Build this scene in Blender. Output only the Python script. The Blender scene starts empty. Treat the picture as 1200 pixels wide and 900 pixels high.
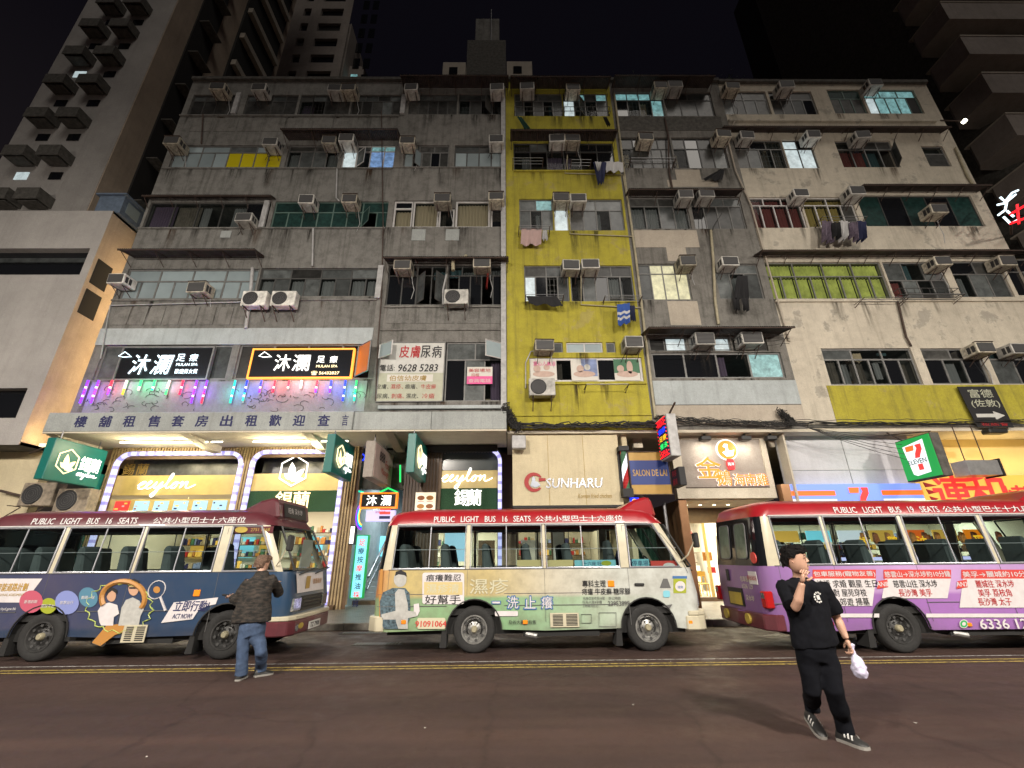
import bpy, bmesh, math, random
from mathutils import Vector, Matrix
R = math.radians
PI = math.pi
rnd = random.Random(7)
C = bpy.context.scene.collection
SC = bpy.context.scene

# ------------------------------------------------------------------ camera, world, sun, exposure
def rot(a, i, j):
    m = Matrix.Identity(3)
    m[i][i] = math.cos(a); m[i][j] = -math.sin(a); m[j][i] = math.sin(a); m[j][j] = math.cos(a)
    return m
CAMROT = rot(-0.01237, 0, 1) @ rot(0.3733, 1, 2) @ rot(-0.00919, 0, 2)
cam = bpy.data.cameras.new('camera')
cam.sensor_width = 36; cam.lens = 36 * 520 / 1200; cam.clip_start = 0.05; cam.clip_end = 2000
camo = bpy.data.objects.new('camera', cam); C.objects.link(camo)
r_, f_, u_ = CAMROT.col[0], CAMROT.col[1], CAMROT.col[2]
camo.matrix_world = Matrix(((r_[0], u_[0], -f_[0], 0), (r_[1], u_[1], -f_[1], 0), (r_[2], u_[2], -f_[2], 1.6), (0, 0, 0, 1)))
SC.camera = camo
world = bpy.data.worlds.new('World'); SC.world = world; world.use_nodes = True
wn = world.node_tree.nodes; wl = world.node_tree.links
bg = wn['Background']
tc = wn.new('ShaderNodeTexCoord'); sx = wn.new('ShaderNodeSeparateXYZ'); rp = wn.new('ShaderNodeValToRGB')
wl.new(tc.outputs['Generated'], sx.inputs[0]); wl.new(sx.outputs['Z'], rp.inputs[0]); wl.new(rp.outputs[0], bg.inputs[0])
rp.color_ramp.elements[0].color = (0.018, 0.014, 0.015, 1); rp.color_ramp.elements[0].position = 0.0
rp.color_ramp.elements[1].color = (0.0024, 0.0021, 0.0034, 1); rp.color_ramp.elements[1].position = 0.75
bg.inputs[1].default_value = 1.0
SUN_STRENGTH = 0.36
sl = bpy.data.lights.new('sun', 'SUN'); sl.energy = SUN_STRENGTH; sl.angle = R(25); sl.color = (1.0, 0.93, 0.84)
so = bpy.data.objects.new('sun', sl); C.objects.link(so); so.location = (0, -20, 40)
so.rotation_euler = Vector((-0.3, 0.8, -0.72)).to_track_quat('-Z', 'Y').to_euler()
SC.view_settings.view_transform = 'Standard'; SC.view_settings.look = 'None'
SC.view_settings.exposure = 0.3; SC.view_settings.gamma = 1.0
SC.cycles.max_bounces = 5; SC.cycles.diffuse_bounces = 3; SC.cycles.transparent_max_bounces = 12
SC.cycles.sample_clamp_indirect = 4.0
SC.cycles.use_denoising = True
LAMP_W = 2300.0

def ray(px, py): return CAMROT @ Vector((px - 600, 520, 450 - py))
def W(px, py, D):
    """real place of a measured point lying on the vertical plane y = D"""
    d = ray(px, py); return Vector((d[0] * D / d[1], D, 1.6 + d[2] * D / d[1]))
def rect(px0, py0, px1, py1, D=14.0):
    xm = (px0 + px1) / 2
    return (W(px0, py1, D)[0], W(px1, py1, D)[0], W(xm, py1, D)[2], W(xm, py0, D)[2])

# ------------------------------------------------------------------ materials
MATS = {}
def _nt(name):
    m = bpy.data.materials.new(name); m.use_nodes = True
    return m, m.node_tree.nodes, m.node_tree.links, m.node_tree.nodes['Principled BSDF']
def mat(name, col, rough=0.7, metal=0.0, emit=0.0, ecol=None, vary=0.0, nscale=6.0, bump=0.0, spec=0.5, alpha=None, rand=0.0, coat=0.0):
    if name in MATS: return MATS[name]
    m, n, l, b = _nt(name)
    b.inputs['Base Color'].default_value = (*col, 1); b.inputs['Roughness'].default_value = rough
    b.inputs['Metallic'].default_value = metal; b.inputs['Specular IOR Level'].default_value = spec
    b.inputs['Coat Weight'].default_value = coat
    src = None
    if vary or bump:
        t = n.new('ShaderNodeTexCoord'); nz = n.new('ShaderNodeTexNoise'); nz.inputs['Scale'].default_value = nscale; nz.inputs['Detail'].default_value = 6; nz.inputs['Roughness'].default_value = 0.65
        l.new(t.outputs['Object'], nz.inputs['Vector'])
        if vary:
            mr = n.new('ShaderNodeMapRange'); mr.inputs[1].default_value = 0.3; mr.inputs[2].default_value = 0.7
            mr.inputs[3].default_value = 1 - vary; mr.inputs[4].default_value = 1 + vary * 0.6
            l.new(nz.outputs[0], mr.inputs[0])
            mx = n.new('ShaderNodeMix'); mx.data_type = 'RGBA'; mx.blend_type = 'MULTIPLY'; mx.inputs[0].default_value = 1
            mx.inputs[6].default_value = (*col, 1); l.new(mr.outputs[0], mx.inputs[7]); l.new(mx.outputs[2], b.inputs['Base Color']); src = mx.outputs[2]
        if bump:
            bp = n.new('ShaderNodeBump'); bp.inputs['Strength'].default_value = bump; bp.inputs['Distance'].default_value = 0.02
            l.new(nz.outputs[0], bp.inputs['Height']); l.new(bp.outputs[0], b.inputs['Normal'])
    if rand:
        oi = n.new('ShaderNodeObjectInfo'); mr = n.new('ShaderNodeMapRange'); mr.inputs[3].default_value = 1 - rand; mr.inputs[4].default_value = 1 + rand
        l.new(oi.outputs['Random'], mr.inputs[0])
        mx = n.new('ShaderNodeMix'); mx.data_type = 'RGBA'; mx.blend_type = 'MULTIPLY'; mx.inputs[0].default_value = 1
        if src: l.new(src, mx.inputs[6])
        else: mx.inputs[6].default_value = (*col, 1)
        l.new(mr.outputs[0], mx.inputs[7]); l.new(mx.outputs[2], b.inputs['Base Color'])
    if emit:
        b.inputs['Emission Color'].default_value = (*(ecol or col), 1); b.inputs['Emission Strength'].default_value = emit
        if vary:
            mx2 = n.new('ShaderNodeMix'); mx2.data_type = 'RGBA'; mx2.blend_type = 'MULTIPLY'; mx2.inputs[0].default_value = 1
            mx2.inputs[6].default_value = (*(ecol or col), 1); l.new([x for x in n if x.bl_idname == 'ShaderNodeMapRange'][0].outputs[0], mx2.inputs[7]); l.new(mx2.outputs[2], b.inputs['Emission Color'])
    if alpha is not None: b.inputs['Alpha'].default_value = alpha
    MATS[name] = m
    return m
def wallmat(name, col, dirt=(0.03, 0.027, 0.022), amount=0.6, streak=0.5, peel=None, big=0.45, rough=0.9, joints=False):
    """old painted render: blotches, rain streaks, grain, optional peeling to a second colour"""
    m, n, l, b = _nt(name)
    t = n.new('ShaderNodeTexCoord')
    def noise(scale, sc=(1, 1, 1), det=7, ro=0.6):
        mp = n.new('ShaderNodeMapping'); mp.inputs['Scale'].default_value = sc
        l.new(t.outputs['Object'], mp.inputs[0])
        z = n.new('ShaderNodeTexNoise'); z.inputs['Scale'].default_value = scale; z.inputs['Detail'].default_value = det; z.inputs['Roughness'].default_value = ro
        l.new(mp.outputs[0], z.inputs['Vector']); return z.outputs[0]
    def rng(s, a, c, lo, hi):
        q = n.new('ShaderNodeMapRange'); q.inputs[1].default_value = a; q.inputs[2].default_value = c; q.inputs[3].default_value = lo; q.inputs[4].default_value = hi
        l.new(s, q.inputs[0]); return q.outputs[0]
    def mix(f, a, c):
        q = n.new('ShaderNodeMix'); q.data_type = 'RGBA'; l.new(f, q.inputs[0])
        if isinstance(a, tuple): q.inputs[6].default_value = (*a, 1)
        else: l.new(a, q.inputs[6])
        if isinstance(c, tuple): q.inputs[7].default_value = (*c, 1)
        else: l.new(c, q.inputs[7])
        return q.outputs[2]
    cur = mix(rng(noise(big), 0.35, 0.65, 0.0, 1.0), tuple(c * 0.78 for c in col), col)
    if peel: cur = mix(rng(noise(0.9, det=9, ro=0.7), 0.56, 0.6, 0.0, 1.0), cur, peel)
    cur = mix(rng(noise(2.6, det=9, ro=0.72), 0.45, 0.8, 0.0, amount), cur, dirt)
    cur = mix(rng(noise(1.3, (3.2, 3.2, 0.16), 8, 0.7), 0.5, 0.78, 0.0, streak), cur, dirt)
    cur = mix(rng(noise(38, det=4), 0.35, 0.75, 0.0, 0.34), cur, dirt)
    cur = mix(rng(noise(11, det=6, ro=0.8), 0.54, 0.7, 0.0, 0.4 * amount), cur, dirt)
    cur = mix(rng(noise(5.5, (1, 1, .6), 8, 0.75), 0.58, 0.72, 0.0, 0.3), cur, tuple(min(.8, q * 1.35) for q in col))
    l.new(cur, b.inputs['Base Color']); b.inputs['Roughness'].default_value = rough; b.inputs['Specular IOR Level'].default_value = 0.2
    bp = n.new('ShaderNodeBump'); bp.inputs['Strength'].default_value = 0.5; bp.inputs['Distance'].default_value = 0.03
    l.new(noise(9, det=9, ro=0.7), bp.inputs['Height']); l.new(bp.outputs[0], b.inputs['Normal'])
    MATS[name] = m; return m
def emis(name, col, s=2.0): return mat(name, tuple(c * 0.5 for c in col), 0.5, emit=s, ecol=col)
def glassmat(name, tint=(0.5, 0.55, 0.55), opac=0.25, dark=(0.02, 0.025, 0.025)):
    m = bpy.data.materials.new(name); m.use_nodes = True; n = m.node_tree.nodes; l = m.node_tree.links; n.clear()
    o = n.new('ShaderNodeOutputMaterial'); tr = n.new('ShaderNodeBsdfTransparent'); tr.inputs[0].default_value = (*tint, 1)
    pr = n.new('ShaderNodeBsdfPrincipled'); pr.inputs['Base Color'].default_value = (*dark, 1); pr.inputs['Roughness'].default_value = 0.05
    fr = n.new('ShaderNodeMath'); fr.operation = 'MULTIPLY'; lw = n.new('ShaderNodeLayerWeight'); lw.inputs[0].default_value = 0.25; l.new(lw.outputs['Facing'], fr.inputs[0]); fr.inputs[1].default_value = 0.45
    ad = n.new('ShaderNodeMath'); ad.operation = 'ADD'; ad.inputs[1].default_value = opac; ad.use_clamp = True
    mx = n.new('ShaderNodeMixShader'); l.new(fr.outputs[0], ad.inputs[0]); l.new(ad.outputs[0], mx.inputs[0]); l.new(tr.outputs[0], mx.inputs[1]); l.new(pr.outputs[0], mx.inputs[2]); l.new(mx.outputs[0], o.inputs[0])
    MATS[name] = m; return m

M = MATS
def stainmat(name, col):
    m, n, l, b = _nt(name); t = n.new('ShaderNodeTexCoord'); s = n.new('ShaderNodeSeparateXYZ'); l.new(t.outputs['Generated'], s.inputs[0])
    def mth(op, x, y, cl=False):
        q = n.new('ShaderNodeMath'); q.operation = op; q.use_clamp = cl
        for i, v in enumerate((x, y)):
            if isinstance(v, (int, float)): q.inputs[i].default_value = v
            else: l.new(v, q.inputs[i])
        return q.outputs[0]
    ax = mth('SUBTRACT', 1, mth('ABSOLUTE', mth('SUBTRACT', mth('MULTIPLY', s.outputs[0], 2), 1), 0))
    mp = n.new('ShaderNodeMapping'); mp.inputs['Scale'].default_value = (14, 14, 1.1); l.new(t.outputs['Object'], mp.inputs[0]); z = n.new('ShaderNodeTexNoise'); z.inputs['Scale'].default_value = 1; z.inputs['Detail'].default_value = 6; l.new(mp.outputs[0], z.inputs['Vector'])
    nz = mth('MULTIPLY', mth('SUBTRACT', z.outputs[0], .36), 4, True)
    al = mth('MULTIPLY', mth('MULTIPLY', mth('POWER', ax, .6), mth('POWER', s.outputs[2], 1.1)), mth('MULTIPLY', nz, .85))
    b.inputs['Base Color'].default_value = (*col, 1); b.inputs['Roughness'].default_value = .95; l.new(al, b.inputs['Alpha']); MATS[name] = m
stainmat('stain_dark', (.025, .022, .018)); stainmat('stain_rust', (.07, .035, .015))
wallmat('grey_render', (0.25, 0.245, 0.23), amount=0.72, streak=0.8)
wallmat('grey_render_b', (0.26, 0.252, 0.235), amount=0.68, streak=0.75)
wallmat('patchy_render', (0.25, 0.24, 0.22), amount=0.7, streak=0.75)
wallmat('yellow_paint', (0.5, 0.44, 0.055), dirt=(0.1, 0.09, 0.04), amount=0.45, streak=0.72, peel=(0.42, 0.36, 0.1))
wallmat('cream_paint', (0.68, 0.62, 0.51), dirt=(0.15, 0.13, 0.1), amount=0.38, streak=0.38, peel=(0.42, 0.39, 0.33))
wallmat('cream_patch', (0.52, 0.46, 0.38), dirt=(0.2, 0.18, 0.15), amount=0.3, streak=0.3)
wallmat('pale_blue_paint', (0.5, 0.55, 0.56), dirt=(0.16, 0.16, 0.16), amount=0.35, streak=0.45)
wallmat('beige_panel', (0.74, 0.65, 0.44), dirt=(0.34, 0.28, 0.19), amount=0.35, streak=0.3)
wallmat('white_hoarding', (0.7, 0.7, 0.74), dirt=(0.35, 0.35, 0.36), amount=0.3, streak=0.25)
wallmat('tower_tile', (0.55, 0.45, 0.35), dirt=(0.14, 0.12, 0.11), amount=0.25, streak=0.3)
wallmat('tower_tile_b', (0.46, 0.44, 0.42), dirt=(0.14, 0.13, 0.12), amount=0.2, streak=0.25)
wallmat('dark_tower', (0.5, 0.45, 0.38), dirt=(0.2, 0.18, 0.15), amount=0.4, streak=0.4)
wallmat('tower_band', (0.34, 0.3, 0.27), dirt=(0.12, 0.1, 0.09), amount=0.4, streak=0.3)
wallmat('parapet_glow_tint', (0.3, 0.31, 0.34), dirt=(0.12, 0.12, 0.13), amount=0.4, streak=0.3)
wallmat('canopy_paint', (0.42, 0.45, 0.44), dirt=(0.14, 0.14, 0.14), amount=0.3, streak=0.45)
wallmat('soffit_paint', (0.72, 0.66, 0.54), dirt=(0.3, 0.25, 0.18), amount=0.3, streak=0.1)
wallmat('sign_stone', (0.4, 0.36, 0.32), dirt=(0.2, 0.17, 0.15), amount=0.6, streak=0.1)
mat('frame_alu', (0.19, 0.19, 0.185), 0.5, 0.3, vary=0.25)
mat('frame_white', (0.55, 0.54, 0.53), 0.5, vary=0.15)
mat('frame_dark', (0.06, 0.06, 0.058), 0.5)
mat('frame_green', (0.1, 0.16, 0.14), 0.5)
mat('rust', (0.075, 0.05, 0.04), 0.85, vary=0.4)
mat('awning_sheet', (0.1, 0.085, 0.08), 0.7, 0.2, vary=0.45, nscale=3)
mat('ac_case', (0.58, 0.57, 0.53), 0.55, vary=0.5, nscale=4, rand=0.32)
mat('ac_case_old', (0.5, 0.46, 0.37), 0.7, vary=0.7, nscale=7, rand=0.3)
mat('ac_grille', (0.035, 0.035, 0.037), 0.6)
mat('ac_fin', (0.12, 0.12, 0.12), 0.5)
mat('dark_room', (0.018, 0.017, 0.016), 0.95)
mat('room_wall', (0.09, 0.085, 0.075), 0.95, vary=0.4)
mat('concrete_dark', (0.1, 0.095, 0.085), 0.95, vary=0.5)
mat('pipe_pale', (0.42, 0.42, 0.42), 0.5, vary=0.3)
mat('pipe_cream', (0.4, 0.36, 0.25), 0.5, vary=0.3)
mat('cable', (0.02, 0.019, 0.018), 0.8)
mat('black_plastic', (0.015, 0.015, 0.016), 0.5)
mat('steel', (0.25, 0.25, 0.26), 0.4, 0.7)
# window glass by code
PANE = {
 'b': mat('glass_frosted_blue', (0.27, 0.33, 0.35), 0.35, rand=0.2, vary=0.12, nscale=1.5),
 'y': mat('glass_yellow_film', (0.5, 0.42, 0.01), 0.3, rand=0.1),
 'k': mat('glass_black', (0.008, 0.009, 0.011), 0.08, spec=0.8),
 'd': mat('glass_dusty', (0.055, 0.055, 0.052), 0.3, rand=0.6, vary=0.6, nscale=5),
 'g': mat('glass_green', (0.012, 0.038, 0.034), 0.5, rand=0.3, vary=0.6, nscale=7, spec=.25),
 'v': mat('glass_grey', (0.1, 0.11, 0.11), 0.25, rand=0.55, vary=0.5, nscale=3),
 'w': mat('glass_lit_white', (0.3, 0.3, 0.3), 0.3, emit=0.5, ecol=(0.75, 0.9, 0.92), vary=0.35, nscale=4),
 'c': mat('glass_lit_cyan', (0.2, 0.3, 0.3), 0.3, emit=0.3, ecol=(0.35, 0.78, 0.8), vary=0.6, nscale=4),
 'u': mat('glass_lit_blue', (0.1, 0.2, 0.3), 0.3, emit=0.35, ecol=(0.3, 0.5, 0.95), vary=0.55, nscale=5),
 'm': mat('glass_lit_warm', (0.3, 0.3, 0.2), 0.3, emit=0.42, ecol=(0.95, 0.88, 0.55), vary=0.35, nscale=4),
 't': glassmat('glass_clear', (0.75, 0.8, 0.8), 0.1),
}
CURT = {'r': mat('curtain_red', (0.2, 0.045, 0.04), 0.9), 's': mat('curtain_beige', (0.5, 0.4, 0.27), 0.9),
        'o': mat('curtain_ochre', (0.4, 0.29, 0.08), 0.9), 'e': mat('curtain_grey', (0.2, 0.2, 0.2), 0.9), 'l': mat('curtain_lime_lit', (0.34, 0.36, 0.07), 0.9, emit=0.2, ecol=(0.8, 0.85, 0.2), vary=0.4, nscale=3),  # lime curtain itself glows, standing for the lit room behind
        'p': mat('curtain_purple', (0.12, 0.08, 0.13), 0.9)}

# ------------------------------------------------------------------ builders
def add(o, parent=None):
    C.objects.link(o)
    if parent is not None:
        o.parent = parent
    return o
def wpos(o):
    p = Vector((0, 0, 0))
    while o is not None:
        p = p + o.location; o = o.parent
    return p
def tag(o, label=None, cat=None, group=None, kind=None):
    if label: o['label'] = label
    if cat: o['category'] = cat
    if group: o['group'] = group
    if kind: o['kind'] = kind
    return o
def thing(name, label, cat, loc=(0, 0, 0), group=None):
    o = bpy.data.objects.new(name, None); o.empty_display_size = 0.2; C.objects.link(o); o.location = loc
    return tag(o, label, cat, group)
class MB:
    def __init__(s): s.v = []; s.f = []; s.m = []
    def add(s, vs, fs, mi=0):
        k = len(s.v); s.v += [tuple(v) for v in vs]
        for f in fs: s.f.append(tuple(k + i for i in f)); s.m.append(mi)
        return s
    def box(s, x0, x1, y0, y1, z0, z1, mi=0):
        return s.add([(x0, y0, z0), (x1, y0, z0), (x1, y1, z0), (x0, y1, z0), (x0, y0, z1), (x1, y0, z1), (x1, y1, z1), (x0, y1, z1)],
                     [(0, 3, 2, 1), (4, 5, 6, 7), (0, 1, 5, 4), (1, 2, 6, 5), (2, 3, 7, 6), (3, 0, 4, 7)], mi)
    def hexa(s, p, mi=0):  # 8 corner points, same order as box
        return s.add(p, [(0, 3, 2, 1), (4, 5, 6, 7), (0, 1, 5, 4), (1, 2, 6, 5), (2, 3, 7, 6), (3, 0, 4, 7)], mi)
    def prism(s, pts, y0, y1, mi=0):  # (x,z) outline extruded in y
        n = len(pts); vs = [(x, y0, z) for x, z in pts] + [(x, y1, z) for x, z in pts]
        return s.add(vs, [tuple(range(n)), tuple(reversed(range(n, 2 * n)))] + [(i, i + n, (i + 1) % n + n, (i + 1) % n) for i in range(n)], mi)
    def prismx(s, pts, x0, x1, mi=0):  # (y,z) outline extruded in x
        n = len(pts); vs = [(x0, y, z) for y, z in pts] + [(x1, y, z) for y, z in pts]
        return s.add(vs, [tuple(reversed(range(n))), tuple(range(n, 2 * n))] + [((i + 1) % n, (i + 1) % n + n, i + n, i) for i in range(n)], mi)
    def prismz(s, pts, z0, z1, mi=0):
        n = len(pts); vs = [(x, y, z0) for x, y in pts] + [(x, y, z1) for x, y in pts]
        return s.add(vs, [tuple(reversed(range(n))), tuple(range(n, 2 * n))] + [(i, (i + 1) % n, (i + 1) % n + n, i + n) for i in range(n)], mi)
    def tube(s, pts, r, n=6, mi=0, closed=False):
        pts = [Vector(p) for p in pts]; N = len(pts); rs = r if isinstance(r, (list, tuple)) else [r] * N
        vs = []; prev = None
        for i, p in enumerate(pts):
            a = pts[(i - 1) % N] if (closed or i) else p; b = pts[(i + 1) % N] if (closed or i < N - 1) else p
            t = (b - a)
            t = t.normalized() if t.length > 1e-9 else Vector((0, 0, 1))
            if prev is None:
                prev = t.orthogonal().normalized()
            u = (prev - t * prev.dot(t)); u = u.normalized() if u.length > 1e-6 else t.orthogonal().normalized()
            prev = u; w = t.cross(u)
            for k in range(n):
                q = 2 * PI * k / n; vs.append(p + (u * math.cos(q) + w * math.sin(q)) * rs[i])
        fs = []
        for i in range(N if closed else N - 1):
            for k in range(n):
                a = i * n + k; b = i * n + (k + 1) % n; j = ((i + 1) % N) * n
                fs.append((a, b, j + (k + 1) % n, j + k))
        if not closed: fs += [tuple(reversed(range(n))), tuple(range((N - 1) * n, N * n))]
        return s.add(vs, fs, mi)
    def lathe(s, prof, c, axis='y', n=28, mi=0, mis=None):
        """prof: (r, t) pairs; t runs along axis from c"""
        vs = []
        for r, t in prof:
            for k in range(n):
                q = 2 * PI * k / n; a, b = r * math.cos(q), r * math.sin(q)
                p = {'y': (a, t, b), 'z': (a, b, t), 'x': (t, a, b)}[axis]
                vs.append((c[0] + p[0], c[1] + p[1], c[2] + p[2]))
        for i in range(len(prof) - 1):
            fs = []
            for k in range(n):
                fs.append((i * n + k, i * n + (k + 1) % n, (i + 1) * n + (k + 1) % n, (i + 1) * n + k))
            kk = len(s.v)
            if i == 0: s.v += [tuple(v) for v in vs]; base = kk
            for f in fs: s.f.append(tuple(base + q for q in f)); s.m.append(mis[i] if mis else mi)
        return s
    def build(s, name, mats, parent=None, smooth=False, local=False, bevel=0, kind=None, label=None):
        me = bpy.data.meshes.new(name)
        off = Vector((0, 0, 0)) if (local or parent is None) else wpos(parent)
        me.from_pydata([tuple(Vector(v) - off) for v in s.v], [], s.f)
        if not isinstance(mats, (list, tuple)): mats = [mats]
        for q in mats: me.materials.append(M[q] if isinstance(q, str) else q)
        if len(mats) > 1:
            for p, i in zip(me.polygons, s.m): p.material_index = i
        me.update()
        if bevel or smooth:
            bm = bmesh.new(); bm.from_mesh(me)
            bmesh.ops.remove_doubles(bm, verts=bm.verts, dist=1e-5)
            bmesh.ops.recalc_face_normals(bm, faces=bm.faces)
            if bevel: bmesh.ops.bevel(bm, geom=[e for e in bm.edges if e.is_manifold and e.calc_face_angle(0) > 0.6], offset=bevel, segments=1, affect='EDGES')
            bm.to_mesh(me); bm.free()
            if smooth:
                for p in me.polygons: p.use_smooth = True
                if hasattr(me, 'set_sharp_from_angle'): me.set_sharp_from_angle(angle=R(40))
        o = add(bpy.data.objects.new(name, me), parent)
        if kind: o['kind'] = kind
        if label: o['label'] = label
        return o
def copy_tree(o, parent=None):
    c = o.copy(); C.objects.link(c)
    if parent is not None: c.parent = parent; c.matrix_parent_inverse = o.matrix_parent_inverse
    for ch in KIDS.get(o.name, None) or list(o.children): copy_tree(ch, c)
    return c
KIDS = {}
FONTC = {}
def fontmesh(s, offset=0.0, shear=0.0, spacing=1.0, ext=0.0):
    key = (s, offset, shear, spacing, ext)
    if key in FONTC: return FONTC[key]
    c = bpy.data.curves.new('lettering', 'FONT'); c.body = s; c.size = 1; c.resolution_u = 2; c.offset = offset; c.shear = shear; c.space_character = spacing; c.extrude = ext
    o = bpy.data.objects.new('lettering', c); C.objects.link(o)
    dg = bpy.context.evaluated_depsgraph_get(); me = bpy.data.meshes.new_from_object(o.evaluated_get(dg))
    bpy.data.objects.remove(o); bpy.data.curves.remove(c)
    me.materials.clear()
    FONTC[key] = me; return me
def text(s, pos, m, parent, h=None, w=None, X=(1, 0, 0), U=(0, 0, 1), bold=0.0, shear=0.0, spacing=1.0, ext=0.0, name='lettering', local=False, lean=0.0):
    """flat lettering centred on pos, fitted to height h and / or width w (metres)"""
    src = fontmesh(s, 0.0, shear, spacing, ext); me = src.copy()
    xs = [v.co.x for v in me.vertices]; ys = [v.co.y for v in me.vertices]
    x0, x1, y0, y1 = min(xs), max(xs), min(ys), max(ys)
    sy = h / (y1 - y0) if h else None; sx_ = w / (x1 - x0) if w else None
    if sy is None: sy = sx_
    if sx_ is None: sx_ = sy
    X = Vector(X).normalized(); U = Vector(U).normalized(); Nn = X.cross(U)
    pos = Vector(pos); off = Vector((0, 0, 0)) if (local or parent is None) else wpos(parent)
    for v in me.vertices:
        a = (v.co.x - (x0 + x1) / 2) * sx_; b = (v.co.y - (y0 + y1) / 2) * sy
        v.co = pos - off + X * (a + lean * b) + U * b + Nn * (v.co.z * (1 if ext else 0))
    if bold:
        base = [v.co.copy() for v in me.vertices]; fs = [tuple(p.vertices) for p in me.polygons]; nb = len(base); vs = list(base); ff = list(fs); bb = bold * (sx_ + sy) * .5
        sh = [(-1, 0), (1, 0), (0, .8), (0, -.8)] + ([(-.7, .7), (.7, .7), (-.7, -.7), (.7, -.7)] if bold > .02 else [])
        for i, (p_, q_) in enumerate(sh): vs += [v + X * (p_ * bb) + U * (q_ * bb) - Nn * .0006 * (i + 1) for v in base]; ff += [tuple(k + nb * (i + 1) for k in f) for f in fs]
        me = bpy.data.meshes.new('lettering'); me.from_pydata(vs, [], ff)
    me.materials.append(M[m] if isinstance(m, str) else m)
    return add(bpy.data.objects.new(name, me), parent)
# ------------------------------------------------------------------ street
def struct(o): o['kind'] = 'structure'; return o
def roadmat():
    m, n, l, b = _nt('asphalt')
    t = n.new('ShaderNodeTexCoord')
    def nz(s, d=6, sc=(1, 1, 1)):
        mp = n.new('ShaderNodeMapping'); mp.inputs['Scale'].default_value = sc; l.new(t.outputs['Object'], mp.inputs[0])
        z = n.new('ShaderNodeTexNoise'); z.inputs['Scale'].default_value = s; z.inputs['Detail'].default_value = d; z.inputs['Roughness'].default_value = 0.7; l.new(mp.outputs[0], z.inputs['Vector']); return z.outputs[0]
    def rp_(s, a, c, ca, cb):
        q = n.new('ShaderNodeValToRGB'); q.color_ramp.elements[0].position = a; q.color_ramp.elements[1].position = c; q.color_ramp.elements[0].color = (*ca, 1); q.color_ramp.elements[1].color = (*cb, 1); l.new(s, q.inputs[0]); return q.outputs[0]
    def mul(a, c, f=1):
        q = n.new('ShaderNodeMix'); q.data_type = 'RGBA'; q.blend_type = 'MULTIPLY'; q.inputs[0].default_value = f; l.new(a, q.inputs[6]); l.new(c, q.inputs[7]); return q.outputs[2]
    base = rp_(nz(0.5), 0.3, 0.7, (0.050, 0.029, 0.024), (0.068, 0.041, 0.034))
    g = rp_(nz(90, 3), 0.35, 0.7, (0.45, 0.45, 0.46), (1.45, 1.4, 1.38))
    s = rp_(nz(1.2, 8, (0.12, 1.6, 1)), 0.35, 0.7, (0.86, 0.86, 0.86), (1.12, 1.12, 1.12))
    k = rp_(nz(3.5, 8), 0.6, 0.75, (1, 1, 1), (0.6, 0.6, 0.63))
    w = rp_(nz(.9, 3, (.05, 1, 1)), .42, .62, (.8, .8, .82), (1.15, 1.13, 1.1)); k = mul(k, w)
    vo = n.new('ShaderNodeTexVoronoi'); vo.feature = 'DISTANCE_TO_EDGE'; vo.inputs['Scale'].default_value = .55
    mp = n.new('ShaderNodeMapping'); l.new(t.outputs['Object'], mp.inputs[0]); mxv = n.new('ShaderNodeMix'); mxv.data_type = 'RGBA'; mxv.inputs[0].default_value = .25
    z2 = n.new('ShaderNodeTexNoise'); z2.inputs['Scale'].default_value = 2.5; z2.inputs['Detail'].default_value = 8; l.new(mp.outputs[0], z2.inputs['Vector']); l.new(mp.outputs[0], mxv.inputs[6]); l.new(z2.outputs['Color'], mxv.inputs[7]); l.new(mxv.outputs[2], vo.inputs['Vector'])
    cr = rp_(vo.outputs['Distance'], .0, .012, (.62, .6, .6), (1, 1, 1)); ag = rp_(nz(260, 2), .62, .72, (1, 1, 1), (1.9, 1.8, 1.7)); k = mul(mul(k, cr, .8), ag)
    l.new(mul(mul(mul(base, g), s), k), b.inputs['Base Color']); q = n.new('ShaderNodeMapRange'); q.inputs[1].default_value = .35; q.inputs[2].default_value = .65; q.inputs[3].default_value = .52; q.inputs[4].default_value = .85; l.new(nz(2.2), q.inputs[0]); l.new(q.outputs[0], b.inputs['Roughness']); b.inputs['Specular IOR Level'].default_value = 0.4
    bp = n.new('ShaderNodeBump'); bp.inputs['Strength'].default_value = 0.6; bp.inputs['Distance'].default_value = 0.01; l.new(nz(110, 3), bp.inputs['Height']); l.new(bp.outputs[0], b.inputs['Normal'])
    MATS['asphalt'] = m
roadmat()
def pavermat():
    m, n, l, b = _nt('pavers')
    t = n.new('ShaderNodeTexCoord'); br = n.new('ShaderNodeTexBrick'); l.new(t.outputs['Object'], br.inputs['Vector'])
    br.inputs['Color1'].default_value = (0.23, 0.21, 0.17, 1); br.inputs['Color2'].default_value = (0.15, 0.135, 0.115, 1); br.inputs['Mortar'].default_value = (0.04, 0.037, 0.03, 1)
    br.inputs['Scale'].default_value = 1; br.inputs['Brick Width'].default_value = 0.2; br.inputs['Row Height'].default_value = 0.1; br.inputs['Mortar Size'].default_value = 0.006
    l.new(br.outputs['Color'], b.inputs['Base Color']); b.inputs['Roughness'].default_value = 0.45
    bp = n.new('ShaderNodeBump'); bp.inputs['Strength'].default_value = 0.6; bp.inputs['Distance'].default_value = 0.01; bp.invert = True; l.new(br.outputs['Fac'], bp.inputs['Height']); l.new(bp.outputs[0], b.inputs['Normal'])
    MATS['pavers'] = m
pavermat()
mat('kerb', (0.2, 0.185, 0.16), 0.8, vary=0.4, rand=0.2)
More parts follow.
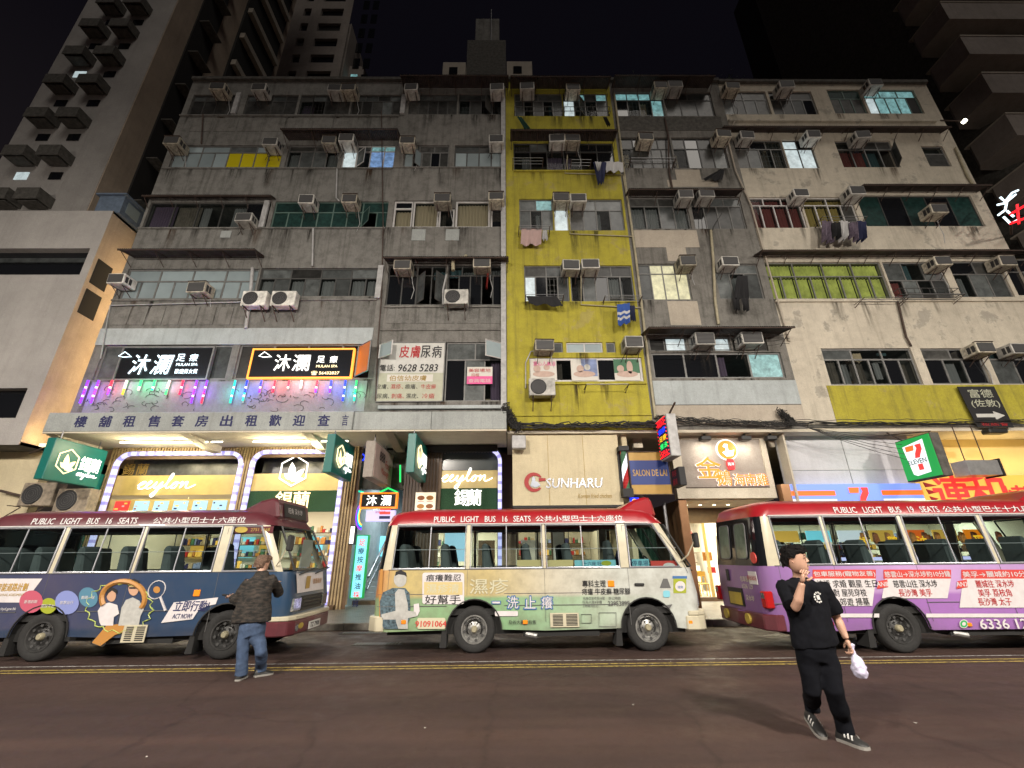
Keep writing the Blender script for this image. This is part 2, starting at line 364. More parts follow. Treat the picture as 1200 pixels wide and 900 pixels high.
def paintmat(name, col):
    m, n, l, b = _nt(name)
    t = n.new('ShaderNodeTexCoord'); z = n.new('ShaderNodeTexNoise'); z.inputs['Scale'].default_value = 14; z.inputs['Detail'].default_value = 8; z.inputs['Roughness'].default_value = 0.75
    l.new(t.outputs['Object'], z.inputs['Vector']); q = n.new('ShaderNodeValToRGB'); q.color_ramp.elements[0].position = 0.38; q.color_ramp.elements[1].position = 0.56
    q.color_ramp.elements[0].color = (0.07, 0.05, 0.04, 1); q.color_ramp.elements[1].color = (*col, 1); l.new(z.outputs[0], q.inputs[0]); l.new(q.outputs[0], b.inputs['Base Color']); b.inputs['Roughness'].default_value = 0.7
    MATS[name] = m
paintmat('yellow_road_paint', (0.42, 0.32, 0.07)); paintmat('white_road_paint', (0.42, 0.42, 0.4))

KERB = 12.2; PAVE = 0.14; SHOP = 17.3
struct(MB().add([(-400, -400, 0), (400, -400, 0), (400, KERB + .05, 0), (-400, KERB + .05, 0)], [(0, 1, 2, 3)]).build('road', 'asphalt'))
far = struct(MB().add([(-400, KERB + .05, 0.002), (400, KERB + .05, 0.002), (400, 700, 0.002), (-400, 700, 0.002)], [(0, 1, 2, 3)]).build('ground', 'concrete_dark'))
pv = struct(MB().box(-60, 60, KERB + 0.16, SHOP + 0.3, -0.1, PAVE).build('pavement', 'pavers'))
ks = None
for i in range(34):
    x = -17 + i * 1.0
    if ks is None: ks = MB().box(0.006, 0.994, 0, 0.16, -0.05, PAVE + 0.004).build('kerb_stone', 'kerb', pv, bevel=0.015)
    o = ks if i == 0 else ks.copy()
    if i: C.objects.link(o)
    o.location = (x, KERB, 0)
struct(MB().box(-60, -17.01, KERB, KERB + .16, -0.05, PAVE).box(17.01, 60, KERB, KERB + .16, -0.05, PAVE).build('kerb', 'kerb'))
lines = MB()
def roadline(y, wd, i): lines.add([(-60, y, 0.004), (60, y, 0.004), (60, y + wd, 0.004), (-60, y + wd, 0.004)], [(0, 1, 2, 3)], i)
roadline(8.05, 0.07, 0); roadline(8.22, 0.07, 0); roadline(8.5, 0.05, 1)
struct(lines.build('road_marking', ['yellow_road_paint', 'white_road_paint']))
# painted arrow on the bus stand behind the purple bus
ar = MB(); q = [(0, 0), (0.5, -0.17), (0.45, -0.05), (1.3, -0.05), (1.5, 0.12), (1.35, 0.2), (1.2, 0.05), (0.45, 0.05), (0.5, 0.17)]
gx, gy = W(893, 745, 1)[0], 0
d_ = ray(893, 745); t_ = -1.6 / d_[2]; gx, gy = d_[0] * t_, d_[1] * t_
ar.add([(gx + a, gy + b * 1.6, 0.004) for a, b in q], [tuple(range(len(q)))])
struct(ar.build('road_arrow', 'white_road_paint'))
lit = MB()
for i in range(11):
    x = rnd.uniform(-9, 9); y = rnd.uniform(4.2, 8.4); s = rnd.uniform(0.008, 0.02); a = rnd.uniform(0, 6)
    lit.add([(x + s * math.cos(a + k * 1.6) * rnd.uniform(.5, 1), y + s * math.sin(a + k * 1.6), 0.004 + 0.006 * (k % 2)) for k in range(4)], [(0, 1, 2, 3)])
mat('paper_litter', (0.5, 0.48, 0.44), 0.9)
tag(lit.build('litter', 'paper_litter'), 'scraps of pale litter scattered over the brown asphalt', 'litter', kind='stuff')
mat('patch_tar', (0.026, 0.021, 0.02), 0.7, vary=.4, nscale=30)
# drain gratings by the kerb
def drain(px, py, lab):
    d = ray(px, py); t = -1.6 / d[2]; x, y = d[0] * t, d[1] * t
    t_ = thing('drain_grate', lab, 'drain', (x, y, 0))
    MB().box(-0.5, 0.5, -0.16, 0.16, 0.003, 0.008).build('frame', 'concrete_dark', t_, local=True)
    b = MB()
    for k in range(14): b.box(-0.45 + k * 0.066, -0.42 + k * 0.066, -0.13, 0.13, 0.008, 0.016)
    b.build('bars', 'frame_alu', t_, local=True)
drain(443, 755, 'metal drain grating in the road between the blue bus and the green bus')
drain(425, 742, 'small drain cover close to the kerb in front of the staircase')

# ------------------------------------------------------------------ windows and walls
def holed_wall(name, parent, m, X0, X1, Z0, Z1, D, holes, th=0.22, **kw):
    xs = sorted({X0, X1, *[min(max(h[0], X0), X1) for h in holes], *[min(max(h[1], X0), X1) for h in holes]})
    zs = sorted({Z0, Z1, *[h[2] for h in holes], *[h[3] for h in holes]})
    b = MB()
    for i in range(len(xs) - 1):
        for j in range(len(zs) - 1):
            cx, cz = (xs[i] + xs[i + 1]) / 2, (zs[j] + zs[j + 1]) / 2
            if not any(h[0] < cx < h[1] and h[2] < cz < h[3] for h in holes):
                b.add([(xs[i], D, zs[j]), (xs[i + 1], D, zs[j]), (xs[i + 1], D, zs[j + 1]), (xs[i], D, zs[j + 1])], [(0, 1, 2, 3)])
    for x0, x1, z0, z1 in holes:
        b.add([(x0, D, z0), (x1, D, z0), (x1, D + th, z0), (x0, D + th, z0)], [(0, 1, 2, 3)])
        b.add([(x0, D, z1), (x1, D, z1), (x1, D + th, z1), (x0, D + th, z1)], [(3, 2, 1, 0)])
        b.add([(x0, D, z0), (x0, D + th, z0), (x0, D + th, z1), (x0, D, z1)], [(0, 1, 2, 3)])
        b.add([(x1, D, z0), (x1, D + th, z0), (x1, D + th, z1), (x1, D, z1)], [(3, 2, 1, 0)])
    return b.build(name, m, parent, **kw)
def pleats(x0, x1, y, z0, z1, n, amp=0.035):
    b = MB(); N = n * 4; vs = []
    for i in range(N + 1):
        x = x0 + (x1 - x0) * i / N; yy = y + amp * math.sin(i * PI / 2 + 0.4) * (0.7 + 0.3 * math.sin(i * 1.7))
        vs += [(x, yy, z0), (x, yy + 0.01, z1)]
    return b.add(vs, [(2 * i, 2 * i + 2, 2 * i + 3, 2 * i + 1) for i in range(N)])
STOREY = {6: 'top storey', 5: 'second storey from top', 4: 'third storey from top', 3: 'fourth storey from top', 2: 'lowest storey above the shops'}
mat('cloth_drab', (.12, .1, .08), .9, vary=.4, rand=.4); mat('wood_dull', (.14, .09, .05), .8, vary=.3, rand=.3); mat('cloth_teal', (.05, .1, .11), .9)
class Building:
    rnd_ok = True
    def __init__(s, name, label, X0, X1, Z0, Z1, m, D=14.0, deep=11.0, roofm='concrete_dark'):
        s.t = thing(name, label, 'building', ((X0 + X1) / 2, D, 0)); s.X0, s.X1, s.Z0, s.Z1, s.m, s.D = X0, X1, Z0, Z1, m, D
        s.holes = []; s.rooms = MB(); s.deep = deep; s.roofm = roofm
    def hole(s, r, depth=1.4, floor=True):
        x0, x1, z0, z1 = r; s.holes.append(r); y0 = s.D + 0.22; y1 = y0 + depth
        x0 -= .02; x1 += .02; z0 -= .02; z1 += .02
        MB().add([(x0, y0, z0), (x1, y0, z0), (x1, y1, z0), (x0, y1, z0), (x0, y0, z1), (x1, y0, z1), (x1, y1, z1), (x0, y1, z1)],
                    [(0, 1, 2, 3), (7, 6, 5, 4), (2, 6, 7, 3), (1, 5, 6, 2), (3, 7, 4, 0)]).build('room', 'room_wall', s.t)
    def win(s, px, codes, top=None, tf=0.3, fr='frame_alu', open_=(), depth=1.4, grille=False, D=None, fw=0.045, lab=None, rail=False):
        """px = (x0,y0,x1,y1) of the opening in the photograph's measure; one code letter per casement, top = codes of the lights above"""
        D0 = s.D if D is None else D
        r = rect(*px, D0); x0, x1, z0, z1 = r; s.hole(r, depth)
        y = D0 + 0.09; n = len(codes); zt = z1 - (z1 - z0) * tf if top else z1
        f = MB()
        f.box(x0, x1, y - .03, y + .03, z0, z0 + fw).box(x0, x1, y - .03, y + .03, z1 - fw, z1)
        f.box(x0, x0 + fw, y - .029, y + .029, z0 + fw, z1 - fw).box(x1 - fw, x1, y - .029, y + .029, z0 + fw, z1 - fw)
        if top: f.box(x0 + fw, x1 - fw, y - .028, y + .028, zt - fw / 2, zt + fw / 2)
        w = (x1 - x0) / n
        for i in range(1, n): f.box(x0 + i * w - fw / 2, x0 + i * w + fw / 2, y - .027, y + .027, z0 + fw, (zt - fw / 2) if top else z1 - fw)
        if top:
            wt = (x1 - x0) / len(top)
            for i in range(1, len(top)): f.box(x0 + i * wt - fw / 2, x0 + i * wt + fw / 2, y - .027, y + .027, zt + fw / 2, z1 - fw)
        if grille:
            for i in range(1, int((x1 - x0) / 0.16)): f.box(x0 + i * .16 - .006, x0 + i * .16 + .006, y + .05, y + .062, z0, z1)
            for k in range(1, 6): f.box(x0, x1, y + .05, y + .062, z0 + (z1 - z0) * k / 6 - .006, z0 + (z1 - z0) * k / 6 + .006)
        wo = f.build('window', fr, s.t)
        if lab: wo['label'] = lab
        def pane(a, b_, c, d, code, opn=False):
            if code == 'n': return
            if code == 'k' and rnd.random() < .55 and s.rnd_ok:
                w_ = (b_ - a) * rnd.choice((.35, .5, .7, 1)); xx = a if rnd.random() < .5 else b_ - w_
                pleats(xx, xx + w_, y + rnd.uniform(.1, .3), c + (rnd.uniform(0, .25) if rnd.random() < .3 else 0), d, max(2, int(w_ / 0.1))).build('curtain', rnd.choice(('curtain_grey', 'curtain_beige', 'curtain_grey', 'cloth_drab', 'curtain_purple', 'cloth_teal')), wo)
                if rnd.random() < .7: q_ = rnd.uniform(.1, .3); MB().box(a, a + (b_ - a) * rnd.uniform(.4, .9), y + .35, y + .6, c, c + (d - c) * q_).build('clutter', rnd.choice(('cloth_drab', 'wood_dull', 'concrete_dark', 'curtain_beige')), wo)
                code = 't'; MB().add([(a, y, c), (b_, y, c), (b_, y, d), (a, y, d)], [(0, 1, 2, 3)]).build('pane', PANE['t'], wo)
                return
            if code in CURT:
                pleats(a, b_, y + 0.12, c, d, max(2, int((b_ - a) / 0.12))).build('curtain', CURT[code], wo)
                code = 't'
                MB().add([(a, y, c), (b_, y, c), (b_, y, d), (a, y, d)], [(0, 1, 2, 3)]).build('pane', PANE['t'], wo); return
            if opn:
                g = MB(); ww = b_ - a; an = rnd.uniform(0.5, 1.1) * (1 if rnd.random() < .5 else -1)
                dx, dy = ww * math.cos(an), -ww * abs(math.sin(an))
                (ax, sg) = (a, 1) if an > 0 else (b_, -1)
                ys = y - .03
                def pt(u, v, e): return (ax + sg * dx * u, ys + dy * u + e, c + (d - c) * v)
                sash = MB()
                for (u0, u1, v0, v1) in ((0, 1, 0, .05), (0, 1, .95, 1), (0, .09, .05, .95), (.91, 1, .05, .95)):
                    sash.hexa([pt(u0, v0, -.012), pt(u1, v0, -.012), pt(u1, v0, .012), pt(u0, v0, .012), pt(u0, v1, -.012), pt(u1, v1, -.012), pt(u1, v1, .012), pt(u0, v1, .012)])
                sash.build('sash', fr, wo)
                MB().add([pt(.09, .05, 0), pt(.91, .05, 0), pt(.91, .95, 0), pt(.09, .95, 0)], [(0, 1, 2, 3)]).build('pane', PANE['v' if code in 'tk' else code], wo)
                return
            MB().box(a, b_, y - .006, y + .006, c, d).build('pane', PANE[code], wo)
        for i, cd in enumerate(codes):
            pane(x0 + i * w + (fw if i == 0 else fw / 2), x0 + (i + 1) * w - (fw if i == n - 1 else fw / 2), z0 + fw, (zt - fw / 2) if top else z1 - fw, cd, i in open_)
        if top:
            for i, cd in enumerate(top): pane(x0 + i * wt + (fw if i == 0 else fw / 2), x0 + (i + 1) * wt - (fw if i == len(top) - 1 else fw / 2), zt + fw / 2, z1 - fw, cd)
        if rail:
            g = MB()
            g.tube([(x0, D0 - .25, z0 + .25), (x1, D0 - .25, z0 + .25)], .014, 5); g.tube([(x0, D0 - .25, z0 - .02), (x1, D0 - .25, z0 - .02)], .014, 5)
            k = int((x1 - x0) / .25)
            for i in range(k + 1): xx = x0 + (x1 - x0) * i / k; g.tube([(xx, D0 - .25, z0 - .02), (xx, D0 - .25, z0 + .25)], .009, 4)
            for xx in (x0, x1): g.tube([(xx, D0 - .25, z0), (xx, D0 + .05, z0)], .014, 5); g.tube([(xx, D0 - .25, z0 + .25), (xx, D0 + .05, z0 + .25)], .014, 5)
            g.build('rail', 'frame_dark', s.t)
        return wo
    def ledge(s, px0, px1, py, h=0.1, out=0.1, m=None, name='ledge'):
        x0, x1, z0, _ = rect(px0, py, px1, py, s.D)
        x0 = max(x0, s.X0); x1 = min(x1, s.X1)
        MB().box(x0, x1, s.D - out, s.D + 0.05, z0 - h, z0).build(name, m or s.m, s.t, bevel=0.01)
    def patch(s, px0, py0, px1, py1, m, out=0.006, name='painted_band'):
        x0, x1, z0, z1 = rect(px0, py0, px1, py1, s.D); MB().box(max(x0, s.X0), min(x1, s.X1), s.D - out, s.D + 0.02, z0, z1).build(name, m, s.t)
    def finish(s):
        holed_wall('wall', s.t, s.m, s.X0, s.X1, s.Z0, s.Z1, s.D, s.holes)
        for h in s.holes:
            if h[2] < s.Z0 + 1: continue
            for k in range(int((h[1] - h[0]) / (1.1 if s.m == 'cream_paint' else .62))):
                x = rnd.uniform(h[0], h[1]); w = rnd.uniform(.12, .5); L = rnd.uniform(.4, 1.35); z = h[2] - .02
                MB().add([(x - w / 2, s.D - .0045 - .0003 * k, z - L), (x + w / 2, s.D - .0045 - .0003 * k, z - L), (x + w / 2, s.D - .0045 - .0003 * k, z), (x - w / 2, s.D - .0045 - .0003 * k, z)], [(0, 1, 2, 3)]).build('stain', 'stain_dark' if rnd.random() < .75 else 'stain_rust', s.t)
        b = MB(); y1 = s.D + s.deep
        b.add([(s.X0, s.D, s.Z0), (s.X0, y1, s.Z0), (s.X0, y1, s.Z1), (s.X0, s.D, s.Z1)], [(0, 3, 2, 1)])
        b.add([(s.X1, s.D, s.Z0), (s.X1, y1, s.Z0), (s.X1, y1, s.Z1), (s.X1, s.D, s.Z1)], [(0, 1, 2, 3)])
        b.add([(s.X0, y1, s.Z0), (s.X1, y1, s.Z0), (s.X1, y1, s.Z1), (s.X0, y1, s.Z1)], [(3, 2, 1, 0)])
        b.build('side_wall', s.m, s.t)
        MB().box(s.X0, s.X1, s.D - 0.14, y1, s.Z1, s.Z1 + 0.16).build('roof', s.roofm, s.t)

SOF = 5.46
XA, XB, XY, XC, XD, XE = -14.3, -4.72, 0.0, 4.78, 9.86, 19.6
def topz(px, py): return W(px, py, 14)[2]
# --- left grey tenement (two bays)
A = Building('tenement', 'wide grey concrete tenement with lit foot massage signs and coloured light tubes', XA, XB, SOF, topz(400, 96), 'grey_render')
A.win((219, 111, 277, 134), 'dddd', 'vdvd', .28, 'frame_dark', grille=True)
A.win((284, 111, 345, 134), 'dddd', 'vdvd', .28, 'frame_dark')
A.win((348, 111, 408, 134), 'kddd', 'dvdd', .28, 'frame_dark', grille=True, open_=(1,))
A.win((410, 111, 470, 134), 'dddvd', 'vvdv', .28, 'frame_dark')
A.win((197, 170, 327, 196), 'bbbbyyyy', 'bbvb', .3, 'frame_alu')
A.win((333, 170, 395, 196), 'evve', 'dd', .25, 'frame_alu')
A.win((399, 170, 464, 196), 'wvuu', 'vvcc', .25, 'frame_white', open_=(1,))
A.win((166, 237, 311, 267), 'kkkkk', None, fr='frame_dark', depth=2.2, fw=.03)
A.win((316, 236, 457, 266), 'gggggggg', 'gggg', .4, 'frame_green', open_=(6,))
A.win((138, 315, 296, 350), 'bbbbbbbb', 'bbbb', .4, 'frame_alu', fw=.06)
A.win((299, 314, 444, 347), 'evevevee', 'vdvv', .35, 'frame_dark', rail=False)
A.win((108, 404, 264, 445), 'vkkv', None, fr='frame_alu', fw=.07, lab='window behind the white glowing sign')
A.win((272, 403, 437, 444), 'dkkk', None, fr='frame_alu', fw=.06, lab='window behind the orange lit sign')
for a in ((190, 470, 197), (160, 465, 267), (130, 450, 351)): A.ledge(*a, h=.07, out=.06)
A.ledge(209, 480, 136, h=.06, out=.08)
A.patch(80, 385, 446, 404, 'pale_blue_paint', .03)
A.patch(96, 447, 440, 483, 'parapet_glow_tint', .012, 'parapet')  # pale bluish patch: glow of the signs put into the parapet colour
# raised render panels under the fourth storey windows
for i in range(8):
    x0 = 129 + i * 20.2
    A.patch(x0 + 1.2, 360, x0 + 19, 381, 'grey_render_b', .025, 'parapet_panel')
for i in range(7):
    x0 = 222 + i * 28
    A.patch(x0, 139, x0 + 26, 154, 'grey_render_b', .02, 'parapet_panel')
A.patch(258, 271, 270, 279, 'canopy_paint', .03, 'access_panel')
A.finish()
# --- narrow grey tenement
B = Building('tenement', 'narrow grey concrete tenement with skin clinic signboard and white framed curtain windows', XB, XY, SOF, topz(530, 95), 'grey_render_b')
B.win((478, 110, 535, 134), 'ddddd', 'vv', .28, 'frame_dark')
B.win((537, 110, 590, 134), 'kddk', 'vv', .28, 'frame_dark', open_=(2,), grille=True)
B.win((472, 170, 525, 196), 'bbdkd', 'vdd', .3, 'frame_alu', open_=(1,))
B.win((532, 170, 590, 195), 'bbbb', 'vd', .3, 'frame_dark')
B.win((459, 235, 482, 266), 's', 'k', .28, 'frame_white', fw=.07)
B.win((482, 235, 513, 266), 's', None, .28, 'frame_white', fw=.07)
B.win((513, 244, 532, 266), 'k', None, .28, 'frame_white', fw=.07)
B.win((533, 235, 574, 266), 's', None, .28, 'frame_white', fw=.07)
B.win((575, 244, 591, 266), 'k', None, .28, 'frame_white', fw=.06)
B.win((451, 311, 521, 357), 'kkkk', 'nknk', .25, 'frame_dark', open_=(2, 3), depth=2.4)
B.win((523, 311, 591, 357), 'nkknk', 'kkkk', .25, 'frame_dark', depth=2.4)
B.win((443, 401, 520, 470), 'v', None, fr='frame_alu')
B.win((520, 401, 591, 470), 'kvk', 'vv', .3, 'frame_alu')
B.ledge(444, 592, 476, h=.12, out=.12, m='pale_blue_paint'); B.ledge(450, 592, 196, h=.06, out=.05); B.ledge(450, 592, 359, h=.07, out=.06)
B.ledge(446, 592, 386, h=.06, out=.05)
for x in (482, 522): B.patch(x, 269, x + 16, 282, 'canopy_paint', .02, 'access_panel')
for i in range(5): B.patch(453 + i * 27.5, 362, 478 + i * 27.5, 379, 'grey_render', .02, 'parapet_panel')
B.finish()
# --- yellow tenement
Y = Building('tenement', 'narrow tenement painted bright yellow between the grey and the patchy blocks', XY, XC, SOF, topz(660, 96), 'yellow_paint')
Y.win((603, 109, 660, 136), 'vkdkv', 'vv', .3, 'frame_alu', rail=True)
Y.win((661, 109, 714, 136), 'wvkv', 'kcvc', .3, 'frame_alu', open_=(1,), rail=True)
Y.win((602, 167, 722, 200), 'knkknk', 'kvkvkk', .3, 'frame_dark', depth=2.0)
Y.win((609, 233, 649, 270), 'vkv', 'vc', .35, 'frame_alu')
Y.win((650, 236, 667, 270), 'w', None, .3, 'frame_white', open_=())
Y.win((669, 233, 733, 270), 'dvkv', 'vv', .35, 'frame_alu')
Y.win((615, 311, 668, 353), 'wknv', 'dv', .3, 'frame_alu', open_=(2,), grille=True)
Y.win((670, 311, 745, 353), 'kvkkk', 'vdd', .3, 'frame_alu')
Y.win((664, 401, 707, 413), 'bb', None, fr='frame_white')
Y.win((648, 401, 660, 413), 'v', None, fr='frame_alu'); Y.win((711, 401, 722, 413), 'v', None, fr='frame_alu')
Y.win((621, 419, 755, 447), 'vkvkv', None, fr='frame_white', fw=.08)
Y.ledge(602, 722, 201, h=.06, out=.1); Y.ledge(618, 757, 449, h=.06, out=.06); Y.ledge(600, 772, 486, h=.05, out=.05)
Y.finish()
# --- patchy tenement
P = Building('tenement', 'patchy grey tenement with cream plaster repairs beside the yellow block', XC, XD, SOF, topz(780, 97), 'patchy_render')
P.win((724, 108, 780, 136), 'kkkc', 'cccv', .3, 'frame_alu', grille=True)
P.win((782, 108, 839, 136), 'ddd', 'dv', .3, 'frame_dark', grille=True)
P.win((731, 161, 791, 197), 'kdddd', 'dkdd', .35, 'frame_dark', rail=True)
P.win((793, 161, 856, 197), 'kkdv', 'dkdk', .35, 'frame_dark')
P.win((742, 231, 811, 268), 'eeve', 'dd', .27, 'frame_alu', open_=(1,))
P.win((815, 231, 876, 268), 'kddd', 'dvv', .27, 'frame_alu')
P.win((752, 309, 812, 351), 'vmmm', 'vmmv', .27, 'frame_alu', grille=True)
P.win((844, 309, 897, 350), 'vkv', 'vv', .27, 'frame_alu', open_=(1,))
P.win((762, 395, 781, 411), 'd', None, fr='frame_alu'); P.win((781, 395, 806, 411), 'w', None, fr='frame_alu')
P.win((808, 395, 836, 411), 'k', None, fr='frame_dark'); P.win((838, 395, 858, 411), 'w', None, fr='frame_alu'); P.win((860, 395, 901, 411), 'kd', None, fr='frame_dark')
P.win((767, 413, 922, 443), 'kkkc', None, fr='frame_alu', fw=.06, depth=2.5)
P.patch(745, 270, 820, 290, 'cream_patch', .012, 'plaster_patch'); P.patch(783, 290, 806, 306, 'cream_patch', .012, 'plaster_patch')
P.patch(786, 353, 822, 381, 'cream_patch', .012, 'plaster_patch'); P.patch(793, 199, 822, 211, 'cream_patch', .012, 'plaster_patch'); P.patch(783, 211, 842, 219, 'cream_patch', .012, 'plaster_patch')
P.patch(768, 446, 940, 474, 'pale_blue_paint', .02); P.patch(770, 475, 950, 497, 'cream_patch', .02)
P.patch(723, 137, 848, 153, 'concrete_dark', .02)
P.finish()
# --- cream tenement
E = Building('tenement', 'wide cream painted corner tenement with peeling plaster and yellow band', XD, XE, SOF, topz(960, 99), 'cream_paint')
E.win((849, 107, 905, 134), 'vdvd', 'dd', .33, 'frame_alu'); E.win((908, 107, 960, 134), 'ddvk', 'dd', .33, 'frame_alu')
E.win((979, 105, 1018, 133), 'ddd', 'gg', .35, 'frame_green'); E.win((1021, 105, 1084, 133), 'wcccd', 'ccc', .3, 'frame_green')
E.win((867, 164, 925, 197), 'dvkk', 'kkk', .3, 'frame_alu', grille=True); E.win((926, 164, 961, 197), 'ww', 'wk', .3, 'frame_dark', grille=True)
E.win((989, 165, 1056, 196), 'rrkv', 'kkdd', .3, 'frame_alu', open_=(3,)); E.win((1090, 171, 1116, 195), 'd', 'k', .35, 'frame_alu')
E.win((882, 231, 947, 267), 'rrrr', 'rrr', .25, 'frame_white'); E.win((949, 231, 1010, 266), 'oood', 'oo', .25, 'frame_white')
E.win((1016, 229, 1155, 265), 'gkgkg', None, fr='frame_dark', fw=.03)
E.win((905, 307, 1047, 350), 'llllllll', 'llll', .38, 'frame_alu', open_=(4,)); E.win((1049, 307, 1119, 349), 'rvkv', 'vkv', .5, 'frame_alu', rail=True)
E.win((1128, 306, 1190, 348), 'kvv', 'kd', .35, 'frame_alu')
E.win((1194, 303, 1260, 346), 'kvv', 'kd', .35, 'frame_alu')
E.win((974, 408, 1083, 451), 'kkkkkk', 'vkk', .3, 'frame_alu', fw=.06); E.win((1094, 408, 1164, 450), 'kkk', 'dk', .3, 'frame_alu', fw=.06); E.win((1172, 408, 1260, 450), 'vkk', 'kd', .3, 'frame_alu', fw=.06)
x0, x1, z0, z1 = rect(981, 452, 1200, 497); MB().box(x0, XE, 13.985, 14.02, z0, z1 + .02).build('painted_band', 'yellow_paint', E.t)
E.ledge(845, 1095, 142, h=.12, out=.12); E.ledge(900, 1260, 352, h=.08, out=.08)
E.patch(848, 498, 1200, 501, 'concrete_dark', .05, 'beam')
E.finish()
# --- things on the facade
GROUPW = {'A': 'left grey tenement', 'B': 'narrow grey tenement', 'Y': 'yellow tenement', 'P': 'patchy tenement', 'E': 'cream tenement'}
ORD = ['first', 'second', 'third', 'fourth', 'fifth', 'sixth', 'seventh']
ACS = [('A', 6, 258, 106), ('A', 6, 306, 106), ('A', 6, 393, 107), ('A', 6, 410, 107), ('B', 6, 483, 106), ('B', 6, 583, 107), ('A', 5, 206, 170), ('A', 5, 319, 170),
       ('A', 5, 387, 167), ('A', 5, 408, 167), ('B', 5, 478, 168), ('B', 5, 582, 167), ('A', 4, 288, 257), ('A', 4, 361, 237), ('A', 4, 411, 236), ('B', 4, 519, 235), ('B', 4, 582, 234),
       ('A', 3, 142, 329), ('A', 3, 234, 339), ('B', 3, 473, 313), ('B', 3, 565, 310), ('Y', 6, 618, 106), ('Y', 6, 671, 106), ('Y', 5, 653, 165), ('Y', 5, 670, 165), ('Y', 4, 657, 235), ('Y', 4, 677, 235),
       ('Y', 3, 668, 313), ('Y', 3, 691, 313), ('Y', 2, 637, 406), ('Y', 2, 741, 404), ('P', 6, 772, 105), ('P', 6, 789, 104), ('P', 5, 755, 165), ('P', 5, 845, 161), ('P', 4, 801, 232), ('P', 4, 825, 231),
       ('P', 3, 804, 309), ('P', 3, 853, 308), ('P', 2, 823, 400), ('P', 2, 879, 399), ('E', 6, 856, 104), ('E', 6, 919, 104), ('E', 6, 1022, 101), ('E', 5, 873, 161), ('E', 5, 950, 161), ('E', 5, 1008, 162),
       ('E', 4, 936, 229), ('E', 4, 1000, 228), ('E', 4, 1086, 255), ('E', 3, 1100, 309), ('E', 3, 1175, 308), ('E', 2, 1148, 410), ('E', 2, 1189, 410)]
def make_ac(old=False):
    t = thing('air_conditioner', 'x', 'air conditioner', group='window air conditioners on the tenement fronts')
    w, h, d = 0.31, 0.42, 0.62
    MB().box(-w, w, -d, 0, 0, h).build('casing', 'ac_case_old' if old else 'ac_case', t, local=True, bevel=0.02)
    if old: MB().tube([(w - .05, -.1, 0), (w - .02, -.06, -.25), (w + .06, -.03, -.6), (w - .02, -.04, -1.0)], .012, 5).build('drain_hose', 'pipe_pale', t, local=True); MB().box(-w, w, -d - .03, -d + .1, h + .002, h + .02).build('rain_lip', 'rust', t, local=True)
    else: MB().tube([(-w + .1, -.2, 0), (-w + .05, -.1, -.1), (-w - .06, -.04, -.3)], .01, 5).build('drain_hose', 'cable', t, local=True)
    g = MB().box(-w + .04, w - .04, -d - .012, -d + .002, .04, h - .04)
    for k in range(7): z = .075 + k * .046; g.box(-w + .045, w - .045, -d - .022, -d - .012, z, z + .016, 1)
    for sx_ in (-1, 1):
        for k in range(2): g.box(sx_ * w - .008, sx_ * w + .008, -d + .08 + k * .17, -d + .2 + k * .17, .08, h - .1)
    g.build('grille', ['ac_grille', 'ac_fin'], t, local=True)
    for sx_ in (-.2, .2): MB().tube([(sx_, 0, -.3), (sx_, -.45, -.03), (sx_, -.5, -.02), (sx_, 0, -.02)], .014, 4).build('bracket', 'rust', t, local=True)
    return t
acd = {}; cnt = {}
for b_, f, x, y in ACS: cnt.setdefault((b_, f), []).append(x)
for b_, f, x, y in ACS:
    pk = rnd.random() < .42
    if pk not in acd: o = acd[pk] = make_ac(pk); KIDS[o.name] = [c for c in C.objects if c.parent == o]
    else: o = copy_tree(acd[pk])
    p = W(x, y, 13.68); s = 1.15 if f == 2 and b_ == 'P' else 1.0
    out = .34 if (b_, f) == ('E', 4) and x > 1050 else 0
    o.location = (p[0], 14.03 - out, p[2] - 0.21); o.rotation_euler[0] = rnd.uniform(-.03, .06); o.rotation_euler[2] = rnd.uniform(-.05, .05); o.scale = (s * rnd.uniform(.94, 1.08), rnd.uniform(.82, 1.0), s * rnd.uniform(.93, 1.05))
    L = sorted(cnt[(b_, f)]); i = L.index(x)
    pos = 'only one' if len(L) == 1 else ('left one of two' if i == 0 else 'right one of two') if len(L) == 2 else ORD[i] + ' from left'
    o['label'] = f'air conditioner, {pos} on the {STOREY[f]}, {GROUPW[b_]}'
def split_ac(px, py, D, lab, s=1.0, parentz=0):
    t = thing('outdoor_unit', lab, 'air conditioner', W(px, py, D))
    t.location[2] -= .3 * s; t.location[1] = D
    MB().box(-.43 * s, .43 * s, -.16 * s, .16 * s, 0, .6 * s).build('casing', 'ac_case', t, local=True, bevel=.02)
    q = MB().lathe([(.001, -.165 * s), (.23 * s, -.165 * s), (.25 * s, -.18 * s), (.265 * s, -.162 * s)], (-.12 * s, 0, .3 * s), 'y', 20)
    q.build('fan_guard', 'ac_grille', t, local=True)
    r = MB()
    for k in range(4): rr = (.06 + k * .055) * s; r.tube([(-.12 * s + rr * math.cos(a * PI / 8), -.185 * s, .3 * s + rr * math.sin(a * PI / 8)) for a in range(16)], .005, 4, closed=True)
    r.build('guard_rings', 'ac_fin', t, local=True)
    for sx_ in (-.3, .3): MB().tube([(sx_ * s, 14.0 - D, -.4), (sx_ * s, -.15 * s, -.04), (sx_ * s, -.2 * s, -.025), (sx_ * s, 14.02 - D, -.025)], .018, 4).build('bracket', 'rust', t, local=True)
    return t
split_ac(300, 352, 13.7, 'outdoor condenser unit, left of the pair on the grey ledge')
split_ac(334, 352, 13.7, 'outdoor condenser unit, right of the pair on the grey ledge')
split_ac(535, 350, 13.65, 'outdoor condenser unit on rusty bracket in front of dark balcony')
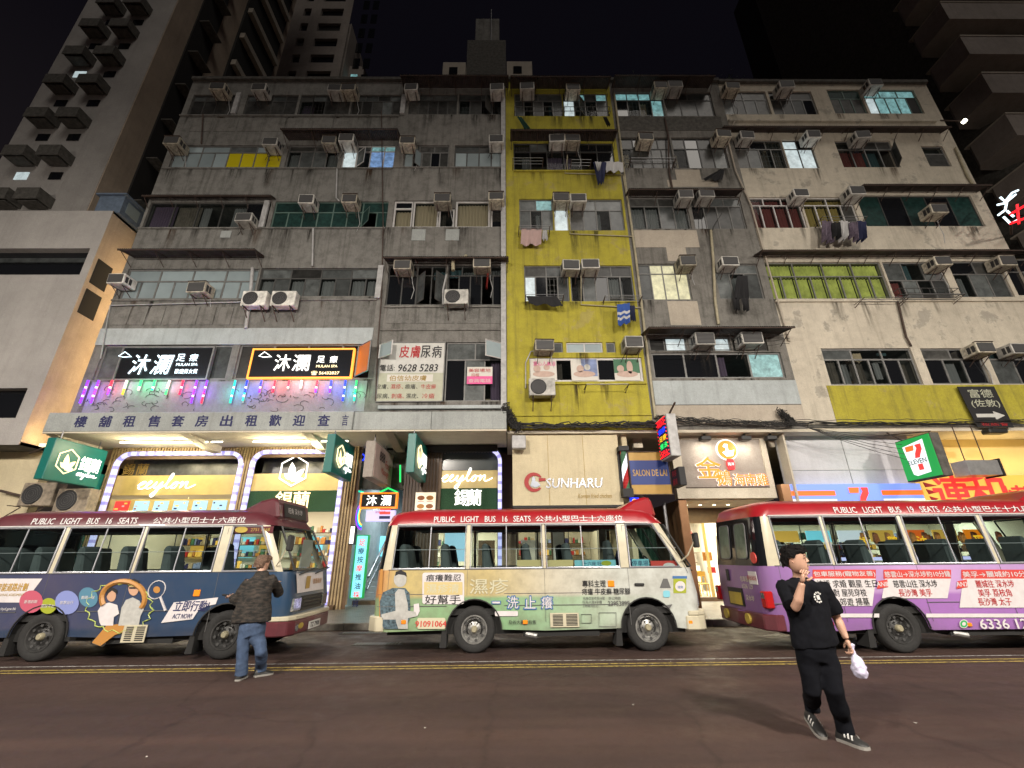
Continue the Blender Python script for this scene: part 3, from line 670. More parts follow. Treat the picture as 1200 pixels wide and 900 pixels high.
split_ac(635, 455, 13.7, 'outdoor condenser unit below the poster windows of the yellow tenement')
# awnings
def awning(px0, px1, py, lab, out=.75, drop=.18, n=None, m='awning_sheet'):
    x0 = W(px0, py, 13.4)[0]; x1 = W(px1, py, 13.4)[0]; z = W((px0 + px1) / 2, py, 13.6)[2]
    t = thing('awning', lab, 'awning', ((x0 + x1) / 2, 14, z))
    s = MB(); N = int((x1 - x0) / .076) * 2; vs = []
    for i in range(N + 1):
        x = x0 + (x1 - x0) * i / N; e = .016 if i % 2 else -.016
        vs += [(x, 13.99, z + drop / 2 + e), (x, 14 - out, z - drop / 2 + e)]
    s.add(vs, [(2 * i, 2 * i + 1, 2 * i + 3, 2 * i + 2) for i in range(N)]).build('sheet', m, t)
    k = n or max(2, int((x1 - x0) / 1.0)); b = None
    for i in range(k + 1):
        x = x0 + .05 + (x1 - x0 - .1) * i / k
        g = MB().tube([(x, 14, z + drop / 2 - .04), (x, 14 - out, z - drop / 2 - .04)], .016, 4).tube([(x, 14, z - .4), (x, 14 - out * .8, z - drop / 2 - .02)], .013, 4)
        g.build('bracket', 'rust', t)
    MB().tube([(x0, 14 - out + .03, z - drop / 2 - .04), (x1, 14 - out + .03, z - drop / 2 - .04)], .02, 4).build('rail', 'rust', t)
    return t
awning(469, 596, 95, 'rusty corrugated awning at the top of the narrow grey tenement')
awning(598, 716, 96, 'rusty corrugated awning at the top of the yellow tenement', m='awning_sheet')
awning(720, 838, 95, 'corrugated awning at the top of the patchy tenement')
awning(329, 467, 157, 'dark rusty awning above the blue lit window of the grey tenement')
awning(598, 724, 158, 'corrugated awning above the open balcony of the yellow tenement')
awning(160, 314, 226, 'thin metal awning above the black balcony at left of grey tenement', .4)
awning(737, 873, 223, 'dark awning above the curtained third storey windows, patchy tenement', .6)
awning(139, 300, 295, 'slatted metal awning with struts above the pale blue windows', .7)
awning(448, 596, 302, 'dark corrugated awning above the black balcony and pale pipe', .6)
awning(757, 926, 388, 'long dark awning above the lowest windows of the patchy tenement', .9)
awning(850, 1120, 148, 'long rusty awning under the top storey of the cream tenement', .5)
awning(1013, 1165, 218, 'dark awning above the wide green windows of the cream tenement', .6)
awning(893, 1215, 294, 'very long awning above the lime curtained window of cream tenement', .6)
def pipe(pts, r, m, lab, cat='pipe', name='pipe', D=13.93):
    P_ = [W(a, b, c[0] if c else D) for a, b, *c in pts]
    return tag(MB().tube(P_, r, 8).build(name, m, smooth=True), lab, cat)
x_ = 0.02; zt = topz(590, 96)
tag(MB().box(-.2, -.02, 13.86, 13.99, SOF + .5, zt - .1).build('drain_pipe', 'pipe_pale'), 'pale square downpipe between the narrow grey and yellow tenements', 'pipe')
pipe([(720, 110), (735, 230), (745, 300), (757, 400), (768, 490)], .045, 'pipe_cream', 'cream pipe running down the right edge of the yellow tenement')
pipe([(665, 200), (665, 182), (662, 203), (730, 205), (741, 270), (751, 355)], .022, 'pipe_cream', 'thin bent cream pipe beside the open yellow balcony')
pipe([(668, 236), (668, 274), (741, 277)], .022, 'pipe_cream', 'thin cream pipe under the third storey window, yellow tenement')
pipe([(681, 322), (681, 357), (752, 361)], .022, 'pipe_cream', 'thin cream pipe under the fourth storey window, yellow tenement')
pipe([(531, 317, 13.8), (531, 305, 13.8), (533, 303, 13.8), (545, 302, 13.8), (546, 300, 13.9)], .07, 'pipe_cream', 'fat cream elbow pipe above the black balcony')
pipe([(523, 322, 13.8), (519, 340, 13.8), (519, 357, 13.8)], .03, 'pipe_pale', 'grey hose bending down beside the condenser on black balcony')
pipe([(118, 420), (129, 358), (280, 354), (297, 350)], .022, 'pipe_pale', 'thin grey pipe along the ledge of the left grey tenement')
pipe([(447, 130), (449, 268), (447, 350), (443, 400), (440, 470)], .02, 'rust', 'thin rusty pipe between the two grey tenements')
pipe([(296, 314), (293, 350), (288, 385)], .06, 'pipe_pale', 'pale downpipe left of the two condensers')
pipe([(616, 455), (616, 425), (622, 412), (632, 410)], .02, 'pipe_pale', 'pale hose looping beside the poster windows')
pipe([(862, 140), (852, 160), (862, 200), (880, 240), (905, 330), (925, 400)], .035, 'cream_patch', 'thin cream pipe down the joint of the cream tenement')
pipe([(821, 237), (823, 268), (835, 270), (838, 262), (846, 250)], .012, 'cable', 'loose grey cable looping below the patchy tenement air conditioners', 'cable', 'cable')
def post(px0, py0, px1, py1, m='pipe_pale', lab=''):
    a = W(px0, py0, 13.97); c = W(px1, py1, 13.97)
    tag(MB().box(a[0] - .1, a[0] + .1, 13.9, 13.985, c[2], a[2]).build('pilaster', m, None), lab, 'pilaster')
post(281, 110, 281, 134, lab='first pale pilaster from left on the top storey of grey tenement')
post(474, 112, 474, 134, lab='pale pilaster on top storey where the two grey tenements meet')
post(314, 236, 314, 267, lab='white pilaster between black balcony and green windows')
post(447, 312, 447, 350, lab='white pilaster left of the black balcony with condenser')
pipe([(367, 268), (366, 312)], .035, 'pipe_pale', 'short pale pipe below the green windows of the grey tenement')
pipe([(238, 134), (236, 168)], .03, 'rust', 'short rusty pipe between the top and second storey, grey tenement')
pipe([(395, 198), (394, 232), (398, 236)], .03, 'pipe_pale', 'pale pipe below the white lit window of the grey tenement')
pipe([(779, 138), (783, 158), (784, 200), (789, 228)], .04, 'rust', 'rusty pipe between the two window bays of the patchy tenement')
pipe([(833, 270), (836, 306), (838, 352), (842, 380)], .05, 'pipe_cream', 'cream pipe between the two lower window bays of patchy tenement')
pipe([(1120, 173), (1135, 208), (1140, 215)], .05, 'pipe_cream', 'cream pipe right of the small window near the cream corner')
pipe([(1052, 353), (1062, 395), (1068, 406)], .035, 'rust', 'rusty pipe above the lowest dark windows of cream tenement')
# cables and clutter
def wobble(px0, py0, px1, py1, D, n=26, a=.05, sag=0):
    p0, p1 = W(px0, py0, D), W(px1, py1, D); out = []
    for i in range(n + 1):
        t = i / n; q = p0.lerp(p1, t); q += Vector((rnd.uniform(-a, a), rnd.uniform(-a, a) * .6, rnd.uniform(-a, a) - sag * 4 * t * (1 - t))); out.append(q)
    return out
def bundle(px0, py0, px1, py1, lab, n=9, D=13.82, a=.06, r=.014, sag=0.05):
    b = MB()
    for k in range(n): b.tube(wobble(px0, py0 + rnd.uniform(-3, 3), px1, py1 + rnd.uniform(-3, 3), D + rnd.uniform(-.06, .06), a=a, sag=rnd.uniform(0, sag)), r * rnd.uniform(.6, 1.3), 4)
    tag(b.build('cable_bundle', 'cable'), lab, 'cables')
bundle(600, 499, 768, 497, 'thick bundle of black cables along the bottom of the yellow wall', 15, r=.018)
bundle(770, 490, 925, 496, 'bundle of black cables above the chicken restaurant sign', 11)
bundle(925, 494, 1200, 494, 'black cables strung along the bottom of the yellow band', 6, a=.03)
bundle(592, 478, 606, 502, 'tangled knot of black cables at the lower left of yellow wall', 14, a=.16)
bundle(915, 482, 930, 496, 'tangled knot of black cables at the corner of cream wall', 10, a=.13)
b = MB()
for k in range(6): b.tube(wobble(925, 492 + k, 1070, 540 - 6 * k, 13.6, 14, .01, .12), .009, 4)
tag(b.build('hanging_cable', 'cable'), 'loose black cables drooping toward the green convenience store sign', 'cables')
b = MB()
for k in range(3): b.tube(wobble(768, 395 + k * 8, 925, 392 + k * 5, 13.5, 18, .02, .1), .009, 4)
for k in range(4): b.tube(wobble(838 + k * 3, 383, 850 + k * 12, 400, 13.5, 6, .02), .009, 4)
tag(b.build('hanging_cable', 'cable'), 'loose cables hanging below the long dark awning of patchy tenement', 'cables')
# laundry
mat('cloth_pink', (0.45, 0.32, 0.3), .9, vary=.1); mat('cloth_black', (0.015, 0.015, 0.017), .9); mat('cloth_blue', (0.03, 0.08, 0.3), .9); mat('cloth_white', (0.5, 0.5, 0.5), .9)
mat('cloth_navy', (0.02, 0.025, 0.07), .9); mat('cloth_green', (0.02, 0.07, 0.05), .9); mat('cloth_mauve', (0.14, 0.11, 0.15), .9, vary=.5, nscale=9); mat('cloth_red', (0.4, 0.04, 0.03), .9)
def cloth(pts, D, m, lab, cat='laundry', name='towel', amp=.05, stripes=False):
    """pts: outline top-left, top-right, bottom-right, bottom-left"""
    a, b_, c, d = [W(x, y, D) for x, y in pts]; n = 12; k = 8; g = MB(); ph = rnd.uniform(0, 6)
    vs = []
    for j in range(k + 1):
        for i in range(n + 1):
            u, v = i / n, j / k; p = a.lerp(b_, u).lerp(d.lerp(c, u), v)
            p += Vector((0, amp * math.sin(u * 14 + ph + v) * (.3 + v), amp * .4 * math.sin(u * 9 + ph) * v)); vs.append(p)
    vs2 = [p + Vector((0, .012, 0)) for p in vs]; N = len(vs)
    fs = [(j * (n + 1) + i, j * (n + 1) + i + 1, (j + 1) * (n + 1) + i + 1, (j + 1) * (n + 1) + i) for j in range(k) for i in range(n)]
    g.add(vs, fs, 0)
    if stripes:
        for q in range(len(fs)):
            if (q // n) in (3, 5): g.m[q] = 1
    g.add(vs2, [tuple(reversed(f)) for f in fs], 0)
    return tag(g.build(name, [m, 'cloth_white'] if stripes else m, smooth=True), lab, cat)
cloth([(611, 268), (635, 268), (634, 287), (610, 287)], 13.72, 'cloth_pink', 'pale pink towel hanging from the left rack of the yellow tenement')
cloth([(636, 270), (641, 270), (642, 281), (635, 281)], 13.72, 'cloth_white', 'small white cap-like bag hanging beside the pink towel', 'bag', 'hanging_bag')
cloth([(617, 347), (652, 347), (660, 359), (620, 356)], 13.6, 'cloth_black', 'black cloth draped along the left rack of the yellow tenement')
cloth([(723, 357), (738, 355), (738, 378), (724, 382)], 13.5, 'cloth_blue', 'blue and white striped towel hanging at the right rack', stripes=True)
cloth([(738, 358), (744, 358), (745, 376), (740, 376)], 13.55, 'cloth_navy', 'dark narrow cloth hanging right of the blue striped towel')
cloth([(695, 190), (711, 190), (708, 214), (701, 216)], 13.6, 'cloth_navy', 'navy jacket hanging from the open balcony of the yellow tenement', 'jacket', 'jacket')
cloth([(697, 189), (705, 190), (703, 199), (700, 199)], 13.5, 'cloth_white', 'white shirt hanging over the navy jacket on open balcony', 'shirt', 'shirt')
cloth([(709, 189), (730, 190), (731, 201), (711, 201)], 13.6, 'cloth_white', 'row of pale washing at the right end of open balcony', 'shirt', 'shirt')
cloth([(605, 136), (611, 137), (622, 151), (615, 152)], 13.6, 'cloth_green', 'dark green cloth hanging under the top left yellow window')
cloth([(707, 137), (711, 137), (715, 147), (711, 147)], 13.6, 'cloth_black', 'dark rag hanging under the top right yellow window')
cloth([(864, 323), (876, 323), (877, 350), (860, 350)], 13.7, 'cloth_black', 'black trousers hanging from the window of the patchy tenement', 'trousers', 'trousers')
cloth([(859, 349), (866, 349), (867, 363), (861, 363)], 13.69, 'cloth_black', 'lower left leg of black washing under the patchy tenement window', 'trousers', 'trousers')
cloth([(868, 349), (877, 349), (878, 364), (871, 364)], 13.68, 'cloth_black', 'lower right leg of black washing under the patchy tenement window', 'trousers', 'trousers')
for i, (x, m_, l_) in enumerate(((964, 'cloth_mauve', 'leftmost mauve garment'), (974, 'cloth_black', 'second, black garment'), (984, 'cloth_white', 'third, whitish garment'), (994, 'cloth_mauve', 'fourth, mauve garment'), (1004, 'cloth_navy', 'rightmost dark garment'))):
    cloth([(x, 258 + i % 2 * 3), (x + 12, 260), (x + 13, 283 - i % 3 * 4), (x + 1, 284 - i % 2 * 5)], 13.5 - .03 * i, m_, l_ + ' in the bunch under the ochre curtains', 'laundry', 'garment', .09)
cloth([(571, 316), (573, 316), (571, 338), (569, 338)], 13.9, 'cloth_red', 'narrow red cloth hanging in the black balcony')
cloth([(845, 198), (849, 198), (847, 211), (824, 210)], 13.8, 'cloth_black', 'black tarpaulin scrap on the patchy tenement ledge', 'tarpaulin', 'tarpaulin')
def rack(px0, px1, py, lab, n=4, out=.5):
    x0, x1, z, _ = rect(px0, py, px1, py, 13.7); t = thing('laundry_rack', lab, 'rack', ((x0 + x1) / 2, 14, z))
    for x in (x0, x1): MB().tube([(x, 14, z - .12), (x, 14 - out, z), (x, 14, z)], .014, 4).build('arm', 'rust', t)
    for k in range(n): MB().tube([(x0, 13.95 - (out - .05) * (k + 1) / n, z + .01), (x1, 13.95 - (out - .05) * (k + 1) / n, z + .01)], .01, 4).build('rod', 'steel', t)
rack(608, 644, 269, 'wall rack holding the pink towel'); rack(616, 660, 349, 'wall rack holding the black cloth'); rack(708, 751, 350, 'wall rack above the blue striped towel')
rack(601, 636, 190, 'left clothes rack on the open balcony of the yellow tenement', 3); rack(669, 692, 192, 'right clothes rack on the open balcony of the yellow tenement', 3)
rack(686, 735, 453, 'bare rail bracket under the poster windows', 1); rack(960, 1012, 258, 'rack carrying the bunched washing on the cream tenement', 3)
rack(1060, 1125, 348, 'empty white drying rack beside the lime curtained window', 5); rack(738, 790, 190, 'drying rack on the second storey of the patchy tenement', 3); rack(1008, 1060, 352, 'concrete flower shelf under the lime curtained window', 3)
# ------------------------------------------------------------------ canopy and shop fronts
for nme, col, s in (('lit_white', (1, 0.97, 0.9), 1.7), ('halo_white', (1, .93, .88), .8), ('lit_cool', (0.75, 0.92, 1.0), 1.8), ('lit_warm', (1.0, 0.78, 0.42), 1.7), ('lit_orange', (1.0, 0.32, 0.04), 1.6), ('lit_amber', (1.0, 0.25, 0.008), .95),
                    ('lit_yellowish', (1, 0.86, 0.35), 1.3), ('led_lavender', (0.62, 0.6, 1.0), 1.0), ('led_lavender_b', (0.45, 0.42, 0.95), 0.6), ('led_purple', (0.26, 0.03, 1.0), 1.3), ('led_red', (1.0, 0.02, 0.06), 1.3), ('led_green', (0.03, 1.0, 0.2), .9), ('led_teal', (0.01, 0.85, 0.5), 1.0),
                    ('led_blue', (0.01, 0.04, 1.0), 1.6), ('led_white', (1.0, 0.85, 0.7), 1.3), ('neon_red', (1.0, 0.012, 0.02), 1.4), ('neon_yellow', (1, 0.55, 0.02), 1.1), ('tube_light', (1.0, 0.95, 0.75), 7.0),
                    ('box_blue', (0.22, 0.34, 1.0), 0.75), ('box_green', (0.01, 0.33, 0.06), 0.75), ('box_white', (0.9, 0.93, 1.0), 0.85), ('box_red', (0.95, 0.05, 0.04), 0.8), ('box_orange', (1.0, 0.16, 0.02), 0.85), ('box_teal', (0.02, 0.5, 0.4), 0.6),
                    ('box_yellow', (1.0, 0.58, 0.1), 0.62), ('box_pink', (0.9, 0.5, 0.62), 0.7), ('box_lilac', (0.6, 0.55, 0.9), 0.7), ('box_cyan', (0.25, 0.8, 0.95), 0.9), ('screen_blue', (0.35, 0.62, 0.8), 0.8), ('box_cream', (0.95, 0.85, 0.62), 0.7), ('box_darkgreen', (0.0, 0.1, 0.03), 0.5)):
    emis(nme, col, s)
mat('teal_board', (0.0, 0.13, 0.11), 0.4); mat('ink_navy', (0.015, 0.018, 0.09), 0.7); mat('ink_black', (0.01, 0.01, 0.012), 0.6); mat('ink_red', (0.42, 0.015, 0.02), 0.6); mat('ink_gold', (0.36, 0.24, 0.06), 0.6); mat('ink_pink', (0.7, 0.1, 0.3), .6)
mat('board_black', (0.012, 0.013, 0.015), 0.2); mat('board_white', (0.55, 0.55, 0.52), 0.6, vary=.1); mat('board_greenish', (0.42, 0.43, 0.33), 0.6, vary=.1); mat('gold_panel', (0.55, 0.42, 0.14), 0.35, vary=.2, nscale=2); mat('wood_slat', (0.34, 0.25, 0.13), 0.6, vary=.25)
mat('wood_brown', (0.12, 0.07, 0.035), 0.5, vary=.3); mat('copper', (0.35, 0.19, 0.1), 0.3, 0.7, vary=.2, nscale=2); mat('moss', (0.02, 0.07, 0.03), 0.9, vary=.9, nscale=40, bump=.5); mat('poster_white', (0.6, 0.58, 0.53), .6); mat('poster_tan', (0.42, 0.33, 0.22), .6, vary=.3)
mat('food_brown', (0.3, 0.1, 0.03), .6, vary=.3, nscale=20); mat('food_orange', (0.5, 0.22, 0.05), .6, vary=.3, nscale=20); mat('skin_print', (0.5, 0.36, 0.3), .6, vary=.15); mat('blue_print', (0.2, 0.26, 0.45), .6, vary=.4, nscale=4); mat('green_print', (0.05, 0.15, 0.08), .6)
mat('salon_gold', (0.46, 0.28, 0.06), .5, vary=.1); mat('salon_blue', (0.01, 0.035, 0.2), .5); mat('silver_letter', (0.42, 0.45, 0.52), .3, .4); mat('sun_red', (0.35, 0.015, 0.015), .5)
mat('shop_wall', (0.62, 0.58, 0.48), .8); mat('shop_floor', (0.5, 0.48, 0.43), .4); mat('chair_yellow', (0.5, 0.32, 0.05), .5); mat('red_mat', (0.4, 0.03, 0.02), .9); mat('mirror_dark', (0.05, 0.06, 0.06), .2)
mat('duct', (0.5, 0.5, 0.5), .35, .7, vary=.2); mat('drawing_line', (0.05, 0.05, 0.055), .9)
def light(kind, loc, e, col=(1, .95, .85), size=(1, 1), aim=(0, 0, -1), name='lamp_light', spot=None):
    l = bpy.data.lights.new(name, kind); l.energy = e; l.color = col
    if kind == 'AREA': l.shape = 'RECTANGLE'; l.size, l.size_y = size
    else: l.shadow_soft_size = size[0]
    o = bpy.data.objects.new(name, l); C.objects.link(o); o.location = loc; o.rotation_euler = Vector(aim).to_track_quat('-Z', 'Y').to_euler()
    return o
# canopy over the tea shop
cx0, cx1 = -14.55, -0.02; cz0, cz1 = 5.40, 6.02
cx = W(413, 500, 13.65)[0]
cn = thing('canopy', 'grey concrete canopy with dark blue rental lettering above the tea shop', 'canopy', ((cx0 + cx1) / 2, 13.9, 5.7))
MB().box(cx0, cx, 13.6, 13.98, cz0, cz1).build('fascia', 'canopy_paint', cn, bevel=.015)
MB().box(cx + .005, W(505, 500, 13.7)[0], 13.68, 13.98, cz0 + .02, cz1).build('fascia', 'canopy_paint', cn, bevel=.015)
MB().box(W(505, 500, 13.7)[0] + .01, cx1, 13.68, 13.98, cz0 + .02, cz1).build('fascia', 'canopy_paint', cn, bevel=.015)
MB().box(cx0, cx1, 13.62, 15.9, cz0 - .05, cz0 - .002).build('soffit', 'soffit_paint', cn)
for x in (cx0 + .02, -10.35, -6.5, -3.9): MB().prismx([(13.7, cz0 - .052), (15.5, cz0 - .052), (15.5, cz0 - .3), (15.0, cz0 - .3)], x, x + .28).build('beam', 'soffit_paint', cn)
for ch, x in zip('樓舖租售套房出租歡迎查', (94, 123, 151, 180, 208, 236, 265, 294, 322, 350, 379)):
    p = W(x, 495, 13.59); text(ch, (p[0], 13.594, 5.72), 'ink_navy', cn, h=.36, w=.36, bold=.028, shear=0)
p = W(404, 495, 13.59); text('言', (p[0], 13.594, 5.72), 'ink_navy', cn, h=.36, w=.2, bold=.012)
# soffit over the pavement right of the canopy
sf = thing('soffit_slab', 'cream soffit slab under the yellow, patchy and cream tenements', 'soffit', (9.8, 15.6, SOF))
MB().box(XY + .01, XE, 14.02, SHOP + 8, SOF - .1, SOF - .004).build('slab', 'soffit_paint', sf)
for x in (4.3, 8.9, 14.5): MB().box(x, x + .3, 14.75, SHOP, SOF - .42, SOF - .102).build('beam', 'soffit_paint', sf)
# tube lamps
tubes = [((142, 513), (245, 514), 'long tube lamp, left one under the canopy'), ((248, 514), (262, 514), 'short tube lamp stub between the two long tubes'), ((297, 513), (390, 512), 'long tube lamp, right one under the canopy'), ((398, 512), (409, 512), 'short bright tube lamp above the second green sign')]
for a, c, lab in tubes:
    z = cz0 - .1; y = 14.6; x0 = W(*a, y)[0]; x1 = W(*c, y)[0]
    t = thing('tube_lamp', lab, 'lamp', ((x0 + x1) / 2, y, z)); MB().box(x0, x1, y - .05, y + .05, z + .01, z + .049).build('housing', 'frame_white', t)
    MB().tube([(x0 + .02, y, z - .012), (x1 - .02, y, z - .012)], .02, 8).build('tube', 'tube_light', t)
    if x1 - x0 > 1:
        for q in (.2, .5, .8): light('POINT', (x0 + (x1 - x0) * q, y, z - .22), 42, (1, .87, .55), (.12, .1), name='tube_lamp_light')
# shop-front wall with slats
SF = 15.6
def arch(px0, px1, py, parent, left=True, r=.5, z0=PAVE + .02, D=15.5, th=.13):
    x0 = W(px0, 590, D)[0]; x1 = W(px1, 590, D)[0]; z1 = W((px0 + px1) / 2, py, D)[2]
    def path(o):
        a = []
        rr = r - o
        if left:
            a += [(x0 + o, z0)]; a += [(x0 + r - rr * math.cos(k * PI / 12), z1 - r + rr * math.sin(k * PI / 12)) for k in range(7)]
        else: a += [(x0, z1 - o)]
        a += [(x1 - r + rr * math.sin(k * PI / 12), z1 - r + rr * math.cos(k * PI / 12)) for k in range(7)]
        a += [(x1 - o, z0)]; return a
    def dense(p, d=.1):
        out = []
        for (a, b_), (c, e) in zip(p, p[1:]):
            n = max(1, round(math.hypot(c - a, e - b_) / d)); out += [(a + (c - a) * k / n, b_ + (e - b_) * k / n) for k in range(n)]
        return out + [p[-1]]
    po = dense(path(0)); n = len(po)
    pi = []
    base = path(0); inn = path(th)
    for (a, b_), (c, e), (a2, b2), (c2, e2) in zip(base, base[1:], inn, inn[1:]):
        k_ = max(1, round(math.hypot(c - a, e - b_) / .1)); pi += [(a2 + (c2 - a2) * k / k_, b2 + (e2 - b2) * k / k_) for k in range(k_)]
    pi.append(inn[-1])
    g = MB()
    for i in range(n - 1):
        o0, o1, i0, i1 = po[i], po[i + 1], pi[i], pi[i + 1]
        g.add([(o0[0], D, o0[1]), (o1[0], D, o1[1]), (i1[0], D, i1[1]), (i0[0], D, i0[1]), (o0[0], D + .12, o0[1]), (o1[0], D + .12, o1[1]), (i1[0], D + .12, i1[1]), (i0[0], D + .12, i0[1])],
              [(0, 1, 2, 3), (0, 4, 5, 1), (3, 2, 6, 7)], 1 if i % 3 == 2 else 0)
    g.build('light_frame', ['led_lavender', 'led_lavender_b'], parent)
    return x0, x1, z1
def slats(x0, x1, z0, z1, D, parent, skip=(), m='wood_slat', pitch=.1, name='slat_cladding'):
    g = MB(); n = int((x1 - x0) / pitch)
    for i in range(n):
        x = x0 + i * pitch; zz0 = z0; zz = z1
        for (a, b_, c, zt_, rr) in skip:
            if a < x + pitch / 2 < b_:
                e = min(x + pitch / 2 - a, b_ - x - pitch / 2)
                zz0 = zt_ - (rr - math.sqrt(max(0, rr * rr - (rr - e) ** 2)) if e < rr else 0) + .01
        g.box(x, x + pitch * .55, D - .05, D, zz0, zz)
    g.box(x0, x1, D + .2, D + .21, z0, z1) if not skip else None
    g.build(name, m, parent, kind='stuff')
def script_word(c, w, m, parent, X=(1, 0, 0), r=.022):
    P_ = [(0, .2), (.2, .42), (.38, .45), (.3, .3), (.12, .2), (.12, .02), (.38, .0), (.6, .2), (.78, .42), (.66, .48), (.55, .2), (.7, 0), (.95, .12), (1.12, .44), (1.1, .1), (1.28, .04), (1.5, .44), (1.45, 0), (1.3, -.5), (1.12, -.4), (1.4, -.05), (1.8, .3), (1.98, .85), (1.86, .95), (1.82, .3), (1.95, .02), (2.2, .2), (2.38, .42), (2.22, .3), (2.24, .04), (2.46, .06), (2.5, .34), (2.36, .44), (2.66, .36), (2.82, .44), (2.8, .04), (2.98, .38), (3.14, .42), (3.16, .08), (3.4, .05), (3.8, .3)]
    X = Vector(X); c = Vector(c); k = w / 3.8; out = []
    for i in range(len(P_) - 1):
        p0, p1, p2, p3 = P_[max(0, i - 1)], P_[i], P_[i + 1], P_[min(len(P_) - 1, i + 2)]
        for t in (0, .25, .5, .75): out.append(tuple(.5 * (2 * p1[j] + (p2[j] - p0[j]) * t + (2 * p0[j] - 5 * p1[j] + 4 * p2[j] - p3[j]) * t * t + (3 * p1[j] - p0[j] - 3 * p2[j] + p3[j]) * t ** 3) for j in (0, 1)))
    return MB().tube([c + X * ((u - 1.9 + .25 * (v - .2)) * k) + Vector((0, 0, (v - .2) * k)) for u, v in out], r, 5).build('lettering', m, parent)
shop = thing('tea_shop', 'tea shop front with wooden slats and two glowing rounded window frames', 'shop', (-10.2, SHOP, PAVE))
a1 = arch(118, 274, 529, shop); a2 = arch(283, 398, 527, shop)
zt = cz0 - .06
slats(-13.9, a2[1] + .55, PAVE, zt, SF, shop, [(a1[0], a1[1], 0, a1[2], .55), (a2[0], a2[1], 0, a2[2], .55)])
holed_wall('back_wall', shop, 'wood_brown', -13.9, a2[1] + .55, PAVE, zt, SF + .005, [(a1[0] + .1, a1[1] - .1, PAVE + .0, a1[2] - .25), (a2[0] + .1, a2[1] - .1, PAVE + .0, a2[2] - .25)], .1)
MB().box(-14.1, -13.92, SF - .3, SF, PAVE, 4.4).build('green_post', 'teal_board', shop)
def zD(py, px, D): return W(px, py, D)[2]
# shop 1 window
D1 = SF + .1; xa, xb = a1[0] + .1, a1[1] - .1
gz0, gz1 = zD(580, 200, D1), zD(557, 200, D1)
MB().box(xa, xb, D1, D1 + .05, gz0, gz1).build('gold_panel', 'gold_panel', shop)
p = W(196, 569, D1 - .02); script_word((p[0], D1 - .03, p[2]), 2.0, 'lit_white', shop)
mn = MB(); MB().box(xa, xb, D1 + .02, D1 + .06, gz0 - .75, gz0 - .14).build('menu_board', 'gold_panel', shop)
for i in range(6):
    x = xa + .22 + i * (xb - xa - .3) / 6; MB().box(x, x + .48, D1 - .01, D1 + .02, gz0 - .68, gz0 - .2).build('menu_screen', 'screen_blue' if i else 'box_red', shop)
    for q in range(5): u_ = rnd.uniform(.02, .34); v_ = gz0 - .66 + q * .09; MB().box(x + u_, x + u_ + rnd.uniform(.05, .12), D1 - .014, D1 - .0105, v_, v_ + .05).build('menu_print', rnd.choice(('board_white', 'ink_navy', 'food_brown', 'box_yellow')), shop)
MB().box(xa, xb, D1 + .5, D1 + .52, gz1, a1[2] - .1).build('upper_glass', 'glass_dusty', shop)
for k, (ch, x) in enumerate((('錫', 147), ('蘭', 163))): p = W(x, 549, D1 + .3); text(ch, (p[0], D1 + .45, p[2]), 'ink_gold', shop, h=.42, bold=.01)
# shop 2 window
xa2, xb2 = a2[0] + .1, a2[1] - .1
p0, p1 = zD(575, 330, D1), zD(555, 330, D1)
MB().box(xa2, xb2, D1, D1 + .05, p0, p1).build('gold_panel', 'gold_panel', shop)
MB().box(xa2, xb2, D1, D1 + .06, zD(600, 330, D1), p0 - .01).build('moss_panel', 'moss', shop)
MB().box(xa2, xb2, D1 + .5, D1 + .52, p1, a2[2] - .1).build('upper_glass', 'glass_dusty', shop)
def leaf_logo(c, r, m, parent, X=(1, 0, 0), y=None):
    X = Vector(X); U = Vector((0, 0, 1)); N_ = X.cross(U); c = Vector(c)
    P_ = lambda u, v: c + X * u * r + U * v * r + N_ * .02
    g = MB(); hexp = [P_(1.0 * math.sin(k * PI / 3), 1.0 * math.cos(k * PI / 3)) for k in range(6)]
    g.tube(hexp, r * .055, 4, closed=True)
    def leaf(a, L, w, ox, oy):
        pts = []
        for s_ in (1, -1):
            for k in range(7):
                t = k / 6 if s_ == 1 else 1 - k / 6; ww = w * math.sin(t * PI) * s_; u = t * L
                pts.append(P_(ox + u * math.sin(a) + ww * math.cos(a), oy + u * math.cos(a) - ww * math.sin(a)))
        g.add(pts, [tuple(range(14))])
    leaf(-.15, 1.35, .26, 0, -.75); leaf(.75, 1.0, .2, .02, -.6); leaf(-.95, .75, .18, 0, -.6); leaf(1.25, .7, .16, .02, -.7)
    return g.build('leaf_emblem', m, parent)
p = W(345, 552, D1); leaf_logo((p[0], D1 - .03, p[2]), .52, 'lit_white', shop)
for ch, x in (('錫', 331), ('蘭', 352)): p = W(x, 586, D1 - .1); text(ch, (p[0], D1 - .05, p[2]), 'lit_warm', shop, h=.6, w=.55, bold=.012)
# interior behind windows
def interior(name_parent, x0, x1, z1, e, col, D0=15.85, D1_=20, wallm='shop_wall'):
    b = MB(); z0 = PAVE
    b.add([(x0, D0, z0), (x1, D0, z0), (x1, D1_, z0), (x0, D1_, z0), (x0, D0, z1), (x1, D0, z1), (x1, D1_, z1), (x0, D1_, z1)], [(7, 6, 5, 4), (2, 3, 7, 6), (1, 2, 6, 5), (3, 0, 4, 7)])
    b.build('interior_wall', wallm, name_parent); MB().add([(x0, D0, z0 + .01), (x1, D0, z0 + .01), (x1, D1_, z0 + .01), (x0, D1_, z0 + .01)], [(0, 1, 2, 3)]).build('interior_floor', 'shop_floor', name_parent)
    if e: light('AREA', ((x0 + x1) / 2, (D0 + D1_) / 2, z1 - .08), e, col, (x1 - x0 - .4, 1.6), name='shop_light')
interior(shop, -13.7, a2[1] + .3, 3.9, 300, (1, .88, .66))
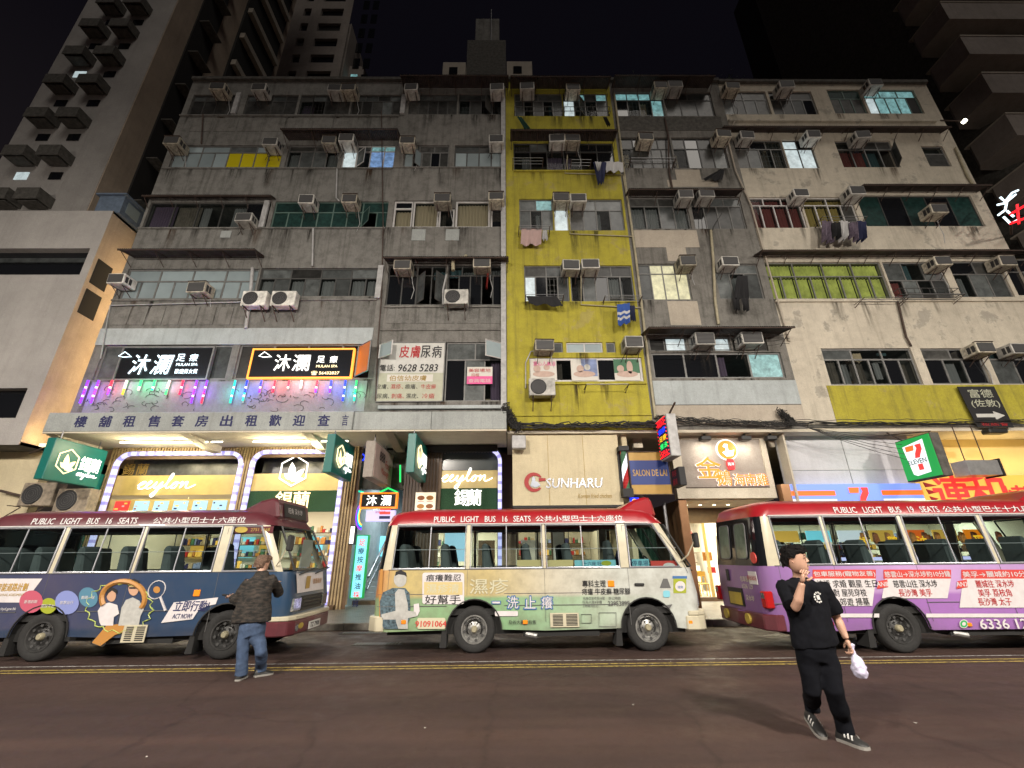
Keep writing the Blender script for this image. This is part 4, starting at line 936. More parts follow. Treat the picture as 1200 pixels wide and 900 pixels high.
# counters, posters and fridges seen through the bus windows
for i in range(9):
    x = -13.2 + i * .95
    MB().box(x, x + .7, 19.8, 19.85, 1.7, 2.5).build('wall_poster', ('box_yellow', 'poster_white', 'box_cyan')[i % 3], shop)
MB().box(-13, -8, 17.2, 17.9, PAVE, 1.15).build('counter', 'wood_brown', shop, bevel=.02)
for i in range(4): MB().box(-12.7 + i * 1.1, -12.0 + i * 1.1, 17.15, 17.19, .5, 1.0).build('counter_front', 'box_cream', shop)
# menu posters left of the stairs
def poster(px0, py0, px1, py1, D, lab, base='poster_white', kind='food', cat='poster', th=.04, name='poster'):
    x0, x1, z0, z1 = rect(px0, py0, px1, py1, D); t = thing(name, lab, cat, ((x0 + x1) / 2, D, z0))
    MB().box(x0, x1, D, D + th, z0, z1).build('board', base, t)
    w, h = x1 - x0, z1 - z0
    if kind == 'food':
        for i in range(3):
            for j in range(2):
                c = (x0 + w * (.28 + .44 * j), z0 + h * (.2 + .3 * i)); r = min(w, h / 1.5) * .17
                MB().prism([(c[0] + r * 1.2 * math.cos(k * PI / 6), c[1] + r * .75 * math.sin(k * PI / 6)) for k in range(12)], D - .006, D).build('dish_print', ('food_brown', 'food_orange')[(i + j) % 2], t)
                MB().box(c[0] - r, c[0] + r, D - .004, D, c[1] - r * 1.15, c[1] - r * 1.0).build('price_print', 'ink_red', t)
    return t, (x0, x1, z0, z1)
poster(386, 628, 408, 668, 15.9, 'white food menu poster on the wall left of the staircase')
poster(386, 674, 406, 709, 15.88, 'tan food menu poster below the white one, beside the staircase', 'poster_tan')
t, (x0, x1, z0, z1) = poster(485, 577, 509, 610, 15.4, 'lit burger menu board left of the third glowing frame', 'box_cream')
# third front
shop2 = thing('tea_kiosk', 'dark slatted tea kiosk with a glowing frame curved at its right corner', 'shop', (-2.2, SHOP, PAVE))
xk0, xk1 = W(472, 590, SF)[0], -.35
a3 = arch(515, 588, 524, shop2, left=False)
mat('slat_dark', (0.09, 0.06, 0.045), .5, vary=.3)
slats(xk0, xk1, PAVE, zt - .25, SF, shop2, [(a3[0], a3[1], 0, a3[2], .55)], 'slat_dark', .11)
MB().box(xk0, xk1, SF - .2, SF, zt - .24, zt - .02).build('head_beam', 'ink_black', shop2)
holed_wall('back_wall', shop2, 'wood_brown', xk0, xk1, PAVE, zt - .25, SF + .005, [(a3[0], a3[1] - .1, PAVE, a3[2] - .1)], .1)
MB().box(a3[0], a3[1] - .12, D1, D1 + .05, zD(551, 550, D1), a3[2] - .1).build('dark_panel', 'mirror_dark', shop2)
MB().box(a3[0], a3[1] - .12, D1, D1 + .05, zD(572, 550, D1), zD(551, 550, D1) - .01).build('gold_panel', 'gold_panel', shop2)
MB().box(a3[0], a3[1] - .12, D1, D1 + .05, zD(597, 550, D1), zD(572, 550, D1) - .01).build('moss_panel', 'moss', shop2)
p = W(548, 561, D1); script_word((p[0], D1 - .03, p[2]), 1.8, 'lit_white', shop2)
for ch, x in (('錫', 541), ('蘭', 556)): p = W(x, 583, D1); text(ch, (p[0], D1 - .03, p[2]), 'lit_white', shop2, h=.55, w=.48, bold=.01)
interior(shop2, xk0, xk1, 3.2, 230, (1, .9, .75))
MB().box(xk0 + 1.4, xk0 + 2.1, 16.2, 16.22, 1.5, 2.6).build('glass_door_screen', 'screen_blue', shop2)
for i in range(3): MB().box(xk0 + 2.5 + i * .8, xk0 + 3.1 + i * .8, 17.2, 17.5, PAVE, 2.2 - .3 * (i % 2)).build('drink_cabinet', ('wood_brown', 'box_cream', 'shop_wall')[i], shop2)
# projecting green signs
def side_sign(X, D0, D1_, z0, z1, th, lab, facing=1, base='teal_board', name='projecting_sign', cat='sign'):
    """board perpendicular to the street, face looking +x (facing 1) or -x (-1)"""
    t = thing(name, lab, cat, (X, (D0 + D1_) / 2, z0)); MB().box(min(X, X - facing * th), max(X, X - facing * th), D0, D1_, z0, z1).build('board', base, t, bevel=.015)
    return t
def tea_sign(X, D0, D1_, z0, z1, lab):
    t = side_sign(X, D0, D1_, z0, z1, .26, lab); w = D1_ - D0; h = z1 - z0
    leaf_logo((X + .01, D0 + w * .3, (z0 + z1) / 2), h * .3, 'lit_warm', t, X=(0, 1, 0))
    for k, ch in enumerate('錫蘭'): text(ch, (X + .03, D0 + w * (.62 + .2 * k), (z0 + z1) / 2 + .04), 'lit_white', t, h=h * .36, w=w * .19, X=(0, 1, 0), bold=.012)
    script_word((X + .03, D0 + w * .72, (z0 + z1) / 2 - h * .25), w * .4, 'lit_white', t, (0, 1, 0), .012)
    for y in (D0 + .25, D1_ - .25): MB().tube([(X - .13, y, z1), (X - .13, y, SOF - .1)], .02, 6).build('hanger', 'steel', t)
tea_sign(-13.5, 13.1, 14.95, 3.85, 5.08, 'green projecting tea sign under the left end of the canopy')
tea_sign(-5.25, 13.3, 15.1, 4.02, 5.2, 'green projecting tea sign between the tea shop and the staircase')
tea_sign(-2.78, 13.3, 15.3, 4.0, 5.2, 'narrow looking green projecting tea sign beside the third glowing frame')
fm = side_sign(-4.1, 13.6, 15.9, 3.92, 5.05, .3, 'weathered pinkish foot massage box sign hanging left of the kiosk', base='sign_stone')
mat('fm_face', (0.5, 0.36, 0.33), .6, vary=.15); MB().box(-4.1, -4.09, 13.65, 15.85, 3.96, 5.0).build('face', 'fm_face', fm)
text('Foot', (-4.08, 15.2, 4.55), 'ink_red', fm, h=.26, X=(0, 1, 0), shear=.3); text('Massage', (-4.08, 14.9, 4.25), 'ink_red', fm, h=.26, X=(0, 1, 0), shear=.3); text('888', (-4.08, 14.45, 4.7), 'ink_black', fm, h=.3, X=(0, 1, 0), bold=.01)
for y in (14, 15.4): MB().tube([(-4.25, y, 5.05), (-4.25, y, SOF - .1)], .02, 6).build('hanger', 'steel', fm)
# massage sign group by the stairs
def box_sign(px0, py0, px1, py1, D, lab, face, frame=None, name='light_box_sign', th=.18, cat='sign', fw=.05):
    x0, x1, z0, z1 = rect(px0, py0, px1, py1, D); t = thing(name, lab, cat, ((x0 + x1) / 2, D, z0))
    MB().box(x0, x1, D, D + th, z0, z1).build('board', face, t)
    if frame:
        f = MB(); f.box(x0 - fw, x1 + fw, D - .03, D + th * .9, z1, z1 + fw).box(x0 - fw, x1 + fw, D - .03, D + th * .9, z0 - fw, z0).box(x0 - fw, x0, D - .03, D + th * .9, z0, z1).box(x1, x1 + fw, D - .03, D + th * .9, z0, z1); f.build('frame', frame, t)
    return t, (x0, x1, z0, z1)
t, (x0, x1, z0, z1) = box_sign(423, 579, 463, 594, 15.3, 'small black light box with orange glowing border above the staircase', 'board_black', 'lit_amber')
for k, ch in enumerate('沐瀾'): text(ch, (x0 + (x1 - x0) * (.3 + .42 * k), 15.27, (z0 + z1) / 2), 'lit_white', t, h=(z1 - z0) * .8, bold=.012)
t, (x0, x1, z0, z1) = box_sign(428, 598, 462, 611, 15.32, 'lilac price light box hanging under the orange bordered sign', 'box_lilac')
for k in range(3): MB().box(x0 + .45, x1 - .15, 15.3, 15.31, z0 + .08 + k * .14, z0 + .17 + k * .14).build('price_line', 'box_red' if k else 'ink_navy', t)
text('按摩足療', ((x0 + x1) / 2, 15.295, z1 - .06), 'ink_red', t, h=.08)
t, (x0, x1, z0, z1) = box_sign(411, 628, 424, 700, 16.2, 'tall vertical teal and green light box beside the stair entrance', 'box_cyan', 'box_green', fw=.03)
for k, ch in enumerate('足療按摩推油採耳'): text(ch, ((x0 + x1) / 2, 16.18, z1 - .22 - k * .27), 'ink_navy' if k % 3 else 'box_red', t, h=.2, bold=.012)
t, (x0, x1, z0, z1) = box_sign(409, 617, 414, 637, 15.6, 'tiny vertical white lit sign over the tall teal light box', 'lit_white', 'ink_black', fw=.03)
cr = MB(); c0 = W(421, 604, 15.5)
for k, m_ in enumerate(('led_purple', 'led_blue', 'led_teal', 'neon_yellow')):
    g = None
cr_t = thing('crescent_lamp', 'rainbow crescent light left of the lilac price sign', 'lamp', c0)
for k, m_ in enumerate(('led_purple', 'led_blue', 'led_teal', 'neon_yellow')):
    MB().tube([(c0[0] + .12 - (.22 - .03 * k) * math.cos(a * PI / 10 - PI / 2), 15.5, c0[2] + (.45 - .05 * k) * math.sin(a * PI / 10 - PI / 2)) for a in range(11)], .022, 5).build('neon_tube', m_, cr_t)
nb = thing('neon_outline', 'blue and green neon outline behind the foot massage sign', 'neon sign', W(430, 550, 15.7))
for pts, m_ in ((((421, 535), (424, 531), (428, 535), (425, 540)), 'led_blue'), (((418, 543), (417, 558)), 'led_teal'), (((417, 571), (417, 575), (426, 577)), 'led_teal'), (((445, 577), (455, 572), (466, 577)), 'led_green'), (((469, 545), (469, 565)), 'led_green')):
    MB().tube([W(a, b_, 15.7) for a, b_ in pts], .03, 6).build('neon_tube', m_, nb)
# staircase
st = thing('staircase', 'narrow grey staircase with handrail climbing between the tea shop and kiosk', 'staircase', (-5.6, SHOP, PAVE))
sx0, sx1 = W(410, 690, 16.6)[0], xk0 - .02
for i in range(14): MB().box(sx0, sx1, 17.4 + i * .27, 17.4 + (i + 1) * .27 + .02, PAVE, PAVE + .17 * (i + 1)).build('step', 'board_greenish' if 0 else 'pale_blue_paint', st)
MB().tube([(sx0 + .35, 17.4, 1.0), (sx0 + .35, 21.1, 3.35)], .05, 8).tube([(sx0 + .35, 17.4, .6), (sx0 + .35, 21.1, 2.95)], .03, 8).build('handrail', 'steel', st)
MB().box(sx0 - .06, sx0, 15.6, 22, PAVE, 4.8).box(sx1, sx1 + .019, 15.62, 22, PAVE, 4.8).box(sx0, sx1, 21.6, 21.7, PAVE, 4.8).build('stair_wall', 'pale_blue_paint', st)
MB().box(sx0, sx1, 17.0, 17.39, PAVE, PAVE + .12).build('threshold', 'wood_brown', st)
MB().box(sx0, sx1, 16.0, 16.15, 3.9, 5.3).build('lintel', 'concrete_dark', st)
light('AREA', ((sx0 + sx1) / 2, 18.6, 4.3), 70, (.8, .95, 1), (.8, .8), name='stair_light')
# low plinth under all shop fronts
MB().box(-13.9, sx0 - .07, SF - .2, SF - .06, PAVE, PAVE + .13).build('plinth', 'wood_brown', shop)
# Korean chicken panel under the yellow block
t, (x0, x1, z0, z1) = box_sign(601, 510, 731, 592, 14.12, 'plain beige shop fascia with silver letters and red rooster ring', 'beige_panel', name='shop_fascia', th=.2)
MB().box(x0, x1, 14.1, 14.3, z0 - .07, z0 - .005).build('bottom_trim', 'ink_black', t)
for k in range(1, 3): MB().box(x0 + (x1 - x0) * k / 3 - .006, x0 + (x1 - x0) * k / 3 + .006, 14.112, 14.13, z0, z1).build('panel_joint', 'ink_gold', t)
text('SUNHARU', (W(673, 566, 14.1)[0], 14.09, W(673, 566, 14.1)[2]), 'silver_letter', t, w=1.78, h=.3, bold=.012, shear=.12)
text('Korean fried chicken', (W(697, 581, 14.1)[0], 14.1, W(697, 581, 14.1)[2]), 'ink_gold', t, w=1.05, h=.14, shear=.3)
c0 = W(626, 565, 14.1); cc = MB()
for k in range(15):
    a0, a1_ = .6 + k * .33, .6 + (k + 1) * .33; w0, w1 = .04 + .05 * math.sin(PI * k / 15), .04 + .05 * math.sin(PI * (k + 1) / 15)
    f = lambda a, r: (c0[0] + r * math.cos(a), 14.09, c0[2] + r * math.sin(a)); cc.add([f(a0, .27 + w0 / 2), f(a1_, .27 + w1 / 2), f(a1_, .27 - w1), f(a0, .27 - w0)], [(0, 1, 2, 3)])
cc.build('ring_emblem', 'sun_red', t)
bd = MB().prism([(c0[0] - .13, c0[2] - .12), (c0[0] + .05, c0[2] - .17), (c0[0] + .2, c0[2] - .1), (c0[0] + .12, c0[2]), (c0[0] + .04, c0[2] + .03), (c0[0] + .03, c0[2] + .15), (c0[0] - .06, c0[2] + .16), (c0[0] - .08, c0[2] + .02)], 14.085, 14.1); bd.build('bird_emblem', 'silver_letter', t)
MB().prism([(c0[0] + .15, c0[2] + .02), (c0[0] + .36, c0[2] + .04), (c0[0] + .36, c0[2] + .12), (c0[0] + .15, c0[2] + .13)], 14.085, 14.1).build('red_tab', 'sun_red', t)
bx = thing('junction_box', 'pale cable junction box at the right end of the canopy', 'box', (.1, 13.8, 4.9)); p = W(608, 518, 13.8)
MB().box(p[0] - .22, p[0] + .22, 13.7, 13.95, p[2] - .22, p[2] + .2).build('case', 'pipe_pale', bx, bevel=.02)
# interior behind and below this fascia
s3 = thing('chicken_shop', 'dim shop below the beige fascia, seen through the green bus windows', 'shop', (2.2, SHOP, PAVE))
holed_wall('front_wall', s3, 'wood_brown', XY - .3, 3.75, PAVE, 3.3, 17.2, [(.4, 1.6, PAVE, 2.5), (2.1, 3.5, .9, 2.6)], .15)
interior(s3, XY - .3, 3.75, 3.3, 130, (1, .8, .6), D0=17.45, D1_=21.5); MB().box(XY - .3, 3.75, 17.2, 17.3, 3.32, SOF).build('upper_wall', 'wood_brown', s3)
MB().box(-.2, .3, 17.1, 17.15, 1.2, 2.4).build('window_poster', 'poster_tan', s3); MB().box(1.65, 2.05, 17.1, 17.15, .9, 2.5).build('window_poster', 'poster_white', s3)
# dark alley, barber pole, salon sign
MB
bp_ = thing('barber_pole', 'striped barber pole in a black frame left of the salon sign', 'barber pole', W(735, 575, 13.95)); x0, x1, z0, z1 = rect(731, 529, 738, 573, 13.95)
xc, rr_ = (x0 + x1) / 2, .1
for k in range(12):
    for q in range(3):
        g = MB(); za = z0 + (z1 - z0) * k / 12; zb = z0 + (z1 - z0) * (k + 1) / 12; vs = []
        for i in range(5):
            a = q * 2 * PI / 3 + k * .5 + i * PI / 6; vs += [(xc + rr_ * math.cos(a), 13.95 + rr_ * math.sin(a), za), (xc + rr_ * math.cos(a + .5), 13.95 + rr_ * math.sin(a + .5), zb)]
        g.add(vs, [(2 * i, 2 * i + 2, 2 * i + 3, 2 * i + 1) for i in range(4)])
        if k == 0 and q == 0: sg = [MB(), MB(), MB()]
        sg[q].add(vs, [(2 * i, 2 * i + 2, 2 * i + 3, 2 * i + 1) for i in range(4)])
for q, m_ in enumerate(('box_white', 'ink_red', 'green_print')): sg[q].build('stripe', m_, bp_)
MB().box(xc - .16, xc + .16, 13.8, 14.1, z1, z1 + .15).box(xc - .16, xc + .16, 13.8, 14.1, z0 - .25, z0).box(xc - .16, xc + .16, 14.08, 14.12, z0, z1).build('case', 'ink_black', bp_)
t, (x0, x1, z0, z1) = box_sign(741, 530, 788, 579, 13.9, 'gold and blue salon sign beside the barber pole', 'salon_gold', 'rust', fw=.03, name='salon_sign')
MB().box(x0 + .01, x1 - .01, 13.89, 13.899, z0 + (z1 - z0) * .22, z0 + (z1 - z0) * .8).build('blue_panel', 'salon_blue', t)
text('SALON DE LAI', ((x0 + x1) / 2, 13.885, (z0 + z1) / 2), 'salon_gold', t, w=(x1 - x0) * .86, h=.2, bold=.015)
t, _ = box_sign(739, 583, 750, 597, 14.2, 'small blue lit sign with yellow figure below the salon sign', 'led_blue', 'pipe_pale', fw=.03); text('8', ((_[0] + _[1]) / 2, 14.18, (_[2] + _[3]) / 2), 'neon_yellow', t, h=.28, bold=.012)
ms = side_sign(4.82, 12.85, 13.75, 4.35, 5.65, .3, 'colourful flashing neon massage sign projecting over the salon', facing=-1, base='pipe_pale', name='neon_sign')
MB().box(4.8, 4.819, 12.9, 13.7, 4.4, 5.6).build('face', 'ink_navy', ms)
for k, (s_, m_) in enumerate((('MASSAGE', 'neon_red'), ('按摩', 'led_blue'), ('足療', 'neon_yellow'), ('推油', 'led_green'), ('SPA', 'neon_red'))): text(s_, (4.79, 13.3, 5.45 - k * .23), m_, ms, h=.17, w=.62, X=(0, -1, 0), bold=.012)
g = MB()
for i in range(40):
    a = i / 40 * 4; y, z = ((12.92 + .76 * a, 4.43) if a < 1 else (13.68, 4.43 + 1.14 * (a - 1)) if a < 2 else (13.68 - .76 * (a - 2), 5.57) if a < 3 else (12.92, 5.57 - 1.14 * (a - 3))); g.box(4.775, 4.8, y - .014, y + .014, z - .014, z + .014)
g.build('border_bulbs', 'neon_red', ms)
MB().tube([(4.95, 14.0, 5.3), (5.1, 12.7, 5.95)], .03, 5).tube([(4.95, 14.0, 5.9), (4.97, 13.0, 5.66)], .025, 5).tube([(4.7, 14, 5.7), (4.97, 13.6, 5.6)], .025, 5).build('bracket', 'rust', ms)
sm = side_sign(5.1, 13.2, 13.9, 3.55, 4.1, .2, 'small dark sign with red writing under the neon massage sign', facing=-1, base='ink_black', name='projecting_sign')
text('美容', (5.085, 13.55, 3.95), 'ink_red', sm, h=.18, X=(0, -1, 0)); text('護膚', (5.085, 13.55, 3.7), 'ink_red', sm, h=.18, X=(0, -1, 0))
al = thing('alley_entrance', 'dark narrow entrance with green curtain below the salon sign', 'entrance', (4.6, 15, PAVE))
MB().box(3.78, 3.95, 14.3, 17.4, PAVE, SOF - .1).build('side_wall', 'beige_panel', al); MB().box(3.95, 5.1, 17.0, 17.1, PAVE, SOF - .1).build('back_wall', 'concrete_dark', al)
pleats(4.1, 4.95, 15.6, PAVE, 3.1, 7, .06).build('curtain', mat('curtain_green', (0.01, 0.05, 0.03), .8), al)
MB().tube([(5.02, 14.6, PAVE), (5.02, 14.6, 3.2)], .05, 8).build('post', 'steel', al)
# chicken rice restaurant
cr_ = thing('restaurant', 'bright Hainan chicken restaurant with yellow chairs behind its open door', 'shop', (7.2, SHOP, PAVE))
xl, xr = 5.15, 8.95
b = MB(); x0, x1, z0, z1 = rect(803, 515, 901, 571, 14.5)
MB().box(x0, x1, 14.5, 14.6, z0, z1).build('sign_board', 'sign_stone', cr_)
f = MB().box(x0 - .3, x0, 14.45, 14.7, z0 - .35, SOF - .105).box(x1, x1 + .18, 14.45, 14.7, z0 - .35, SOF - .105).box(x0, x1, 14.45, 14.7, z1, SOF - .105).box(x0, x1, 14.45, 14.72, z0 - .35, z0 - .02); f.build('sign_surround', 'soffit_paint', cr_)
MB().box(x0, x1, 14.44, 14.47, z0 - .03, z0).build('sign_trim', 'rust', cr_)
MB().box(x0, x1 + .2, 14.72, SHOP, z0 - .37, z0 - .3).build('entry_ceiling', 'soffit_paint', cr_)
zc_ = z0 - .38
MB().box(x0 - .3, x0 - .02, 14.5, 14.85, PAVE, zc_).build('pillar', 'copper', cr_, bevel=.02); MB().box(x0 - .28, x0 - .03, 14.85, SHOP, PAVE, zc_).build('entry_wall', 'wood_brown', cr_)
def glow_text(s_, px, py, D, h, w=None, m='lit_amber', halo='halo_white'):
    p = W(px, py, D); text(s_, (p[0], D + .02, p[2]), halo, cr_, h=h, w=w, bold=.03); text(s_, (p[0], D - .02, p[2]), m, cr_, h=h, w=w, bold=.012)
glow_text('金', 830, 548, 14.44, .68, .8); glow_text('鵝', 848, 560, 14.43, .5, .48)
for k, ch in enumerate('海南雞'): glow_text(ch, 866 + k * 13.5, 562, 14.42, .38, .36)
p = W(852, 527, 14.44)
for rr2, m_, o_ in ((.36, 'halo_white', .02), (.31, 'lit_amber', 0), ):
    MB().prism([(p[0] + rr2 * math.cos(k * PI / 14), p[2] + rr2 * math.sin(k * PI / 14)) for k in range(28)], 14.44 + o_ - .01, 14.47 + o_).build('round_emblem', m_, cr_)
MB().prism([(p[0] + a * .3, p[2] + b_ * .3) for a, b_ in ((-.6, -.3), (-.2, -.75), (.5, -.7), (.75, 0), (.5, -.1), (.1, -.1), (.05, .35), (.15, .6), (-.25, .65), (-.45, .35), (-.2, .2), (-.15, -.1))], 14.415, 14.43).build('bird_emblem', 'lit_white', cr_)
p = W(856, 544, 14.44); MB().prism([(p[0] + a, p[2] + b_) for a, b_ in ((-.1, -.17), (.1, -.17), (.13, 0), (.1, .17), (-.1, .17), (-.13, 0))], 14.41, 14.44).build('red_seal', 'neon_red', cr_); text('南洋', (p[0], 14.4, p[2]), 'lit_white', cr_, h=.1, U=(0, 0, 1))
interior(cr_, xl, xr, zc_, 430, (1, .93, .78), D0=SHOP, D1_=22.5)
light('AREA', ((xl + xr) / 2, 15.8, zc_ - .06), 130, (1, .85, .5), (2.4, .8), name='entry_light')
g = MB().box(xl, xl + .5, SHOP, SHOP + .08, PAVE, zc_).box(xr - .5, xr, SHOP, SHOP + .08, PAVE, zc_).box(xl + .5, xr - .5, SHOP, SHOP + .08, 2.75, zc_); g.build('shop_front', 'wood_brown', cr_)
MB().box(7.25, 7.33, SHOP - .05, SHOP + .05, PAVE, 2.75).build('door_frame', 'lit_warm' if 0 else 'gold_panel', cr_)
for k in range(5): MB().lathe([(.001, 0), (.05, 0), (.05, -.02), (.001, -.02)], (xl + .7 + k * .5, 16.2, zc_ + .02), 'z', 10).build('downlight', 'tube_light', cr_)
MB().box(xl + .3, 6.6, 22.2, 22.4, 1.7, 2.6).build('menu_lightbox', 'box_cyan', cr_); MB().box(6.7, 8.4, 22.2, 22.4, 1.6, 2.8).build('wall_mural', 'box_cream', cr_); MB().box(xl + .3, 8.6, 21.4, 21.9, PAVE, 1.2).build('counter', 'shop_wall', cr_)
MB().box(5.6, 7.9, 17.0, 17.3, PAVE, PAVE + .12).build('step', 'wood_brown', cr_)
tag(MB().box(5.9, 7.3, 17.4, 18.3, PAVE + .012, PAVE + .03).build('door_mat', 'red_mat'), 'red door mat just inside the chicken restaurant', 'mat')
def dining_chair(x, y, rz, lab):
    t = thing('dining_chair', lab, 'chair', (x, y, PAVE + .011), group='yellow chairs in the restaurant'); t.rotation_euler[2] = rz
    MB().box(-.2, .2, -.2, .2, .43, .46).build('seat', 'chair_yellow', t, local=True, bevel=.01)
    MB().box(-.2, .2, .17, .2, .7, .88).box(-.2, -.16, .171, .199, .46, .7).box(.16, .2, .171, .199, .46, .7).build('backrest', 'chair_yellow', t, local=True)
    for a in (-.17, .17):
        for c in (-.17, .17): MB().tube([(a, c, 0), (a, c, .43)], .02, 6).build('leg', 'chair_yellow', t, local=True)
for i, (x, y, rz) in enumerate(((6.35, 18.9, 0), (7.0, 19.1, .2), (7.6, 18.9, -.1), (6.3, 20.2, 3.1), (7.1, 20.3, 3.0), (7.8, 20.1, 3.2))):
    dining_chair(x, y, rz, f'yellow dining chair in the restaurant, {ORD[i % 3]} from left in the {"front" if i < 3 else "back"} row')
for x in (6.6, 7.5):
    t = thing('dining_table', f'pale {"left" if x < 7 else "right"} dining table between the yellow chairs', 'table', (x, 19.6, PAVE + .011)); MB().box(-.4, .4, -.35, .35, .71, .75).build('table_top', 'shop_wall', t, local=True); MB().tube([(0, 0, 0), (0, 0, .71)], .04, 8).build('leg', 'steel', t, local=True)
for px, lab in ((826, 'left black floodlight above the chicken restaurant sign'), (873, 'right black floodlight above the chicken restaurant sign'), (903, 'small black floodlight near the white hoarding')):
    p = W(px, 509, 14.2); t = thing('floodlight', lab, 'lamp', (p[0], 14.25, SOF - .12)); MB().box(-.17, .17, -.12, .12, -.2, -.06).build('lamp_head', 'black_plastic', t, local=True, bevel=.02); MB().box(-.03, .03, -.03, .03, -.06, .018).build('bracket', 'black_plastic', t, local=True)
for px in (826, 873): p = W(px, 509, 14.2); light('AREA', (p[0], 14.1, SOF - .35), 9, (1, .9, .75), (.3, .1), aim=(0, .35, -1), name='floodlight_light')
# white hoarding and the convenience store
x0, x1, z0, z1 = rect(896, 506, 1083, 590, 14.55)
hb = thing('hoarding', 'blank white hoarding above the convenience store band', 'hoarding', ((x0 + x1) / 2, 14.6, z0)); x1 = XE
MB().box(9.1, 13.6, 14.6, 14.7, 3.0, SOF - .105).build('board', 'white_hoarding', hb); MB().box(9.1, 13.6, 14.58, 14.6, 4.2, 4.212).box(11.3, 11.31, 14.58, 14.6, 3, 5.3).build('board_joint', 'canopy_paint', hb)
MB().box(9.1, 9.16, 14.2, 14.6, 3.0, SOF - .105).build('board_edge', 'soffit_paint', hb)
yb = thing('wall_tinted_lit', 'wall above the roast meat sign, coloured as lit warm yellow', 'wall', (16.5, 15.2, 4.3)); mat('yellow_lit_wall', (0.62, 0.47, 0.2), .7, vary=.1, nscale=1)  # yellow light falling on this wall is put into its colour
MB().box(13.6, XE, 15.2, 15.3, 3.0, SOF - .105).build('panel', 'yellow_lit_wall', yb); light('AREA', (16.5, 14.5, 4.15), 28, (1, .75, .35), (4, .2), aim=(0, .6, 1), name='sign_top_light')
t, (x0, x1, z0, z1) = box_sign(932, 567, 1091, 603, 14.3, 'blue lit convenience store band with orange and green stripes', 'box_blue', name='store_band_sign')
h = z1 - z0; xm = x0 + (x1 - x0) * .51
for a, c in ((x0, xm - .75), (xm + .75, x1)):
    MB().box(a, c, 14.285, 14.299, z1 - h * .38, z1 - h * .22).build('stripe', 'box_orange', t); MB().box(a, c, 14.285, 14.299, z0 + h * .08, z1 - h * .62).build('stripe', 'box_teal', t); MB().box(a, c, 14.285, 14.299, z1 - h * .58, z1 - h * .5).build('stripe', 'box_white', t)
def seven(c, s, parent, X, D_=None, word=True):
    X = Vector(X); U = Vector((0, 0, 1)); N_ = X.cross(U); c = Vector(c); P_ = lambda u, v, o=.02: c + X * u * s + U * v * s + N_ * o
    MB().add([P_(-.5, .5), P_(.05, .5), P_(-.02, .22), P_(-.5, .22)], [(0, 3, 2, 1)]).build('numeral_bar', 'box_orange', parent)
    pts = [P_(.12, .5), P_(.5, .5), P_(.48, .2), P_(.3, -.05), P_(.22, -.2), P_(-.08, -.2), P_(.0, .05), P_(.18, .3)]; MB().add(pts, [tuple(reversed(range(8)))]).build('numeral_stroke', 'box_red', parent)
    if word: text('ELEVEN', P_(0, -.38, .035), 'box_darkgreen' , parent, w=s * 1.1, h=s * .24, X=X, bold=.012); MB().add([P_(-.06, -.53), P_(.24, -.53), P_(.24, -.85), P_(-.06, -.85)], [(0, 3, 2, 1)]).build('numeral_foot', 'box_red', parent)
seven((xm, 14.28, z0 + h * .55), .62, t, (1, 0, 0)); MB().box(x0 - .28, x0, 14.25, 14.5, z0, z1).build('end_panel', 'copper', t)
vs = side_sign(12.45, 12.6, 13.85, 3.68, 4.95, .28, 'green convenience store light box projecting over the pavement', facing=-1, base='concrete_dark', name='store_projecting_sign')
MB().box(12.43, 12.449, 12.63, 13.82, 3.71, 4.92).build('face', 'box_green', vs)
pts = [(12.424, 13.62, 4.72), (12.424, 12.86, 4.82), (12.424, 12.92, 3.85), (12.424, 13.4, 3.8), (12.424, 13.52, 3.86)]; MB().add(pts, [(0, 1, 2, 3, 4)]).build('white_shield', 'box_white', vs)
seven((12.415, 13.22, 4.42), .56, vs, (0, -1, 0)); MB().tube([(12.6, 14.3, 5.3), (12.6, 12.7, 5.0)], .02, 5).tube([(12.6, 14.2, 5.36), (12.6, 13.7, 4.95)], .02, 5).build('bracket', 'rust', vs)
light('AREA', (12.36, 13.2, 4.3), 5, (.4, 1, .6), (1, 1), aim=(-1, 0, 0), name='sign_glow_light')
t, (x0, x1, z0, z1) = box_sign(1092, 557, 1260, 604, 14.25, 'yellow roast meat sign with large red Chinese characters', 'box_yellow', name='roast_meat_sign')
for ch, px, s_ in (('連', 1118, 1.22), ('和', 1159, 1.22), ('燒', 1193, .8), ('臘', 1219, .8)): p = W(px, 578 if s_ > 1 else 583, 14.2); text(ch, (p[0], 14.23, p[2]), 'box_red', t, h=s_ * .93, w=s_, bold=.022)
g = MB()
for k in range(4): g.prism([(x0 + .06 + .03 * k, z1 - .2 - k * .22), (x0 + .5 - .05 * k, z1 - .32 - k * .2), (x0 + .1 + .03 * k, z1 - .36 - k * .22)], 14.235, 14.249)
g.build('flame_mark', 'ink_red', t)
du = thing('air_duct', 'shiny square metal duct with black open end over the yellow sign', 'duct', W(1137, 552, 13.8)); p = W(1118, 556, 13.9)
MB().box(p[0], p[0] + 1.0, 13.4, 13.9, p[2] - .1, p[2] + .35).build('casing', 'duct', du); MB().box(p[0] + 1.002, p[0] + 1.05, 13.36, 13.94, p[2] - .14, p[2] + .39).build('end_grille', 'ink_black', du)
MB().tube([(p[0] + .2, 13.6, p[2] + .35), (p[0] + .2, 13.6, SOF)], .015, 4).tube([(p[0] + .8, 13.6, p[2] + .35), (p[0] + .8, 13.6, SOF)], .015, 4).build('hanger', 'rust', du)
